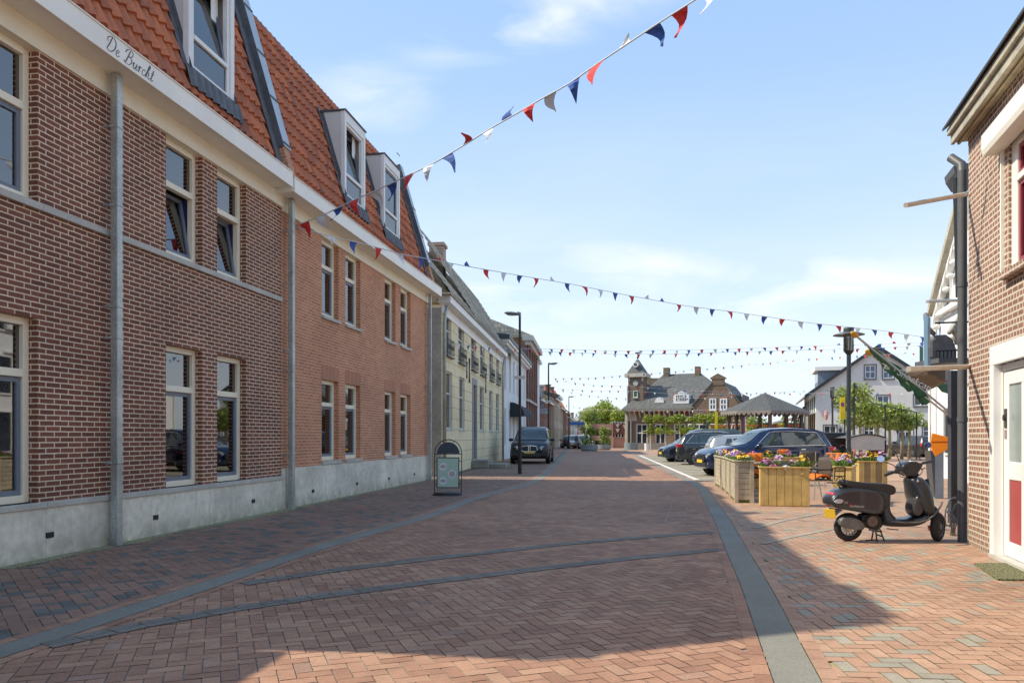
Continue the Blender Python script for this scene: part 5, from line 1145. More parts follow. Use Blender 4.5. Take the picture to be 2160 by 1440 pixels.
    if front_grille == 'kidney':
        for s in (-1, 1): g.prism([(s*.05, zf-.02), (s*.36, zf-.05), (s*.38, zf-.20), (s*.30, zf-.28), (s*.05, zf-.27)], h-.03, h+.012, 'x')
        fr_ = MB()
        for s in (-1, 1): pts = [(h+.015, s*a, b) for a, b in ((.04, zf-.01), (.36, zf-.04), (.39, zf-.20), (.31, zf-.29), (.04, zf-.28), (.04, zf-.01))]; fr_.tube(pts, .022, 6)
        fr_.build('grille_surround', chrome, o)
        g.box(h-.02, h+.008, -.62, .62, clear+.12, clear+.30)
        for s in (-1, 1): g.box(h-.05, h+.008, s*.72-.14, s*.72+.14, clear+.16, clear+.36)
    else:
        g.box(h-.03, h+.010, -.46, .46, zf-.34, zf-.10).box(h-.02, h+.008, -.6, .6, clear+.10, clear+.26)
        bars = MB(); [bars.box(h, h+.016, -.44, .44, zf-.32+i*.045, zf-.305+i*.045) for i in range(5)]; bars.build('grille_bars', chrome, o)
    g.build('grille', trimblack, o)
    MB().box(h+.004, h+.022, -.27, .27, clear+.25, clear+.36).build('number_plate', platey, o, bevel=.006)
    MB().box(-h-.014, -h-.002, -.27, .27, clear+.42, clear+.53).build('number_plate', platey, o)
    MB().box(-h-.01, -h+.03, -W*.8, W*.8, clear+.02, clear+.20).build('rear_bumper_trim', trimblack, o)
    if rails:
        for s in (-1, 1):
            MB().tube([(x, s*(sec(x)[8][0]-.03), ztop(x)+.05-(.06 if i in (0, 6) else 0)) for i, x in enumerate(np.linspace(cab[0], cab[1]-.2, 7))], .018, 6).build('roof_rail', chrome if chromeline else trimblack, o)
    if front_grille == 'kidney': MB().lathe([(0, .02), (.03, .02), (.03, 0)], (h-.02, 0, zf+.0), 10, 'x').build('badge', chrome, o)
    return o
bl = carpaint('paint_black', (.003, .005, .010), .35, 0); navy = carpaint('paint_navy', (.006, .018, .065), .2, .4); dgry = carpaint('paint_dark_grey', (.035, .042, .05), .25, .5)
silv = carpaint('paint_silver', (.50, .49, .46), .3, .6); greenp = carpaint('paint_grey_green', (.09, .12, .105), .3, .5); slateb = carpaint('paint_slate_blue', (.03, .045, .075), .25, .5)
suv_top = [(-2.38, .95), (-2.3, 1.12), (-1.98, 1.62), (-1.6, 1.74), (-.6, 1.78), (.2, 1.74), (.55, 1.64), (1.15, 1.16), (1.35, 1.12), (2.05, 1.00), (2.3, .86), (2.40, .62)]
def place(c, x, y, hd): c.location = (x, y, 0); c.rotation_euler = (0, 0, hd)
c1 = make_car('black four by four with two kidney shaped grilles, parked left and facing the viewer', 'car', bl, 4.80, 1.93, 1.78, suv_top, [(-2.4, 1.12), (2.4, 1.02)], (-1.5, .35), [(-1.75, -1.35, .18, 0), (-1.28, -.30, 0, 0), (-.22, .78, 0, -.42)], wr=.38, clear=.24, front_grille='kidney', rails=True)
place(c1, kx(1124)*41.6, 41.6, R(-90-6)); c1.scale = (1, 1.05, 1.10)
est_top = [(-2.46, .95), (-2.42, 1.15), (-2.1, 1.58), (-1.7, 1.68), (-.8, 1.72), (-.1, 1.70), (.25, 1.60), (.92, 1.17), (1.15, 1.11), (2.1, .98), (2.36, .84), (2.47, .60)]
c2 = make_car('long dark blue estate car with chrome window trim behind the planters', 'car', navy, 4.94, 1.92, 1.72, est_top, [(-2.5, 1.10), (2.5, 1.00)], (-1.75, .02), [(-2.05, -1.38, .22, .02), (-1.30, -.42, 0, 0), (-.34, .62, 0, -.55)], wr=.37, clear=.22, chromeline=True, rails=False)
place(c2, 9.15, 27.8, R(180+5)); c2.scale = (.94, 1, 1)
hat_top = [(-2.0, .92), (-1.96, 1.10), (-1.72, 1.40), (-1.35, 1.46), (-.5, 1.49), (.2, 1.45), (.45, 1.36), (1.05, 1.00), (1.2, .97), (1.75, .85), (1.97, .72), (2.02, .55)]
c3 = make_car('silver hatchback parked between the dark four by four and the blue estate', 'car', silv, 4.04, 1.73, 1.49, hat_top, [(-2.1, .97), (2.1, .90)], (-1.30, .30), [(-1.35, -1.02, .12, 0), (-.95, -.12, 0, 0), (-.05, .80, 0, -.42)], wr=.31, clear=.18)
place(c3, 10.6, 33.4, R(-6))
c4 = make_car('dark grey four by four with a big red tail lamp, tail to the road', 'car', dgry, 4.65, 1.90, 1.645, [(x*.97, z*.925) for x, z in suv_top], [(-2.4, 1.08), (2.4, .98)], (-1.5, .35), [(-1.85, -1.30, .30, 0), (-1.22, -.28, 0, 0), (-.20, .78, 0, -.42)], wr=.36, clear=.23, chromeline=True, rails=True)
place(c4, 10.75, 38.6, R(-9))
mpv_top = [(-1.95, .95), (-1.9, 1.15), (-1.68, 1.52), (-1.3, 1.62), (-.3, 1.65), (.3, 1.56), (.8, 1.25), (1.15, 1.02), (1.35, .97), (1.75, .86), (1.95, .72), (2.0, .52)]
c5 = make_car('small slate blue high roofed car left of the dark grey four by four', 'car', slateb, 4.0, 1.70, 1.65, mpv_top, [(-2, 1.0), (2, .92)], (-1.25, .05), [(-1.4, -1.0, .1, 0), (-.92, -.05, 0, 0), (.02, .95, 0, -.62)], wr=.30, clear=.18)
place(c5, kx(1392)*43.2+2.0, 43.2, R(180+4))
van_top = [(-2.2, 1.0), (-2.18, 1.3), (-2.08, 1.76), (-1.8, 1.86), (.3, 1.88), (.75, 1.78), (1.3, 1.20), (1.5, 1.14), (2.0, 1.0), (2.18, .85), (2.22, .6)]
c6 = make_car('grey green people carrier behind the small slate blue car', 'car', greenp, 4.44, 1.80, 1.88, van_top, [(-2.2, 1.12), (2.2, 1.05)], (-1.8, .4), [(-1.95, -1.25, .05, 0), (-1.15, -.15, 0, 0), (-.05, .95, 0, -.5)], wr=.33, clear=.2)
place(c6, kx(1405)*48+2.3, 47.5, R(180+4))
# distant cars
for (px, Y, lb, pt, hd) in ((1213, 92, 'small distant white and grey van beyond the round planters', silv, -90), (1229, 90, 'distant cream car half hidden by the round planter', carpaint('paint_cream', (.55, .53, .42)), -80), (1199, 96, 'distant dark car at the left kerb with red lamps', dgry, 92)):
    t = make_car(lb, 'car', pt, 4.04, 1.73, 1.6, [(x, z*1.07) for x, z in hat_top], [(-2.1, .97), (2.1, .90)], (-1.30, .30), [(-.95, -.12, 0, 0), (-.05, .80, 0, -.42)], wr=.31, clear=.18, group='cars far down the street'); place(t, kx(px)*Y, Y, R(hd))
for (px, Y, lb, pt, hd) in ((1925, 54, 'dark car parked behind the pleached trees, left of two', carpaint('paint_dark_brown', (.05, .045, .045)), 100), (1948, 55.5, 'dark car parked behind the pleached trees, right of two', bl, 95)):
    t = make_car(lb, 'car', pt, 4.04, 1.73, 1.5, hat_top, [(-2.1, .97), (2.1, .90)], (-1.30, .30), [(-.95, -.12, 0, 0), (-.05, .80, 0, -.42)], wr=.31, clear=.18); place(t, kx(px)*Y, Y, R(hd))
# ------------------------------------------------------------------ scooter (side on, nose to the right)
scp = gp(1789, 1140.5); sc_s = 1/158.0*scp.y/10.2
SC = root('scooter', 'matt dark grey retro scooter on its stand beside the terrace', 'scooter', (scp.x, scp.y, 0))
def Z(zx, zy, y=0.0):     # point read off the photograph -> (x, z) in the scooter's own upright plane at depth y
    Y = scp.y+y; return (kx(1700+zx/4)*Y-scp.x, HC-(880+zy/4-HY)/F*Y)
spaint = mat('matt_grey_scooter_paint', (.038, .042, .048), .30, metal=.4, v1=(4, .12), v2=None, bmp=0, coat=.25)
splast = mat('scooter_black_plastic', (.018, .018, .02), .5, v1=None, v2=None, bmp=0)
sseat = mat('scooter_seat_vinyl', (.03, .03, .031), .6, v1=(6, .15), bmp=.15, bscale=180)
sgrey = mat('scooter_cast_grey', (.15, .15, .145), .5, metal=.4, v1=(8, .3), v2=None, bmp=0)
def loft(poly_c, hw, name, m_, par, sub=2, taper=.55, y0=0, grow=.06):
    """pillow solid: side outline given in picture points, half width hw at the middle, rounded towards the rim"""
    P = [Vector(Z(*p, y0-hw*.6)) for p in poly_c]; c = sum(P, Vector((0, 0)))/len(P); n = len(P); mb = MB()
    P = [c+Vector(((p-c).x*(1+grow*.4), (p-c).y*(1+grow))) for p in P]
    lay = [(.0, taper), (.55, .80), (.85, .94), (1.0, 1.0)]
    rings_ = [(-1, .55), (-.92, .80), (-.55, .96), (0, 1.0), (.55, .96), (.92, .80), (1, .55)]
    for (t, s) in rings_:
        for p in P:
            q = c+(p-c)*(1-(1-s)*taper); mb.v.append((q.x, y0+hw*t, q.y))
    for k in range(len(rings_)-1):
        for i in range(n): mb.f.append((k*n+i, k*n+(i+1) % n, (k+1)*n+(i+1) % n, (k+1)*n+i)); mb.m.append(0)
    mb.f.append(tuple(range(n))[::-1]); mb.m.append(0); mb.f.append(tuple(range(6*n, 7*n))); mb.m.append(0)
    return mb.build(name, m_, par, smooth=True, sub=sub)
body = loft([(190, 705), (200, 670), (235, 635), (300, 606), (360, 590), (470, 598), (600, 618), (690, 632), (712, 660), (700, 720), (660, 790), (630, 822), (560, 815), (420, 790), (290, 768), (215, 748), (190, 730)], .17, 'body', spaint, SC, taper=.35)
loft([(230, 690), (270, 645), (350, 618), (480, 615), (590, 622), (645, 650), (668, 700), (665, 760), (640, 800), (600, 818), (470, 795), (330, 775), (240, 752), (215, 725)], .035, 'side_cowl', spaint, body, y0=-.175, taper=.25)
loft([(230, 690), (270, 645), (350, 618), (480, 615), (590, 622), (645, 650), (668, 700), (665, 760), (640, 800), (600, 818), (470, 795), (330, 775), (240, 752), (215, 725)], .035, 'side_cowl', spaint, body, y0=.175, taper=.25)
cowl_pts = [(230, 690), (270, 645), (350, 618), (480, 615), (590, 622), (645, 650), (668, 700), (665, 760), (640, 800), (600, 818), (470, 795), (330, 775), (240, 752), (215, 725), (230, 690)]
MB().tube([(Z(a, b, -.18)[0], -.183, Z(a, b, -.18)[1]) for a, b in cowl_pts], .0055, 6, False).build('panel_gap', black, body, smooth=True)
loft([(318, 562), (332, 540), (352, 534), (410, 546), (480, 553), (560, 558), (650, 560), (715, 570), (742, 592), (745, 618), (728, 640), (700, 644), (600, 636), (500, 622), (410, 602), (345, 585)], .125, 'seat', sseat, SC, taper=.25, grow=.22)
mb = MB()     # underseat neck running down to the footboard
def tp(zx, zy, hw): x, z = Z(zx, zy); return (x, z, hw)
def ribbonbody(stations, name, m_, par, sub=2):
    """stations: (front point, rear point, half width) rings of eight around a spine seen from the side"""
    mb = MB()
    for (a, b, hw) in stations:
        A, B = Vector(Z(*a, -hw*.6)), Vector(Z(*b, -hw*.6)); d = B-A
        for (t, w_) in ((0, .55), (0, -.55), (.25, -1), (.75, -1), (1, -.55), (1, .55), (.75, 1), (.25, 1)):
            p = A+d*t; mb.v.append((p.x, hw*w_, p.y))
    for i in range(len(stations)-1):
        for k in range(8): mb.f.append((i*8+k, i*8+(k+1) % 8, (i+1)*8+(k+1) % 8, (i+1)*8+k)); mb.m.append(0)
    mb.f.append(tuple(range(8))); mb.f.append(tuple(range(len(stations)*8-8, len(stations)*8))[::-1]); mb.m += [0, 0]
    return mb.build(name, m_, par, smooth=True, sub=sub)
ribbonbody([((735, 625), (640, 640), .13), ((712, 700), (630, 760), .12), ((716, 770), (625, 830), .13), ((735, 820), (640, 900), .16), ((800, 850), (660, 925), .185)], 'underseat_panel', spaint, SC)
ribbonbody([((640, 850), (650, 922), .19), ((760, 850), (760, 928), .20), ((870, 856), (880, 930), .20), ((960, 835), (985, 912), .20), ((1020, 775), (1060, 850), .20)], 'footboard', spaint, SC)
ribbonbody([((985, 830), (1062, 850), .21), ((960, 760), (1092, 770), .225), ((905, 690), (1094, 690), .22), ((895, 610), (1072, 610), .20), ((872, 535), (1030, 540), .175), ((865, 495), (985, 495), .11)], 'leg_shield', spaint, SC)
loft([(885, 760), (905, 700), (930, 640), (985, 640), (1010, 700), (990, 780), (960, 830), (920, 838), (892, 810)], .12, 'inner_panel', mat('scooter_satin', (.075, .075, .078), .25, metal=.4, v1=None, v2=None, bmp=0), SC, y0=-.05)
MB().tube([(Z(a, b, -.11)[0], -.115, Z(a, b, -.11)[1]) for a, b in ((345, 590), (410, 607), (500, 627), (600, 640), (700, 648), (730, 640))], .006, 6).build('seat_piping', black, SC, smooth=True)
MB().box(Z(660, 893, -.2)[0], Z(900, 893, -.2)[0], -.206, -.2, Z(0, 897, -.2)[1], Z(0, 890, -.2)[1]).build('floor_strip', black, SC)
# bright edge strip round the shield and the floor
strip = [Z(*p) for p in ((650, 862), (760, 872), (880, 872), (960, 850), (1015, 805), (1060, 745), (1078, 700))]
MB().tube([(x, -.205, z) for x, z in strip], .012, 8).build('edge_trim', sgrey, SC, smooth=True)
loft([(832, 478), (785, 430), (815, 385), (880, 366), (950, 374), (975, 405), (950, 462), (908, 496), (862, 500)], .11, 'handlebar_cowl', spaint, SC, taper=.4)
ribbonbody([((858, 480), (955, 455), .07), ((862, 520), (985, 500), .085)], 'steering_neck', splast, SC)
x, z = Z(880, 385); MB().lathe([(0, .02), (.045, .02), (.055, 0)], (x, -.03, z+.01), 14, 'z', ry=1.2).build('speedometer', mat('instrument_face', (.5, .5, .5), .2, v1=None, v2=None, bmp=0), SC)
hb = [(670, 487, -.36), (730, 465, -.30), (790, 445, -.20), (860, 425, -.08), (930, 405, .08), (980, 388, .22), (1068, 368, .36)]
def zp(a, b, y): x, z = Z(a, b, y); return (x, y, z)
MB().tube([zp(a, b, y) for a, b, y in hb], .013, 10).build('handlebar', splast, SC, smooth=True)
for p, q in (((670, 487, -.36), (738, 462, -.29)), ((988, 386, .24), (1068, 368, .36))):
    MB().tube([zp(*p), zp(*q)], .019, 12).build('grip', splast, SC, smooth='auto')
MB().tube([zp(760,452,-.25), zp(790,470,-.24), zp(825,492,-.26)], .008, 6).tube([zp(965,402,.2), zp(975,440,.22), zp(1005,425,.28)], .008, 6).lathe([(0, -.03), (.03, -.02), (.03, .02), (0, .03)], zp(765,455,-.24), 10, 'x').lathe([(0, -.03), (.03, -.02), (.03, .02), (0, .03)], zp(962,400,.18), 10, 'x').build('brake_lever', darkmetal, SC, smooth='auto')
def mirror(path, c, rx, rz, y):
    MB().tube([zp(a, b, yy) for a, b, yy in path], .006, 6).build('mirror_stalk', splast, SC)
    x, z = Z(*c, y); m_ = MB().lathe([(0, .03), (rx*.8, .025), (rx, 0)], (x, y, z), 20, 'y', ry=rz/rx).build('mirror', splast, SC, smooth='auto')
    MB().lathe([(0, -.002), (rx*.93, -.002), (rx, .001)], (x, y-.001, z), 20, 'y', ry=rz/rx).build('mirror_glass', mat('mirror_painted_sky', (.30, .42, .75), .05, metal=.9, v1=None, v2=None, bmp=0), m_)  # sky reflection painted in as the blue of the mirror face
mirror([(790, 430, -.2), (750, 415, -.26), (735, 400, -.28), (665, 375, -.30)], (631, 349), .054, .044, -.31)
mirror([(968, 362, .2), (935, 300, .25), (905, 248, .28)], (1030, 232), .05, .045, .30)
MB().tube([zp(770,455,-.22), zp(800,500,-.16), zp(850,510,-.10), zp(880,480,-.06)], .005, 6).tube([zp(955,410,.18), zp(985,450,.12), zp(960,490,.06)], .005, 6).build('cable', black, SC, smooth=True)
MB().tube([(Z(788, 415)[0], -.05, Z(788, 415)[1]), (Z(740, 285)[0], -.05, Z(740, 285)[1])], .006, 6).build('aerial', splast, SC)
MB().q(*[(Z(a, b)[0], y, Z(a, b)[1]) for a, b, y in ((938, 365, -.16), (938, 365, .16), (905, 240, .12), (905, 240, -.12))]).build('wind_screen', glass, SC)
# running gear
def wheel(cx, cz, y, r, yaw, name='wheel'):
    t = MB(); prof = []
    for k in range(13): a = 2*math.pi*k/12; prof.append((r-.045+.045*math.cos(a), .044*math.sin(a)))
    mt = Matrix.Translation((cx, y, cz)) @ Matrix.Rotation(yaw, 4, 'Z')
    t.lathe(prof, (0, 0, 0), 36, 'y').xf(mt); T = t.build(name, tyre, SC, smooth=True)
    h = MB().lathe([(r-.075, -.04), (r-.085, -.03), (r-.09, .03), (r-.075, .04)], (0, 0, 0), 30, 'y')
    for k in range(14): a = 2*math.pi*k/14; h.obox((math.cos(a)*(r-.105), 0, math.sin(a)*(r-.105)), r*.42, .035, .014, 0, 0, -a)
    h.lathe([(0, -.045), (.045, -.04), (.045, .04), (0, .045)], (0, 0, 0), 16, 'y'); h.xf(mt); h.build('rim', sgrey if yaw else mat('bright_hub', (.55, .53, .47), .4, metal=.3, v1=None, v2=None, bmp=0), T, smooth='auto')
wr_ = Z(355, 1044)[1]; rz = Z(355, 922)[1]
wheel(0, rz, 0, rz, 0); fx = Z(1112, 922)[0]; wheel(fx, rz, 0, rz*1.02, R(42))
ribbonbody([((1040, 865), (1075, 880), .04), ((1062, 790), (1120, 800), .07), ((1080, 715), (1145, 805), .06)], 'front_mudguard', spaint, SC, sub=2)
MB().tube([(Z(1020, 520)[0], 0, Z(1020, 520)[1]), (Z(1085, 800)[0], .05, Z(1085, 800)[1]), (Z(1110, 915)[0], .06, Z(1110, 915)[1])], .022, 10).build('fork', darkmetal, SC, smooth=True)
x, z = Z(1025, 925); MB().obox((x, -.06, z), .035, .04, .07, 0, 0, R(-12)).build('reflector', redlamp, SC)
loft([(285, 870), (300, 848), (350, 840), (420, 848), (490, 885), (500, 930), (480, 950), (400, 945), (310, 925), (285, 900)], .05, 'muffler', sgrey, SC, y0=-.14, taper=.3)
MB().tube([(Z(500, 935)[0], -.12, Z(500, 935)[1]), (Z(570, 950)[0], -.08, Z(570, 950)[1]), (Z(610, 915)[0], -.04, Z(610, 915)[1])], .016, 8).build('exhaust_pipe', sgrey, SC, smooth=True)
x, z = Z(562, 876, -.15); MB().lathe([(0, -.02), (.018, -.02), (.035, -.012), (.05, -.01), (.068, -.012), (.07, .05)], (x, -.14, z), 24, 'y').build('engine_cover', mat('engine_rusty', (.15, .11, .10), .6, metal=.3, v1=(30, .4)), SC, smooth='auto')
loft([(440, 800), (640, 820), (650, 900), (620, 945), (520, 940), (470, 900)], .09, 'engine', splast, SC, taper=.2)
mb = MB()
for a, b in (((585, 935), (600, 1042)), ((622, 940), (662, 1042)), ((590, 985), (650, 1005)), ((600, 960), (640, 960))): mb.tube([zp(*a,-.04), zp(*b,-.10)], .010, 8)
mb.tube([(Z(585, 950)[0], .05, Z(585, 950)[1]), (Z(590, 1042)[0], .12, Z(590, 1042)[1])], .010, 8); mb.tube([(Z(562, 1020)[0], -.1, Z(562, 1020)[1]), (Z(470, 1027)[0], -.12, Z(470, 1027)[1])], .008, 6); mb.tube([(Z(655, 925)[0], -.08, Z(655, 930)[1]), (Z(730, 935)[0], -.16, Z(730, 936)[1])], .007, 6)
mb.build('stand', darkmetal, SC, smooth=True)
loft([(200, 668), (210, 640), (235, 628), (268, 632), (285, 645), (262, 676), (222, 690)], .12, 'taillight', redlamp, SC, taper=.4)
loft([(232, 705), (262, 690), (312, 690), (318, 708), (300, 724), (245, 725)], .012, 'turn_signal', lampglass, SC, y0=-.205, taper=.3)
x, z = Z(186, 740); MB().obox((x, 0, z), .03, .06, .03).build('reflector', redlamp, SC)
mb = MB(); x, z = Z(186, 806); mb.obox((x, -.06, z), .008, .15, .125, R(42), 0, R(-14)); mb.build('number_plate', platey, SC, bevel=.003)
MB().prism([Z(215, 765), Z(292, 772), Z(225, 828)], -.08, .08).build('mudflap', mat('blue_grey_flap', (.13, .15, .20), .5, v1=None, v2=None, bmp=0), SC)
rk = MB(); ry = .10
for y in (-ry, ry): rk.tube([zp(178, 548, y), zp(250, 552, y), zp(320, 545, y), zp(400, 580, y)], .008, 6).tube([zp(262, 560, y), zp(300, 600, y)], .008, 6)
rk.tube([zp(178, 548, -ry), zp(178, 548, ry)], .008, 6)
for y in (-ry, 0, ry): rk.tube([zp(330, 420, y), zp(325, 540, y)], .007, 6); rk.tube([zp(245, 420, y*.9), zp(240, 530, y*.9)], .007, 6)
for q in (420, 455, 495): rk.tube([zp(330, q, -ry), zp(330, q, ry), zp(243, q, ry), zp(243, q, -ry), zp(330, q, -ry)], .007, 6)
rk.tube([zp(250, 540, -ry), zp(270, 505, -ry), zp(300, 500, -ry), zp(318, 530, -ry)], .007, 6); rk.build('luggage_rack', darkmetal, SC)
tw = textmesh('lettering', 'authentic', .05, mat('script_white', (.55, .5, .45), .5, v1=None, v2=None, bmp=0), SC, Matrix.Translation((Z(430, 748, -.21)[0], -.2125, Z(430, 748, -.21)[1])) @ Matrix.Rotation(R(3), 4, 'Y') @ Matrix.Rotation(R(90), 4, 'X'), .0015, shear=.3, maxw=.19)
for i in range(3): x, z = Z(328+i*11, 718, -.21); MB().obox((x, -.2105, z), .005, .003, .035, 0, 0, R(20)).build('louvre', alloy, SC)
x, z = Z(372, 738, -.21); MB().lathe([(0, 0), (.014, 0)], (x, -.2125, z), 10, 'y').build('emblem', redlamp, SC)
x, z = Z(938, 535, -.15); MB().lathe([(0, -.02), (.016, -.018), (.02, 0)], (x, -.15, z), 12, 'y').build('ignition_lock', chrome, SC)
# ------------------------------------------------------------------ bicycle stand by the pillar
BK = root('bicycle_stand', 'bent grey steel bicycle stand between the scooter wheel and the drainpipe', 'rack', (0, 0, 0))
mb = MB(); Yk = 10.75
def kp(a, b, Y=Yk, dy=0): p = at(1700+a/4, 880+b/4, Y+dy); return tuple(p)
for dx, dz in ((0, 0), (52, 36)):
    for w_ in (0, .05):
        mb.tube([kp(1180+dx*.6, 915+dz*.3, dy=w_), kp(1172+dx, 850+dz, dy=w_), kp(1180+dx, 770+dz*.5, dy=w_), kp(1205+dx, 725+dz*.4, dy=w_), kp(1200+dx, 700+dz, dy=w_), kp(1258+dx, 672+dz, dy=w_)], .011, 8)
    mb.tube([kp(1258+dx, 672+dz), kp(1262+dx, 680+dz, dy=.05)], .011, 8)
    for q in (0, 26): mb.tube([kp(1190+dx*.5+q, 790+dz), kp(1232+dx*.4+q, 860+dz*.4), kp(1228+dx*.2+q*.6, 950), kp(1218+dx*.4+q*.8, 1018)], .010, 8)
mb.tube([kp(1165, 915), kp(1330, 890, dy=.6)], .012, 8); mb.build('frame', mat('galvanised', (.22, .23, .23), .4, metal=.6, v1=(9, .2)), BK, smooth=True)
# ------------------------------------------------------------------ planters and flowers
wnew = woodmat('new_pine', (.68, .475, .17), (.52, .345, .11)); wnew2 = woodmat('new_pine_dark', (.36, .24, .11), (.27, .175, .075))
wold = woodmat('weathered_pine', (.52, .46, .35), (.36, .31, .22), 'x'); woldz = woodmat('weathered_pine_upright', (.60, .53, .38), (.44, .37, .26))
soil = mat('soil', (.03, .022, .015), .95, bmp=.5)
leafg = mat('flower_leaves', (.12, .22, .045), .6, v1=(8, .3), v2=(30, .3), bmp=0)
petals = {'yellow': (.72, .45, .02), 'purple': (.30, .13, .50), 'white': (.75, .72, .74), 'magenta': (.50, .10, .32), 'lilac': (.52, .36, .55), 'orange': (.72, .36, .03), 'pink': (.62, .30, .42)}
PM = {k: mat('petal_'+k, v, .6, v1=(40, .2), v2=None, bmp=0) for k, v in petals.items()}
rg = random.Random(11)
def flowers(x, y, z, r, h, cols, label, n=26, ry=None):
    """a clump: strap leaves and small five-petalled heads"""
    o = root('flower_plant', label, 'flowers', (x, y, z), rg.random()*6, 'flowers in the terrace planters'); ry = ry or r
    lf = MB()
    for i in range(70):
        a = rg.random()*6.283; q = math.sqrt(rg.random()); bx, by = r*.8*q*math.cos(a), ry*.8*q*math.sin(a); l = h*(.45+.4*rg.random()); t = rg.uniform(.2, .8)
        dx, dy = math.cos(a)*l*t, math.sin(a)*l*t; w_ = .012+.01*rg.random(); px, py = -math.sin(a)*w_, math.cos(a)*w_
        lf.q((bx-px, by-py, -.02), (bx+px, by+py, -.02), (bx+dx*.6+px, by+dy*.6+py, l*.7), (bx+dx, by+dy, l*.85), (bx+dx*.6-px, by+dy*.6-py, l*.7))
    lf.build('leaves', leafg, o, fixn=False)
    for ci, c in enumerate(cols):
        fb = MB()
        for i in range(n//len(cols)+2):
            a = rg.random()*6.283; q = math.sqrt(rg.random())*1.05; cx, cy = r*q*math.cos(a), ry*q*math.sin(a); cz = h*(1-.45*q*q)*(.85+.25*rg.random()); s = .024+.014*rg.random()
            nrm = Vector((math.cos(a)*q*.8+rg.uniform(-.4, .4), math.sin(a)*q*.8+rg.uniform(-.5, .2), .8)).normalized(); u = nrm.orthogonal().normalized(); v = nrm.cross(u)
            for k in range(5):
                b = k*1.2566+rg.random()*.3; d = u*math.cos(b)+v*math.sin(b); e = u*-math.sin(b)+v*math.cos(b); C = Vector((cx, cy, cz))
                fb.q(C, C+d*s*.7+e*s*.5+nrm*s*.15, C+d*s*1.15+nrm*s*.1, C+d*s*.7-e*s*.5+nrm*s*.15)
        fb.build('blossoms', PM[c], o, fixn=False)
    return o
def box_planter(label, p, rz, Lx, Ly, H, style, alt=False, grp='wooden planters round the terrace'):
    """new: upright boards with a flat rim; old: posts with lying boards"""
    o = root('planter', label, 'planter', (p[0], p[1], 0), rz, grp)
    if style == 'new':
        t = .022; nb = max(3, round(Lx/.148)); w_ = Lx/nb
        for k in range(nb): x = k*w_; mm = wnew2 if (alt and k % 2) else wnew; MB().box(x+.0035, x+w_-.0035, 0+rg.uniform(0, .004), t, .01, H-.03).box(x+.002, x+w_-.002, Ly-t, Ly, .01, H-.03).build('board', mm, o, bevel=.003)
        nb = max(2, round(Ly/.148)); w_ = Ly/nb; s = MB()
        for k in range(nb): y = k*w_; s.box(0-.002, t-.004, y+.002, y+w_-.002, .01, H-.03).box(Lx-t+.004, Lx+.002, y+.002, y+w_-.002, .01, H-.03)
        s.build('side_boards', wnew, o, bevel=.003)
        MB().box(-.025, Lx+.025, -.025, .05, H-.03, H).box(-.025, Lx+.025, Ly-.05, Ly+.025, H-.03, H).box(-.025, .05, .05, Ly-.05, H-.03, H).box(Lx-.05, Lx+.025, .05, Ly-.05, H-.03, H).build('rim', wnew, o, bevel=.004)
    else:
        pw = .085; s = MB()
        for x in (0, Lx-pw):
            for y in (0, Ly-pw): s.box(x, x+pw, y, y+pw, 0, H-.03)
        s.build('corner_posts', woldz, o, bevel=.004)
        nb = 7; hh = (H-.10)/nb; s = MB()
        for k in range(nb):
            z = .06+k*hh
            s.box(pw+.002, Lx-pw-.002, .018, .04, z+.004, z+hh-.004).box(pw+.002, Lx-pw-.002, Ly-.04, Ly-.018, z+.004, z+hh-.004).box(.018, .04, pw+.002, Ly-pw-.002, z+.004, z+hh-.004).box(Lx-.04, Lx-.018, pw+.002, Ly-pw-.002, z+.004, z+hh-.004)
        s.build('boards', wold, o, bevel=.003)
        MB().box(-.02, Lx+.02, -.02, .07, H-.03, H).box(-.02, Lx+.02, Ly-.07, Ly+.02, H-.03, H).box(-.02, .07, .07, Ly-.07, H-.03, H).box(Lx-.07, Lx+.02, .07, Ly-.07, H-.03, H).build('rim', woldz, o, bevel=.004)
        MB().box(.02, Lx-.02, .02, Ly-.02, .015, .07).build('moss', mat('moss', (.10, .12, .03), .95, bmp=.6), o)
    MB().box(.03, Lx-.03, .03, Ly-.03, H-.12, H-.07).build('soil', soil, o)
    if style == 'new': MB().box(.026, Lx-.026, .026, Ly-.026, .02, H-.13).build('dark_gap_backing', soil, o)  # dark block added behind the boards to paint the shade in their gaps
    return o
def onp(o, u, v, z): m = Matrix.Rotation(o.rotation_euler.z, 4, 'Z'); return Vector(o.location)+m @ Vector((u, v, z))
# front new planter
p0 = gp(1604, 1066.5); p1 = gp(1704, 1067.5); PW = (p1-p0).length; rzp = math.atan2(p1.y-p0.y, p1.x-p0.x)
PF = box_planter('broad new pine planter facing the viewer, front of the terrace', p0, rzp-.14, PW*1.01, .42, .80, 'new')
MB().box(PW-.155, PW-.105, -.03, -.001, .64, .69).build('block', wnew, PF)
for (u, v, r, h, c) in ((.12, .2, .11, .24, ['purple', 'magenta']), (.36, .28, .14, .30, ['white', 'lilac', 'pink']), (.27, .1, .10, .12, ['magenta', 'pink']), (.50, .12, .12, .10, ['white']), (.66, .25, .13, .20, ['lilac', 'pink']), (.84, .2, .13, .30, ['yellow'])):
    q = onp(PF, u, v, .72); flowers(q.x, q.y, q.z, r, h, c, {'yellow': 'tall yellow daisies at the right end of the front pine planter', 'white': 'low white blossoms in the middle of the front pine planter'}.get(c[0] if len(c) == 1 else '', '%s and %s flowers in the front pine planter, %s' % (c[0], c[1] if len(c) > 1 else '', {.12: 'at its left end', .36: 'behind the sign', .27: 'low at the rim', .66: 'beside the yellow daisies'}.get(u, 'low'))))
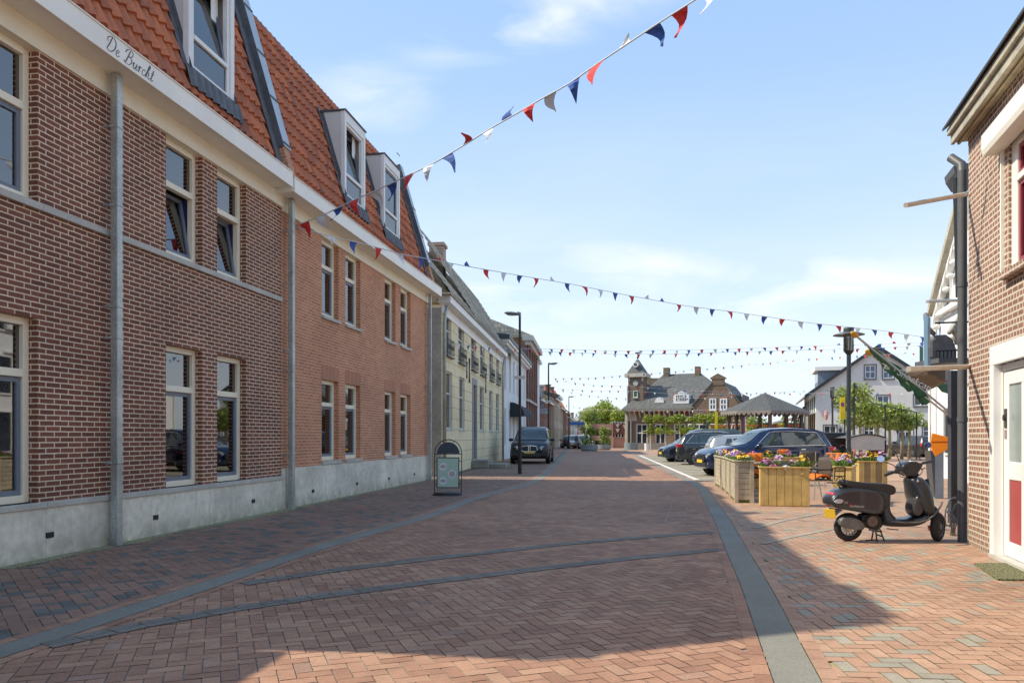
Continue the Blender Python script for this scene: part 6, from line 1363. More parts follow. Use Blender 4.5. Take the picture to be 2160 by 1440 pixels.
TG = root('plant_sign', 'small grey sign standing among the flowers of the front planter', 'sign', tuple(onp(PF, .46, .08, .74)), rzp); MB().box(-.065, .065, 0, .01, .05, .16).box(-.005, .005, 0, .008, 0, .05).build('plate', mat('sign_plate_grey', (.12, .14, .13), .5), TG)
# the row of old planters along the road
d0 = gp(1533.7, 1060); row = []
yy = d0.y
names = ['nearest old grey planter at the road edge', 'second old grey planter from the viewer at the road edge', 'third old grey planter from the viewer at the road edge', 'farthest old grey planter at the road edge']
for i in range(4):
    y = 16.15+i*1.5; x = xR(y)+.34+.16; dx = (xR(y+1.2)+.5)-(xR(y)+.5); an = math.atan2(-dx, 1.2)
    P_ = box_planter(names[i], (x, y), an, .40, 1.34, .90-.01*i, 'old'); row.append(P_)
    cs = [['yellow'], ['purple', 'white'], ['purple', 'lilac'], ['magenta', 'white', 'yellow']]
    for j in range(4):
        q = onp(P_, .20, .17+j*.33, .82); c = [['yellow'], ['purple', 'white'], ['lilac', 'white'], ['purple', 'magenta']][(j+i) % 4]
        flowers(q.x, q.y, q.z, .19, .20+.05*rg.random(), c, '%s pansies in the %s, %s clump from the viewer' % (' and '.join(c), names[i].replace(' at the road edge', '').replace(' from the viewer', ''), ('first', 'second', 'third', 'last')[j]), n=34, ry=.2)
# back planters
def at_top(px, py, z): Y = F*(z-HC)/(HY-py) if False else F*(HC-z)/(py-HY); return Vector((kx(px)*Y, Y, 0))
a = at_top(1621, 964.5, .82); b = at_top(1694, 963.5, .82)
PBk = box_planter('new pine planter at the back of the terrace beside the blue estate car', a, math.atan2(b.y-a.y, b.x-a.x), (b-a).length, .40, .82, 'new')
for (u, c, h, lb) in ((.16, ['yellow'], .26, 'left'), (.40, ['white', 'lilac'], .14, 'middle left'), (.62, ['pink', 'white'], .12, 'middle right'), (.92, ['magenta', 'lilac'], .26, 'right')):
    q = onp(PBk, u, .2, .75); flowers(q.x, q.y, q.z, .15, h, c, '%s flowers in the back planter, %s' % (' and '.join(c), lb))
a = at_top(1560, 966, .82); b = at_top(1597, 965.5, .82)
PB2 = box_planter('short new pine planter behind the old grey planters', a, 0, (b-a).length, .4, .82, 'new')
q = onp(PB2, .18, .2, .75); flowers(q.x, q.y, q.z, .15, .12, ['magenta'], 'low magenta flowers behind the old grey planters'); q = onp(PB2, .42, .2, .75); flowers(q.x, q.y, q.z, .14, .24, ['pink', 'magenta'], 'tall pink flowers behind the old grey planters')
# right planters
a = at_top(1758, 983, .80); PR1 = box_planter('low new pine planter behind the scooter seat, standing at an angle', a, R(-28), .34, 1.3, .80, 'new')
a = at_top(1812, 971.5, .80); PR2 = box_planter('striped pine planter of light and dark boards beside the round mirror', a, R(-6), .68, .42, .80, 'new', alt=True)
for (P_, u, c, h, lb) in ((PR1, .20, ['magenta', 'lilac'], .30, 'left end of the angled pine planter'), (PR1, .6, ['white'], .12, 'middle of the angled pine planter'), (PR1, 1.0, ['yellow', 'orange'], .34, 'far end of the angled pine planter'), (PR2, .12, ['pink', 'lilac'], .28, 'left end of the striped planter'), (PR2, .28, ['yellow'], .30, 'left half of the striped planter'), (PR2, .46, ['yellow', 'orange'], .28, 'right half of the striped planter'), (PR2, .60, ['lilac', 'pink'], .30, 'right end of the striped planter')):
    q = onp(P_, .17 if P_ is PR1 else u, u if P_ is PR1 else .2, .72); flowers(q.x, q.y, q.z, .16, h, c, '%s flowers at the %s' % (' and '.join(c), lb))
# ------------------------------------------------------------------ terrace chairs, table, blankets
wick = mat('brown_wicker', (.075, .06, .048), .7, v1=(60, .12), v2=(200, .2), bmp=.15, bscale=250)
orng = mat('orange_fleece', (.72, .17, .015), .9, v1=(9, .15), v2=None, bmp=.2, bscale=150)
alu = mat('aluminium_leg', (.50, .50, .48), .35, metal=.7, v1=None, v2=None, bmp=0)
def make_chair():
    o = root('terrace_chair', 'x', 'chair', group='terrace chairs with brown wicker')
    MB().box(-.24, .24, -.22, .24, .425, .455).build('seat', wick, o, bevel=.012)
    mb = MB(); n = 8
    for i in range(n):
        for j in range(5):
            def q(ii, jj): u = -1+2*ii/n; z = .50+jj*.085; return (u*.235, .25+.09*(z-.45)-.045*u*u+.0, z+(.02*(1-u*u) if jj == 5 else 0))
            mb.q(q(i, j), q(i+1, j), q(i+1, j+1), q(i, j+1))
    b = mb.build('backrest', wick, o, smooth=True, weld=True); s = b.modifiers.new('s', 'SOLIDIFY'); s.thickness = .022
    for s in (-1, 1):
        MB().tube([(s*.235, -.20, .43), (s*.255, -.25, 0)], .013, 8).build('leg', alu, o, smooth='auto'); MB().tube([(s*.235, .30, .93), (s*.24, .26, .5), (s*.24, .24, .43), (s*.25, .33, 0)], .013, 8).build('leg', alu, o, smooth='auto')
        MB().tube([(s*.24, -.20, .43), (s*.26, -.22, .60), (s*.265, -.18, .655), (s*.26, .24, .67)], .013, 8).box(s*.26-.028, s*.26+.028, -.2, .22, .655, .685).build('armrest', trimblack, o, smooth='auto')
    return o
ch0 = make_chair()
chairs = [((1590, 1045), 80, 'wicker chair seen side-on between the old planters and the front pine planter'), ((1722, 1052), -75, 'wicker chair showing its back, just right of the front pine planter'),
          ((1752, 1030), -40, 'wicker chair behind the scooter rack, partly turned away'), ((1700, 1012), 170, 'wicker chair at the near side of the table, back to the viewer'), ((1580, 1030), 192, 'wicker chair with orange fleece nearest the old grey planters'),
          ((1640, 1005), 200, 'wicker chair in the middle of the terrace, mostly hidden by flowers'), ((1780, 1008), -110, 'wicker chair at the right end of the table by the lamp post')]
for i, ((px, py), rz, lb) in enumerate(chairs):
    q = gp(px, py)
    if i == 0: c = ch0; c.location = q; c.rotation_euler = (0, 0, R(rz)); c['label'] = lb
    else: c = copy_thing(ch0, q, R(rz), lb)
def blanket(p, rz, label, kind='back'):
    o = root('blanket', label, 'blanket', p, rz, 'orange fleece blankets on the chairs'); mb = MB(); n = 12
    if kind == 'back':
        prof = [(.245, .52), (.235, .75), (.27, .93), (.30, .965), (.335, .94), (.36, .75), (.35, .55), (.36, .42)]
    else: prof = [(-.20, .47), (-.10, .52), (.0, .55), (.12, .55), (.22, .50), (.24, .47)]
    for i in range(n):
        for a, b in zip(prof, prof[1:]):
            def q(ii, pt, k): u = (ii/n-.5)*.42; w_ = .014*math.sin(ii*1.1+k*.6)+.008*math.sin(ii*.5); return (u, pt[0]+w_*(1 if kind == 'back' else 0), pt[1]+(w_*1.4 if kind != 'back' else 0))
            mb.q(q(i, a, a[1]), q(i+1, a, a[1]), q(i+1, b, b[1]), q(i, b, b[1]))
    b = mb.build('fleece', orng, o, smooth=True, weld=True); s = b.modifiers.new('s', 'SOLIDIFY'); s.thickness = .018; return o
for i, kind, lb in ((0, 'seat', 'orange blanket on the seat of the side-on chair by the front planter'), (4, 'back', 'orange fleece blanket over the chair beside the old grey planters'), (1, 'seat', 'folded orange blanket on the seat right of the front planter'), (2, 'back', 'orange blanket hanging over the chair behind the scooter rack'), (5, 'back', 'orange blanket over the hidden middle chair'), (6, 'back', 'orange blanket on the chair at the right end of the table'), (3, 'seat', 'orange blanket heaped on the seat at the near side of the table')):
    q = gp(*chairs[i][0]); blanket(q, R(chairs[i][1]), lb, kind)
def table(p, rz, L_, W_, label):
    o = root('terrace_table', label, 'table', p, rz); MB().box(-L_/2, L_/2, -W_/2, W_/2, .72, .75).build('tabletop', mat('table_top_brown', (.36, .25, .19), .5, v1=(6, .15)), o, bevel=.01)
    for sx in (-1, 1):
        for sy in (-1, 1): MB().tube([(sx*(L_/2-.08), sy*(W_/2-.08), 0), (sx*(L_/2-.08), sy*(W_/2-.08), .72)], .02, 8).build('leg', alu, o)
    return o
tq = at_top(1752, 958, .75); T1 = table(tq, R(-3), 1.3, .75, 'pinkish brown terrace table with a potted plant, behind the chairs')
tq2 = at_top(1602, 975, .75); T2 = table(tq2, R(4), .9, .75, 'pale terrace table behind the chair with orange fleece')
pt = root('flower_pot', 'small grey zinc pot on the terrace table', 'pot', (tq.x-.05, tq.y, .75)); MB().lathe([(0, 0), (.05, 0), (.065, .13), (.06, .13), (.05, .11), (0, .11)], (0, 0, 0), 14).build('pot', zincl, pt, smooth='auto')
flowers(tq.x-.05, tq.y, .86, .11, .18, ['pink', 'white'], 'pink and white plant in the zinc pot on the table', 20); flowers(tq.x+.22, tq.y+.1, .76, .09, .24, ['orange', 'magenta'], 'orange flowers beside the zinc pot on the table', 18)
MH = root('menu_holder', 'small grey menu card standing on the left end of the table', 'card', (tq.x-.58, tq.y, .75)); MB().obox((0, 0, .1), .12, .03, .2, 0, R(-12)).build('card', mat('menu_card', (.30, .27, .24), .7), MH)
# ------------------------------------------------------------------ lamps, signs, street furniture
def pole_lamp(px, Y, topz, label, hatr=.33):
    o = root('lamp_post', label, 'street lamp', (kx(px)*Y, Y, 0), group='round hat lamp posts on the square')
    MB().tube([(0, 0, 0), (0, 0, topz-.75)], .058, 14).tube([(0, 0, 0), (0, 0, 1.1)], .075, 14).build('pole', mat('lamp_post_grey', (.055, .065, .075), .4, metal=.4, v1=(2, .15), v2=None, bmp=0), o, smooth='auto')
    MB().lathe([(.03, topz-.80), (.05, topz-.78), (.12, topz-.69), (.135, topz-.66), (.0, topz-.66)], (0, 0, 0), 18).build('collar', darkmetal, o, smooth='auto')
    MB().lathe([(.13, topz-.66), (.13, topz-.22)], (0, 0, 0), 20).build('glass_cylinder', glassmat('lamp_glass', (.75, .73, .65), .5) if 'lamp_glass' not in MATS else MATS['lamp_glass'], o, smooth='auto')
    MB().lathe([(0, topz-.64), (.07, topz-.64), (.075, topz-.3), (0, topz-.3)], (0, 0, 0), 12).build('bulb', mat('lamp_reflector', (.5, .47, .38), .3, metal=.5, v1=None, v2=None, bmp=0), o, smooth='auto')
    m_ = MB(); [m_.tube([(.135*math.cos(a), .135*math.sin(a), topz-.68), (.135*math.cos(a), .135*math.sin(a), topz-.05)], .008, 5) for a in (0.4, 2.5, 4.6)]; m_.build('stay', darkmetal, o)
    MB().lathe([(0, topz-.13), (.15, topz-.14), (hatr, topz-.22), (hatr*1.02, topz-.235), (hatr*.98, topz-.24), (.13, topz-.20), (0, topz-.19)], (0, 0, 0), 28).lathe([(.0, topz-.03), (.13, topz-.03), (.14, topz-.06), (.12, topz-.13)], (0, 0, 0), 20).build('hat', mat('lamp_hat', (.10, .11, .115), .45, metal=.3, v1=None, v2=None, bmp=0), o, smooth='auto')
    return o
pole_lamp(1790.5, 20.8, 4.42, 'tall lamp post with a round hat rising behind the planters', .40); pole_lamp(1756, 48, 4.58, 'farther lamp post with a round hat in front of the grey house', .39)
pole_lamp(1697, 74, 4.4, 'small distant lamp post seen through the bandstand', .3)
def arm_lamp(px, Y, topz, sgn, label, band=True):
    o = root('street_lamp', label, 'street lamp', (kx(px)*Y, Y, 0), group='arm lamps along the left side of the street')
    MB().tube([(0, 0, 0), (0, 0, 1.2)], .075, 14).tube([(0, 0, 1.2), (0, 0, topz-.1)], [.058, .045], 12).build('pole', mat('lamp_dark_brown', (.025, .022, .024), .45, metal=.3, v1=(2, .2), v2=None, bmp=0), o, smooth='auto')
    h = MB(); n = 12
    for i in range(9): pass
    h.lathe([(0, -.30), (.10, -.26), (.15, -.10), (.16, .05), (.13, .20), (.07, .28), (0, .30)], (0, 0, 0), 14, 'x', ry=1)
    h.xf(Matrix.Translation((sgn*.28, 0, topz)) @ Matrix.Rotation(-sgn*R(6), 4, 'Y') @ Matrix.Diagonal((sgn*1.05, 1, .42, 1))); h.tube([(0, 0, topz-.15), (0, 0, topz+.02), (sgn*.1, 0, topz+.03)], .05, 10); h.build('lamp_head', mat('lamp_head_grey', (.16, .18, .19), .4, metal=.3, v1=None, v2=None, bmp=0), o, smooth='auto')
    MB().lathe([(0, -.22), (.10, -.1), (.11, .08), (0, .2)], (0, 0, 0), 12, 'x').xf(Matrix.Translation((sgn*.30, 0, topz-.045)) @ Matrix.Diagonal((1, 1, .35, 1))).build('lens', lampglass, o, smooth='auto')
    if band: MB().box(-.20, .20, -.07, -.05, 3.58, 3.70).build('street_plate', mat('plate_cream', (.5, .48, .44), .6), o)
    return o
arm_lamp(1096.5, 28.7, 6.06, -1, 'dark street lamp before the black four by four, head turned left')
arm_lamp(1157, 48.3, 6.06, 1, 'second street lamp along the left houses, head turned right'); LP3 = arm_lamp(1200, 87, 6.0, 1, 'third and farthest street lamp, with a blue street sign')
MB().box(.1, 1.75, -.03, .03, 2.75, 3.1).build('street_sign', mat('blue_sign', (.03, .13, .40), .5, v1=None, v2=None, bmp=0), LP3)
# sandwich board
sp = gp(944, 1044); SB = root('pavement_sign', 'arched black pavement sign with a green poster of round pictures', 'sign', sp, R(-4)); sps = sp.y/F
def sx(p): return (p-945.5)*sps
def sz(p): return HC-(p-HY)*sps
tubes = MB(); arch = [(sx(917.5), 0, sz(1046)), (sx(918.5), 0, sz(955))]+[(sx(947)-sx(947+28.5)*math.cos(R(a))*0-(sx(947+28.5)-sx(947))*math.cos(R(a)), 0, sz(955)+(sz(926.5)-sz(955))*math.sin(R(a))) for a in range(10, 171, 16)]+[(sx(976), 0, sz(955)), (sx(974.5), 0, sz(1046))]
tubes.tube(arch, .011, 8); tubes.tube([(sx(919), 0, sz(957)), (sx(976), 0, sz(957))], .010, 6)
for p in (972.5, 1021): tubes.tube([(sx(918.5), 0, sz(p)), (sx(924), 0, sz(p))], .008, 6).tube([(sx(970), 0, sz(p)), (sx(975.5), 0, sz(p))], .008, 6)
for a in (65, 115): tubes.tube([(sx(947)-(sx(976)-sx(947))*math.cos(R(a)), 0, sz(955)+(sz(926.5)-sz(955))*math.sin(R(a))), (sx(947)-(sx(971)-sx(947))*math.cos(R(a)), 0, sz(955)+(sz(932)-sz(955))*math.sin(R(a)))], .008, 6)
tubes.build('tube_frame', black, SB, smooth='auto')
ap = [(sx(947)-(sx(971)-sx(947))*math.cos(R(a)), sz(956)+(sz(932)-sz(956))*math.sin(R(a))) for a in range(0, 181, 12)]
MB().prism(ap, -.006, .006).build('top_board', mat('slate_blue_board', (.035, .055, .075), .5, v1=None, v2=None, bmp=0), SB)
MB().box(sx(922.5), sx(970.5), -.012, .012, sz(1028.5), sz(964)).build('poster_frame', black, SB, bevel=.004)
PO = MB().box(sx(924.6), sx(968.6), -.016, -.013, sz(1026.6), sz(966)).build('poster', mat('poster_green', (.42, .60, .49), .35, v1=(1.2, .08), v2=None, bmp=0), SB)
pw = mat('poster_white', (.72, .74, .80), .5, v1=None, v2=None, bmp=0); ppic = mat('poster_picture', (.45, .40, .36), .6, v1=(60, .5), v2=None, bmp=0)
for (a, b, r) in ((936, 983.5, 8), (955.5, 999, 8.5), (936, 1013.5, 8)):
    MB().lathe([(0, 0), (r*sps, 0)], (sx(a), -.0175, sz(b)), 24, 'y').build('picture_disc', pw, PO); MB().lathe([(0, 0), (r*sps*.75, 0)], (sx(a), -.0185, sz(b)), 20, 'y', ry=.62 if b != 999 else .95).build('picture', ppic, PO)
tl = MB()
for (a, b, w_) in ((931, 969.5, 34), (941, 973, 12), (947, 980.5, 20), (950, 984, 15), (933, 997, 10), (934, 1000.5, 8), (953, 1014.5, 12), (953, 1018, 7)): tl.box(sx(a), sx(a+w_), -.0185, -.0172, sz(b+1), sz(b))
tl.build('text_lines', mat('poster_text', (.45, .58, .52), .5, v1=None, v2=None, bmp=0), PO)
MB().lathe([(0, .07), (.30, .065), (.36, .03), (.37, 0)], (0, 0, 0), 28, 'z', ry=.62).build('base', black, SB, smooth='auto')
# parking signs
def psign(px, py0, py1, Y, w_, label, round_=True):
    o = root('parking_sign', label, 'sign', (kx(px)*Y, Y, 0), R(-8), 'tall yellow parking signs'); s = Y/F
    z0, z1 = HC+(HY-py1)*s, HC+(HY-py0)*s; pl = MB().box(-w_/2, w_/2, -.03, .0, z0, z1).build('panel', mat('sign_yellow', (.80, .62, .01), .5, v1=None, v2=None, bmp=0), o, bevel=.02)
    MB().tube([(w_*.45, .03, 0), (w_*.45, .03, z1)], .035, 8).build('pole', darkmetal, o)
    if round_:
        zc_ = z1-(z1-z0)*.32; MB().lathe([(0, 0), (w_*.36, 0)], (0, -.034, zc_), 22, 'y', ry=1.35).build('red_ring', mat('sign_red', (.55, .03, .04), .5, v1=None, v2=None, bmp=0), pl)
        MB().lathe([(0, 0), (w_*.28, 0)], (0, -.037, zc_), 22, 'y', ry=1.35).build('blue_disc', mat('sign_blue', (.03, .10, .45), .5, v1=None, v2=None, bmp=0), pl)
        MB().obox((0, -.040, zc_), .03, .003, w_*.8, 0, 0, R(25)).build('red_bar', MATS['sign_red'], pl)
        for k in range(4): MB().box(-w_*.3, w_*.3, -.036, -.0325, z0+.08+k*.08, z0+.10+k*.08).build('text_line', mat('sign_ochre', (.45, .33, .02), .6, v1=None, v2=None, bmp=0), pl)
    return o
psign(1777, 838, 884, 36, .24, 'yellow parking prohibition sign with a blue disc beside the lamp post'); psign(1511, 868, 905, 50, .19, 'narrow yellow sign left of the bandstand', False)
# container, bicycle shelter, bicycles
cq = kx(1750)*31.5; CT = root('container', 'dark grey closed container with a lighter end behind the estate car', 'container', (kx(1744)*31.5, 31.5, 0))
wC = (1788-1747)/F*31.5; hC = HC+(HY-914)/F*31.5
MB().box(0, wC, 0, 1.1, .05, hC).build('body', mat('container_dark', (.035, .035, .04), .6, v1=(1.5, .2)), CT, bevel=.02); MB().box(-.16, -.003, .02, 1.08, .05, hC-.02).build('end_panel', mat('container_blue_grey', (.16, .21, .23), .5), CT, bevel=.02)
MB().box(-.18, wC+.05, -.03, 1.13, hC, hC+.05).build('lid', mat('container_lid', (.12, .15, .17), .5), CT, bevel=.01); MB().box(.1, wC-.05, -.01, 0, .72, .75).build('seam', greysash, CT)
Ys = 30.0; SH = root('bicycle_shelter', 'low arched bicycle shelter with a translucent roof behind the striped planter', 'shelter', (kx(1793)*Ys, Ys, 0)); sw_ = (1868-1793)/F*Ys; hs = HC-(934-HY)/F*Ys; ht = HC-(922-HY)/F*Ys
roofm = mat('translucent_roof_grey', (.50, .48, .45), .5, v1=(2, .12))
mb = MB(); fr_ = MB(); n = 10
top = [(sw_*i/n, hs+.12+(ht-hs)*.9*math.sin(math.pi*(.12+.76*i/n))) for i in range(n+1)]
mb.prism(top+[(sw_, hs-.28), (0, hs-.28)], 0, .03); mb.build('front_panel', roofm, SH); mb2 = MB()
for a, b in zip(top, top[1:]): mb2.q((a[0], 0, a[1]), (b[0], 0, b[1]), (b[0], 1.8, b[1]), (a[0], 1.8, a[1]))
mb2.build('roof', mat('shelter_roof_dark', (.10, .10, .10), .5), SH, smooth=True)
fr_.tube([(x, -.02, z+.02) for x, z in top], .03, 6); fr_.build('frame', darkmetal, SH)
for x in (0, sw_, sw_+.28): MB().box(x-.035, x+.035, 0 if x < sw_+.1 else 1.6, .07 if x < sw_+.1 else 1.67, 0, hs+.1).build('post', darkmetal, SH)
MB().box(sw_+.02, sw_+.05, .1, 1.6, .05, hs).build('side_pane', mat('smoky_pane', (.15, .15, .13), .3, v1=(3, .3)), SH)
def make_bike():
    o = root('bicycle', 'x', 'bicycle', group='bicycles under the shelter'); f = MB()
    f.tube([(-.45, 0, .36), (-.15, 0, .32), (.42, 0, .80), (-.28, 0, .86), (-.15, 0, .32)], .018, 6).tube([(.42, 0, .9), (.58, 0, .36)], .016, 6).tube([(-.28, 0, .86), (-.45, 0, .36)], .014, 6).tube([(.38, 0, .98), (.42, 0, .80)], .016, 6)
    f.build('frame', darkmetal, o); MB().obox((-.30, 0, .94), .26, .15, .06).build('saddle', black, o, bevel=.02); MB().tube([(.28, -.28, 1.02), (.42, -.22, 1.06), (.42, .22, 1.06), (.28, .28, 1.02)], .013, 6).build('handlebar', chrome, o)
    for x in (-.45, .58):
        w_ = MB().tube([(x+.33*math.cos(a*.2618), 0, .34+.33*math.sin(a*.2618)) for a in range(25)], .018, 6, False).build('wheel', tyre, o, smooth=True); sp = MB(); [sp.tube([(x, 0, .34), (x+.32*math.cos(a*.5236), 0, .34+.32*math.sin(a*.5236))], .003, 3) for a in range(12)]; sp.build('spokes', chrome, w_)
    return o
bk = make_bike(); lbs = ['leftmost bicycle under the shelter roof, red framed', 'second bicycle from the left under the shelter roof', 'third bicycle from the left under the shelter roof', 'fourth bicycle under the shelter, nearest its right post']
for i in range(4):
    q = (kx(1800)*Ys+.15+i*.36, Ys+.75, 0)
    c = bk if i == 0 else copy_thing(bk, q, R(78+i*5), lbs[i])
    if i == 0: c.location = q; c.rotation_euler = (0, 0, R(75)); c['label'] = lbs[0]
redf = mat('red_bike', (.45, .03, .05), .4, v1=None, v2=None, bmp=0)
fo = [c for c in bk.children if c.name.startswith('frame')][0]; fo.data = fo.data.copy(); fo.data.materials[0] = redf
# ------------------------------------------------------------------ balcony, pillar, flags, orange sun shade on the right
YP = 12.3; pl0, pl1 = kx(2006)*YP, kx(2031)*YP
PI = root('pillar', 'square dark grey pillar carrying the balcony, beside the drainpipe', 'pillar', (pl0, YP, 0)); zP = HC+(HY-781)/F*YP
MB().box(0, pl1-pl0, 0, .10, 0, zP).build('shaft', mat('pillar_blue_grey', (.055, .06, .075), .6, v1=(2, .15), v2=(30, .15)), PI, bevel=.006)
MB().box(.02, pl1-pl0-.02, -.004, 0, .1, .62).build('panel', mat('pillar_panel', (.04, .045, .055), .4), PI)
YB = 13.6; BA = root('balcony', 'small dark balcony with bundled furniture behind the drainpipe', 'balcony', (kx(1960)*YB, YB, 0))
def bz(py, Y=YB): return HC-(py-HY)/F*Y
def bx(px, Y=YB): return kx(px)*Y-BA.location.x
MB().box(bx(1967), bx(2060), -.2, .6, bz(767), bz(757)).build('deck', mat('balcony_deck', (.10, .11, .12), .5), BA)
m_ = MB(); [m_.tube([(bx(1966), y, bz(p)), (bx(2050), y, bz(p-3))], .016, 6) for p, y in ((683, -.1), (741, -.1))]; [m_.tube([(bx(p), -.1, bz(741)), (bx(p), -.1, bz(760))], .012, 6) for p in (1968, 1976, 1984, 1992, 2000, 2008, 2016)]; m_.build('rail', darkmetal, BA)
m_ = MB(); prof = [(1968, 714), (1985, 704), (2005, 703), (2018, 712), (2027, 735), (2027, 757), (1968, 757)]; m_.prism([(bx(a), bz(b)) for a, b in prof], .1, .35).build('furniture_cover', mat('cover_grey_brown', (.20, .195, .19), .8, v1=(2, .2), v2=(9, .2), bmp=.5, bscale=8), BA, bevel=.05)
m_ = MB()
for k in range(6): m_.tube([(bx(2002+k*4), .0+.04*k, bz(702-3*k)), (bx(2012+k*3), .05, bz(690-k*5)), (bx(2022+k*3), .1, bz(706-k*4)), (bx(2026), .1, bz(725))], .045, 6)
m_.build('folded_parasol', mat('parasol_canvas', (.48, .46, .41), .9, v1=(7, .3)), BA, smooth=True)
m_ = MB().tube([(bx(1960), .1, bz(672)), (bx(1972), .3, bz(658))], .045, 8).tube([(bx(1964), .1, bz(690)), (bx(1983), .2, bz(701))], .04, 8); m_.build('bracket_tube', mat('bracket_grey', (.18, .17, .17), .6), BA, smooth='auto')
YG = 13.0; SGN = root('hanging_sign', 'tall pale blue board with a white oval ring on the balcony end', 'sign', (kx(1955)*YG, YG, 0), R(52)); s_ = YG/F
MB().box(-.10, .11, -.03, .03, HC+(HY-772)*s_, HC+(HY-668)*s_).build('board', mat('board_pale_blue', (.22, .37, .50), .4, v1=(1, .08), v2=None, bmp=0), SGN)
zc_ = HC+(HY-718)*s_; MB().tube([(.0+.055*math.cos(R(a)), -.035, zc_+.27*math.sin(R(a))) for a in range(0, 361, 15)], .006, 5, False).tube([(.0+.02*math.cos(R(a)), -.035, zc_+.12*math.sin(R(a))) for a in range(0, 361, 20)], .005, 5, False).build('white_ring', white, SGN)
MB().box(.112, .13, -.035, .035, HC+(HY-772)*s_, HC+(HY-668)*s_).build('brass_edge', mat('brass_edge', (.40, .34, .18), .4, metal=.5, v1=None, v2=None, bmp=0), SGN)
G2 = root('green_board', 'small dark green board end with pale lettering beside the hanging sign', 'sign', (kx(1944)*16, 16, 0), R(50)); s2 = 16/F
MB().box(-.09, .05, -.02, .02, HC+(HY-768)*s2, HC+(HY-732)*s2).build('board', mat('board_green', (.02, .10, .07), .5, v1=None, v2=None, bmp=0), G2); m_ = MB(); [m_.box(.052, .06, -.02, .02, HC+(HY-764+k*8)*s2, HC+(HY-760+k*8)*s2) for k in range(4)]; m_.build('letters', white, G2)
# green awning under the balcony
AW = root('awning', 'rolled green and brown awning under the balcony', 'awning', (kx(1965)*YB, YB, 0)); m_ = MB()
pts = [(1957, 781), (1975, 792), (1990, 800), (2000, 804)]; n = 10
for (a, b), (c, d) in zip(pts, pts[1:]):
    for k in range(6):
        def q(px, py, kk): return (kx(px+kk*1.0)*(YB+.0)-AW.location.x, kk*.12, HC-(py-HY+kk*2.2)/F*YB)
        m_.q(q(a, b, k), q(c, d, k), q(c, d, k+1), q(a, b, k+1))
m_.prism([(kx(p)*YB-AW.location.x, bz(q_)) for p, q_ in ((1955, 778), (1999, 778), (1999, 806), (1988, 802), (1974, 793), (1962, 789))], .05, 1.2).build('cassette', mat('awning_brown', (.20, .165, .13), .6, v1=(3, .3)), AW, bevel=.02)
MB().prism([(kx(p)*(YB+1.3)-AW.location.x, HC-(q_-HY)/F*(YB+1.3)) for p, q_ in ((1958, 795), (1970, 796), (1982, 806), (1999, 812), (1999, 830), (1986, 826), (1975, 812), (1962, 803))], 1.25, 1.30).build('valance', mat('valance_green', (.07, .17, .11), .8, v1=(2, .2)), AW)
def furled(p0, p1, Y0, Y1, label, wmax, txt=None):
    """flag wound loosely round its pole, knob at the outer end"""
    A, B = at(*p0, Y0), at(*p1, Y1); o = root('flag', label, 'flag', A, group='furled green flags on slanting poles'); B = B-A
    MB().tube([(0, 0, 0), tuple(B)], .018, 8).build('pole', mat('flag_pole_white', (.62, .60, .56), .5), o, smooth='auto')
    kn = MB().lathe([(0, -.05), (.045, -.03), (.05, .02), (.02, .08), (0, .09)], (0, 0, 0), 12).xf(Matrix.Translation(B) @ B.to_track_quat('Z', 'Y').to_matrix().to_4x4()); kn.build('knob', mat('knob_orange', (.72, .36, .03), .4, v1=None, v2=None, bmp=0), o, smooth='auto')
    m_ = MB(); n = 26; up = Vector((0, 0, 1)); 
    for i in range(n):
        def ring(t):
            u = .30+.66*t; c = B*u; w_ = wmax*math.sin(min(1, (1-t)*1.35)*math.pi/2)**.8*(.75+.35*math.sin(t*19)); return c, max(.012, w_)
        for k in range(10):
            def q(ii, kk): c, w_ = ring(ii/n); a = kk*.6283+ii*.35; rr = w_*(1+.35*math.sin(kk*2.1+ii*.9)); return c+Vector((rr*math.cos(a)*.8, rr*math.cos(a)*.3, rr*math.sin(a)-w_*.55))
            m_.q(q(i, k), q(i+1, k), q(i+1, k+1), q(i, k+1))
    m_.build('cloth', mat('flag_green', (.045, .17, .075), .8, v1=(3, .3), v2=(14, .25), bmp=.4, bscale=12), o, smooth=True, weld=True)
    if txt:
        d = B.normalized(); ang = math.atan2(d.z, d.x); c = B*.52; textmesh('lettering', txt, .15, white, o, Matrix.Translation(c+Vector((0, -wmax*1.35, -.05))) @ Matrix.Rotation(R(-8), 4, 'Z') @ Matrix.Rotation(-ang-math.pi, 4, 'Y') @ Matrix.Rotation(R(90), 4, 'X'), .003, shear=.2)
furled((2006, 872), (1803, 706), 12.9, 11.8, 'longer furled green flag with white lettering and an orange knob', .10, 'De Snoekcan')
furled((2006, 880), (1833, 744), 13.4, 12.6, 'shorter furled green flag with an orange knob', .085)
FS = root('sun_shade', 'bright orange folded cloth panel sticking out beside the dark pillar', 'banner', at(1964, 915, 12.8), R(-22)); s3 = 12.8/F
def fq(px, py): return ((px-1964)*s3*1.02, (915-py)*s3)
m_ = MB().prism([fq(1966, 913), fq(2001, 923), fq(2001, 942), fq(1972, 962.5), fq(1966, 950), fq(1962, 938)], 0, .03).build('panel', mat('orange_panel', (.95, .27, .01), .7, v1=(1.5, .06), v2=None, bmp=0), FS, bevel=.008)
MB().tube([(fq(1963, 931)[0], -.004, fq(1963, 931)[1]), (fq(2001, 930)[0], -.004, fq(2001, 930)[1])], .004, 4).build('fold', mat('orange_fold', (.6, .12, .003), .8, v1=None, v2=None, bmp=0), FS)
gq = at_top(1971, 950, 1.05) if False else gp(1982, 1051); GB = root('bin', 'pale grey tall cabinet behind the orange cloth', 'cabinet', (kx(1972)*17.2, 17.2, 0)); wB = (1991-1972)/F*17.2
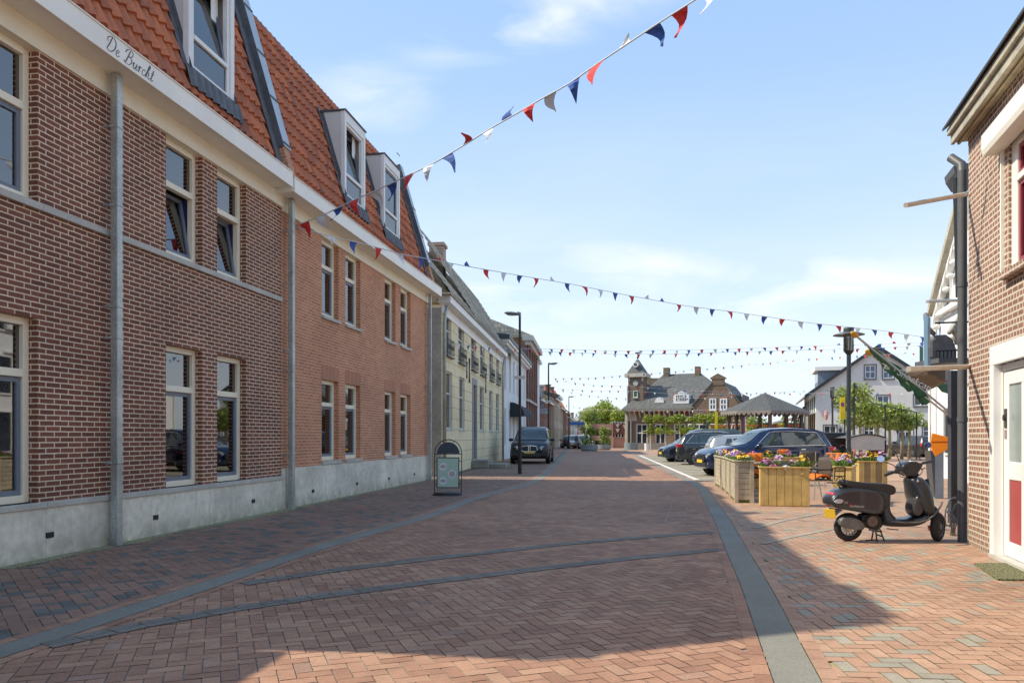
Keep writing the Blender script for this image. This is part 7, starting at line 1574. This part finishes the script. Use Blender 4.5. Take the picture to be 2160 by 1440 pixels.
MB().box(0, wB, 0, .25, 0, HC-(950-HY)/F*17.2).build('body', mat('cabinet_grey', (.30, .33, .35), .5, v1=(2, .15)), GB, bevel=.01); MB().prism([(-.10, HC-(950-HY)/F*17.2), (-.003, HC-(950-HY)/F*17.2), (-.003, .03)], 0, .25).build('side_wing', mat('cabinet_dark', (.09, .09, .09), .6), GB)
# door mat
ma = gp(2056, 1190); DMt = root('door_mat', 'worn green and black coconut door mat at the white door', 'door mat', (0, 0, 0)); pts = [gp(2054, 1190), gp(2160, 1189), gp(2230, 1226), gp(2105, 1224)]
mb = MB(); mb.q(*[(p.x, p.y, .018) for p in pts]); 
for a, b in zip(pts, pts[1:]+pts[:1]): mb.q((a.x, a.y, 0), (b.x, b.y, 0), (b.x, b.y, .018), (a.x, a.y, .018))
mm, nt_, b_ = newmat('mat_pile'); n_ = noiseout(nt_, 60, 6); r_ = N(nt_, 'ShaderNodeValToRGB'); r_.color_ramp.elements[0].position = .42; r_.color_ramp.elements[0].color = (.03, .035, .03, 1); r_.color_ramp.elements[1].position = .62; r_.color_ramp.elements[1].color = (.28, .27, .10, 1); L(nt_, n_, r_.inputs[0]); L(nt_, r_.outputs[0], b_.inputs['Base Color']); b_.inputs['Roughness'].default_value = .95; bump(nt_, b_, n_, 1, .01); mb.build('pile', mm, DMt)
# ------------------------------------------------------------------ trees and hedges
bark = mat('bark', (.20, .17, .10), .9, v1=(3, .25), v2=(25, .3), bmp=.6, bscale=30)
def leafmat(name, c1, c2):
    m, nt, b = newmat(name); a = N(nt, 'ShaderNodeAttribute'); a.attribute_name = 'rnd'; mx = N(nt, 'ShaderNodeMixRGB'); L(nt, a.outputs['Fac'], mx.inputs[0]); mx.inputs[1].default_value = (*c1, 1); mx.inputs[2].default_value = (*c2, 1)
    L(nt, mx.outputs[0], b.inputs['Base Color']); b.inputs['Roughness'].default_value = .6
    tr = N(nt, 'ShaderNodeBsdfTranslucent'); L(nt, mx.outputs[0], tr.inputs[0]); ms = N(nt, 'ShaderNodeMixShader'); ms.inputs[0].default_value = .35; L(nt, b.outputs[0], ms.inputs[1]); L(nt, tr.outputs[0], ms.inputs[2]); L(nt, ms.outputs[0], nt.nodes['Material Output'].inputs[0]); return m
leafA = leafmat('leaf_fresh', (.15, .24, .03), (.50, .56, .16)); leafB = leafmat('leaf_mid', (.13, .21, .025), (.42, .48, .07)); leafC = leafmat('leaf_deep', (.05, .10, .02), (.22, .28, .05)); leafO = leafmat('leaf_orange', (.45, .13, .02), (.55, .35, .05))
def crown(blobs, n, size, m_, par, name='crown', seed=0, droop=.0):
    r = np.random.default_rng(seed); vols = np.array([b[3]*b[4]*b[5] for b in blobs])**.67; cnt = (n*vols/vols.sum()).astype(int); V = []; RN = []
    for b, c in zip(blobs, cnt):
        d = r.normal(size=(c, 3)); d /= np.linalg.norm(d, axis=1)[:, None]; rad = .45+.6*r.random(c)**.6
        lump = 1+.22*np.sin(d[:, 0]*5+b[0])*np.sin(d[:, 1]*6+b[1])+.15*np.sin(d[:, 2]*9)
        P = np.array(b[:3])+d*np.array(b[3:6])*(rad*lump)[:, None]
        nr = d+r.normal(size=(c, 3))*.8; nr /= np.linalg.norm(nr, axis=1)[:, None]; t = np.cross(nr, r.normal(size=(c, 3))); t /= np.linalg.norm(t, axis=1)[:, None]; q = np.cross(nr, t)
        s = size*(.6+.8*r.random(c))[:, None]
        V.append(np.stack([P-t*s*.5, P+q*s*.38, P+t*s*.62, P-q*s*.38], 1)); RN.append(np.clip(.5+.25*r.normal(size=c)+.25*(lump-1)*2, 0, 1))
    V = np.concatenate(V); RN = np.concatenate(RN).astype(np.float32); k = len(V); me = bpy.data.meshes.new(name); me.vertices.add(4*k); me.vertices.foreach_set('co', V.reshape(-1)); me.loops.add(4*k); me.loops.foreach_set('vertex_index', np.arange(4*k, dtype=np.int32)); me.polygons.add(k); me.polygons.foreach_set('loop_start', np.arange(0, 4*k, 4, dtype=np.int32)); me.update(); me.materials.append(m_)
    o = bpy.data.objects.new(name, me); COL.objects.link(o); o.parent = par; setrnd(o, RN); return o
def tree(px, Y, h, r, label, m_, n=5000, size=.35, seed=1, trunk=.2, blobs=None, base=.35, grp=None):
    o = root('tree', label, 'tree', (kx(px)*Y, Y, 0), group=grp); rr = random.Random(seed)
    mb = MB().tube([(0, 0, 0), (.05, 0, h*.3), (0, .05, h*.6)], [trunk, trunk*.8, trunk*.4], 8); bl_ = blobs or []
    if not blobs:
        for i in range(12):
            a = rr.random()*6.28; q = r*.62*math.sqrt(rr.random()); z = h*(base+.12)+(h*(1-base-.2))*rr.random(); s = r*(.34+.25*rr.random())*(1.1-.5*abs((z/h)-.62)); bl_.append((q*math.cos(a), q*math.sin(a), z, s, s, s*.8)); mb.tube([(0, 0, h*.35), (q*math.cos(a)*.5, q*math.sin(a)*.5, z*.8), (q*math.cos(a), q*math.sin(a), z)], [trunk*.4, trunk*.25, trunk*.1], 5)
    mb.build('trunk', bark, o, smooth=True); crown(bl_, n, size, m_, o, seed=seed); return o
tree(1277, 150, 8.0, 3.9, 'big round bright green tree behind the pink flat roofed building', leafB, 6000, .34, 3)
tree(1247, 142, 6.8, 2.2, 'lighter green tree filling the gap left of the big round tree', leafA, 2500, .32, 5)
tree(1309, 140, 6.5, 2.2, 'fresh green tree just left of the turret', leafB, 2500, .32, 6)
tree(1232, 175, 8.7, 2.6, 'pale thin leaved tree far behind at the street end', leafmat('leaf_pale', (.20, .25, .12), (.40, .42, .22)), 900, .3, 9)
# pleached plane trees on the square
trk = mat('plane_trunk', (.34, .29, .18), .85, v1=(2, .2), v2=(14, .2))
for i, (px, Y, zt_, w_, lb) in enumerate(((1800, 44, 4.35, 1.3, 'tallest pollarded plane tree, behind the bicycle shelter'), (1814, 46, 3.7, 1.2, 'pollarded plane tree behind the tallest one'), (1851, 47, 3.45, 1.4, 'second pollarded plane tree from the left of the row'), (1876, 47.5, 3.35, 1.25, 'third pollarded plane tree, trunk nearest the middle of the grey house'), (1902, 48, 3.2, 1.2, 'fourth pollarded plane tree of the row'), (1918, 48.5, 3.05, 1.15, 'last pollarded plane tree, right end of the row'))):
    o = root('tree', lb, 'tree', (kx(px)*Y, Y, 0), group='pollarded plane trees on the square'); zb = 1.9; w_ *= .85
    MB().tube([(0, 0, 0), (.03, 0, 1.2), (0, 0, zt_-.6)], [.11, .09, .06], 9).tube([(0, 0, zb+.3), (-w_*.6, 0, zb+.9)], [.05, .02], 5).tube([(0, 0, zb+.3), (w_*.6, 0, zb+.9)], [.05, .02], 5).build('trunk', trk, o, smooth=True)
    rr = random.Random(i+40); bl_ = [(rr.uniform(-w_*.7, w_*.7), rr.uniform(-.3, .3), zb+.25+(zt_-zb-.4)*rr.random(), .48, .42, .42) for _ in range(12)]+[(0, 0, (zb+zt_)/2, w_*.6, .4, (zt_-zb)*.45)]
    crown(bl_, 1500, .16, leafA, o, seed=i+20)
FRm = root('guide_frame', 'thin black steel frame guiding the pollarded trees', 'frame', (kx(1802)*43.5, 43.5, 0)); X2 = kx(1932)*47-kx(1802)*43.5
MB().box(-.04, .04, -.04, .04, 0, 4.5).box(1.75, 1.81, -.04, .04, 0, 3.25).box(X2-.03, X2+.03, 3.4, 3.46, 0, 2.95).tube([(0, 0, 4.45), (.8, .6, 3.6), (2, 1.4, 3.3), (X2, 3.4, 2.92)], .03, 5).build('frame', darkmetal, FRm)
# trained limes in front of the hall
for i, px in enumerate((1372, 1404, 1434, 1464, 1492, 1520)):
    Y = 78-i*.9; o = root('trained_tree', 'flat trained lime in front of the hall, %s from the turret' % ('first', 'second', 'third', 'fourth', 'fifth', 'sixth')[i], 'tree', (kx(px)*Y, Y, 0), R(-14), 'trained lime trees before the hall')
    MB().tube([(0, 0, 0), (0, 0, 3.4)], .07, 6).tube([(-.9, 0, 2.0), (.9, 0, 2.0)], .03, 5).tube([(-.9, 0, 3.0), (.9, 0, 3.0)], .03, 5).build('trunk', mat('pale_stem', (.5, .48, .42), .8), o)
    rr = random.Random(i); bl_ = [(rr.uniform(-.9, .9), 0, z+rr.uniform(-.15, .15), .38, .25, .28) for z in (2.0, 3.1, 3.3) for _ in range(5)]+[(0, 0, 2.6, .3, .25, .5)]
    crown(bl_, 1050, .19, leafB if i < 4 else leafO if False else leafB, o, seed=60+i)
hedge_l = ['clipped green hedge with orange leaves left of the bandstand', 'low green hedge behind the bandstand rail', 'left one of two yellow green conifers behind the bandstand', 'right one of two yellow green conifers behind the bandstand', 'bushy green shrub behind the middle of the bandstand', 'far pale green shrub row right behind the bandstand']
for i, (px, Y, w_, h, m_) in enumerate(((1548, 70, 2.4, 2.0, leafO), (1600, 68, 2.8, 1.9, leafB), (1581, 72, .9, 3.7, leafA), (1652, 72, 1.0, 3.6, leafA), (1598, 74, 1.5, 3.3, leafC), (1640, 110, 11, 4.4, leafB))):
    o = root('shrub', hedge_l[i], 'shrub', (kx(px)*Y, Y, 0)); MB().tube([(0, 0, 0), (0, 0, h*.6)], .06, 5).build('stem', bark, o)
    bl_ = [(rg.uniform(-w_/2, w_/2)*(1.0 if i not in (2, 3) else .3), 0, h*(.25+.6*rg.random()), w_*.16 if w_ > 2 else w_*.35, .5, h*.2) for _ in range(14)]; crown(bl_, 1800, .16 if i < 5 else .4, m_, o, seed=80+i)
OB = root('low_building', 'low brown building with orange flags behind the bandstand', 'building', (kx(1635)*92, 92, 0)); MB().box(-1.5, 7, 0, 5, 0, 2.9).build('wall', mat('purple_brown', (.16, .08, .08), .8), OB); MB().box(-1.7, 7.2, -.3, 5, 2.9, 3.1).build('roof', darkmetal, OB)
FT = root('bunting', 'string of small orange flags slung behind the bandstand', 'bunting', (0, 0, 0)); m_ = MB(); mo = mat('flag_orange', (.80, .22, .05), .8, v1=None, v2=None, bmp=0)
for k in range(46):
    px = 1498+k*4.2; Y = 66+k*.1; p = at(px, 898-2*math.sin(k*.13)-k*.12, Y); m_.q(p, p+Vector((.15, 0, 0)), p+Vector((.08, 0, -.32)))
m_.build('flags', mo, FT, fixn=False)
PU = root('banner_flag', 'narrow purple and white vertical banner beside the bandstand post', 'banner', (kx(1572)*66, 66, 0)); MB().tube([(0, 0, 0), (0, 0, 3.9)], .03, 6).build('pole', white, PU); MB().box(-.25, -.03, -.01, .01, 1.4, 3.8).build('cloth', mat('purple_cloth', (.35, .04, .22), .7, v1=None, v2=None, bmp=0), PU)
PRS = root('parasol', 'closed black parasol before the hall', 'parasol', (kx(1491)*62, 62, 0)); MB().lathe([(.03, 0), (.03, 1.2), (.22, 1.3), (.14, 2.0), (.04, 2.7), (0, 2.75)], (0, 0, 0), 10).build('canvas', darkmetal, PRS, smooth='auto')
BWL = root('low_wall', 'low grey wooden fence behind the parked cars', 'fence', (kx(1540)*62, 62, 0)); MB().box(0, 3.0, 0, .06, .2, 1.3).box(-.1, 4.6, -.02, .08, 1.3, 1.42).build('boards', oldw, BWL)
# round street planters with shrubs
conc = mat('planter_grey', (.22, .26, .26), .7, v1=(1, .12), v2=(20, .1))
for i, (px, Y, r, z0, z1, lb) in enumerate(((1243, 76, .86, 937, 952, 'big round grey street planter with reddish shrub, left of two'), (1272.5, 82, .80, 937, 951.5, 'big round grey street planter with climbing plant, right of two'))):
    o = root('street_planter', lb, 'planter', (kx(px)*Y, Y, 0), group='round street planters'); hh = HC-(937-HY)/F*Y
    MB().lathe([(0, .02), (r*.92, .02), (r, .1), (r, hh), (r*.93, hh), (r*.9, hh-.1), (0, hh-.12)], (0, 0, 0), 26).build('tub', conc, o, smooth='auto')
    q = root('shrub', 'reddish and green shrub in the left round street planter' if i == 0 else 'light green climber in the right round street planter', 'shrub', (kx(px)*Y, Y, hh-.1)); MB().tube([(0, 0, 0), (.1, 0, 1.0)], .03, 5).build('stem', bark, q)
    crown([(rg.uniform(-.6, .6), 0, rg.uniform(.2, 1.6 if i == 0 else 1.9), .3, .3, .35) for _ in range(10)], 900, .16, leafB if i == 0 else leafA, q, seed=90+i)
for (px, Y, r, lb) in ((1331, 83, .75, 'small round grey tub at the foot of the hall corner'), (1364, 76, .22, 'white pot under the first trained lime')):
    o = root('street_planter', lb, 'planter', (kx(px)*Y, Y, 0)); MB().lathe([(0, 0), (r, 0), (r, .75), (r*.9, .75), (0, .7)], (0, 0, 0), 18).build('tub', conc if r > .5 else white, o, smooth='auto')
# ------------------------------------------------------------------ bunting strings
fr_m, fb_m, fw_m = [mat('bunting_'+n_, c_, .75, v1=None, v2=None, bmp=0) for n_, c_ in (('red', (.60, .035, .03)), ('blue', (.035, .10, .36)), ('white', (.62, .63, .66)))]
cordm = mat('cord_white', (.55, .56, .58), .7, v1=None, v2=None, bmp=0)
wind = Vector((.25, .1, 0))
def bunting(pts, label, step, size, seed, cord=.010, first=0, twist=.5, parts=True):
    """pts: (px, py, Y); flags of red, white and blue nylon, each its own flutter"""
    W_ = [at(*p) for p in pts]; o = root('bunting', label, 'bunting', W_[0], group='red white and blue bunting over the street'); r = random.Random(seed)
    W_ = [w_-W_[0] for w_ in W_]; P = [Vector((0, 0, 0))]
    for a, b in zip(W_, W_[1:]):
        n = max(1, int((b-a).length/.15)); P += [a+(b-a)*i/n for i in range(1, n+1)]
    P = [P[0]]+[(P[i-1]+P[i]*2+P[i+1])/4 for i in range(1, len(P)-1)]+[P[-1]]
    MB().tube(P, cord, 5).build('cord', cordm, o, smooth=True)
    acc = first; tot = 0; idx = 0; rest = MB()
    cols = [fr_m, fw_m, fb_m]; flags = []
    L_ = [0]
    for a, b in zip(P, P[1:]): L_.append(L_[-1]+(b-a).length)
    def pos(s):
        for i in range(len(P)-1):
            if L_[i+1] >= s: t = (s-L_[i])/max(1e-6, L_[i+1]-L_[i]); return P[i]+(P[i+1]-P[i])*t
        return P[-1]
    s = first
    while s+size < L_[-1]:
        a, b = pos(s), pos(s+size*.85); lift = r.gauss(0, .35)
        tip = (a+b)/2+Vector((r.uniform(-.5, .7)*size*twist, r.uniform(-.5, .5)*size*twist, 0))+Vector((0, 0, -1))*size*(1.15-.5*abs(lift)*twist*1.4)
        if r.random() < .10*twist*2: tip = (a+b)/2+Vector((r.uniform(-.3, .3), r.uniform(-.3, .3), .55))*size
        m_ = MB(); n = 5; sw_ = Vector((r.uniform(-1, 1), r.uniform(-1, 1), 0)).normalized()*size*.16*twist*2
        for i in range(n):
            def row(t): e = sw_*math.sin(t*math.pi*1.2); return a+(tip-a)*t+e, b+(tip-b)*t+e*.6, (a+(tip-a)*t+b+(tip-b)*t)/2+e*1.9*(1-t)
            A0, B0, C0 = row(i/n); A1, B1_, C1_ = row(min(.97, (i+1)/n))
            m_.q(A0, C0, C1_, A1); m_.q(C0, B0, B1_, C1_)
        if idx < 99 or True: m_.build('flag', cols[idx % 3], o, fixn=False, weld=True)
        idx += 1; s += step*r.uniform(.92, 1.08)
        if idx >= 98: break
    return o
Yd = 15.1
bunting([(622, 477, Yd), (680, 455, 14.8), (730, 430, 14.5), (780, 408, 14.2), (860, 371, 13.7), (920, 342, 13.3), (980, 306, 12.9), (1040, 268, 12.5), (1090, 240, 12.1), (1140, 210, 11.8), (1200, 178, 11.4), (1250, 142, 11.1), (1325, 92, 10.6), (1400, 42, 10.2), (1480, -8, 9.8), (1600, -90, 9.3)], 'nearest bunting string climbing from the drainpipe to the top right', .45, .30, 5, .012, .1, twist=.8)
bunting([(624, 479, Yd), (690, 497, 15.6), (770, 515, 16.4), (850, 537, 17.2), (920, 549, 18), (970, 559, 19), (1090, 580, 20.5), (1210, 600, 22), (1320, 622, 23), (1440, 644, 24), (1550, 658, 24.6), (1700, 680, 25), (1860, 697, 25.2), (1955, 712, 25.5)], 'long bunting string sagging from the drainpipe to the balcony on the right', .62, .24, 8, .010, .1, twist=.55)
bunting([(942, 722, 29), (1000, 730, 30.5), (1060, 735, 33), (1130, 735, 36), (1300, 740, 38), (1450, 738, 38), (1560, 735, 38), (1700, 730, 38), (1830, 726, 36), (1960, 722, 34)], 'bunting string from the cream house balconies straight across the square, upper of two', .62, .21, 12, .008, .05, twist=.6)
bunting([(1122, 740, 36), (1200, 743, 37), (1310, 747, 38), (1430, 746, 38), (1560, 742, 38), (1700, 738, 38), (1830, 735, 38), (1960, 728, 38)], 'bunting string just under the upper cross string over the square', .60, .20, 15, .007, .3, twist=.6)
bunting([(1165, 798, 60), (1250, 797, 60), (1320, 791, 60), (1430, 783, 60), (1570, 770, 58), (1700, 757, 54), (1830, 749, 50), (1950, 744, 46)], 'fine bunting string rising over the turret towards the right', .62, .19, 18, .007, .2, twist=.4)
bunting([(1168, 802, 62), (1250, 812, 62), (1340, 815, 62), (1440, 823, 62), (1560, 828, 62), (1700, 826, 62)], 'bunting string hanging across the slate roof of the hall, upper', .75, .19, 21, .007, .2, twist=.4)
bunting([(1176, 820, 66), (1250, 824, 66), (1330, 824, 66), (1440, 832, 64), (1560, 831, 62), (1720, 829, 58), (1850, 829, 55), (1985, 830, 52)], 'bunting string hanging across the hall and on over the grey house', .8, .19, 24, .007, .4, twist=.3)
bunting([(1180, 822, 84), (1240, 834, 84), (1312, 840, 83), (1400, 842, 83), (1500, 838, 80), (1560, 833, 78)], 'small dark bunting string sagging towards the hall dormers', 1.0, .22, 27, .008, .3, twist=.3)
bunting([(1190, 854, 100), (1240, 862, 98), (1330, 866, 84), (1450, 866, 80), (1530, 862, 76), (1560, 855, 74)], 'lowest bunting string along the eaves of the hall', 1.0, .22, 30, .008, .3, twist=.3)

# pale scuff marks on the road
sc_m = mat('pale_scuff', (.48, .44, .40), .9, v1=None, v2=None, bmp=0)
for (a, b) in (((1419, 1057), (1401, 1106)), ((1451, 1066), (1440, 1110))):
    A_, B_ = gp(*a), gp(*b); m_ = MB(); d_ = B_-A_; n_ = 22
    for k in range(n_):
        if rg.random() < .35: continue
        p_ = A_+d_*(k/n_); q_ = A_+d_*((k+.8)/n_); w_ = rg.uniform(.006, .014); j = rg.uniform(-.015, .015); m_.q((p_.x+j, p_.y, .005), (p_.x+j+w_, p_.y, .005), (q_.x+j+w_, q_.y, .005), (q_.x+j, q_.y, .005))
    setp(m_.build('scuff_mark', sc_m, fixn=False), kind='structure')
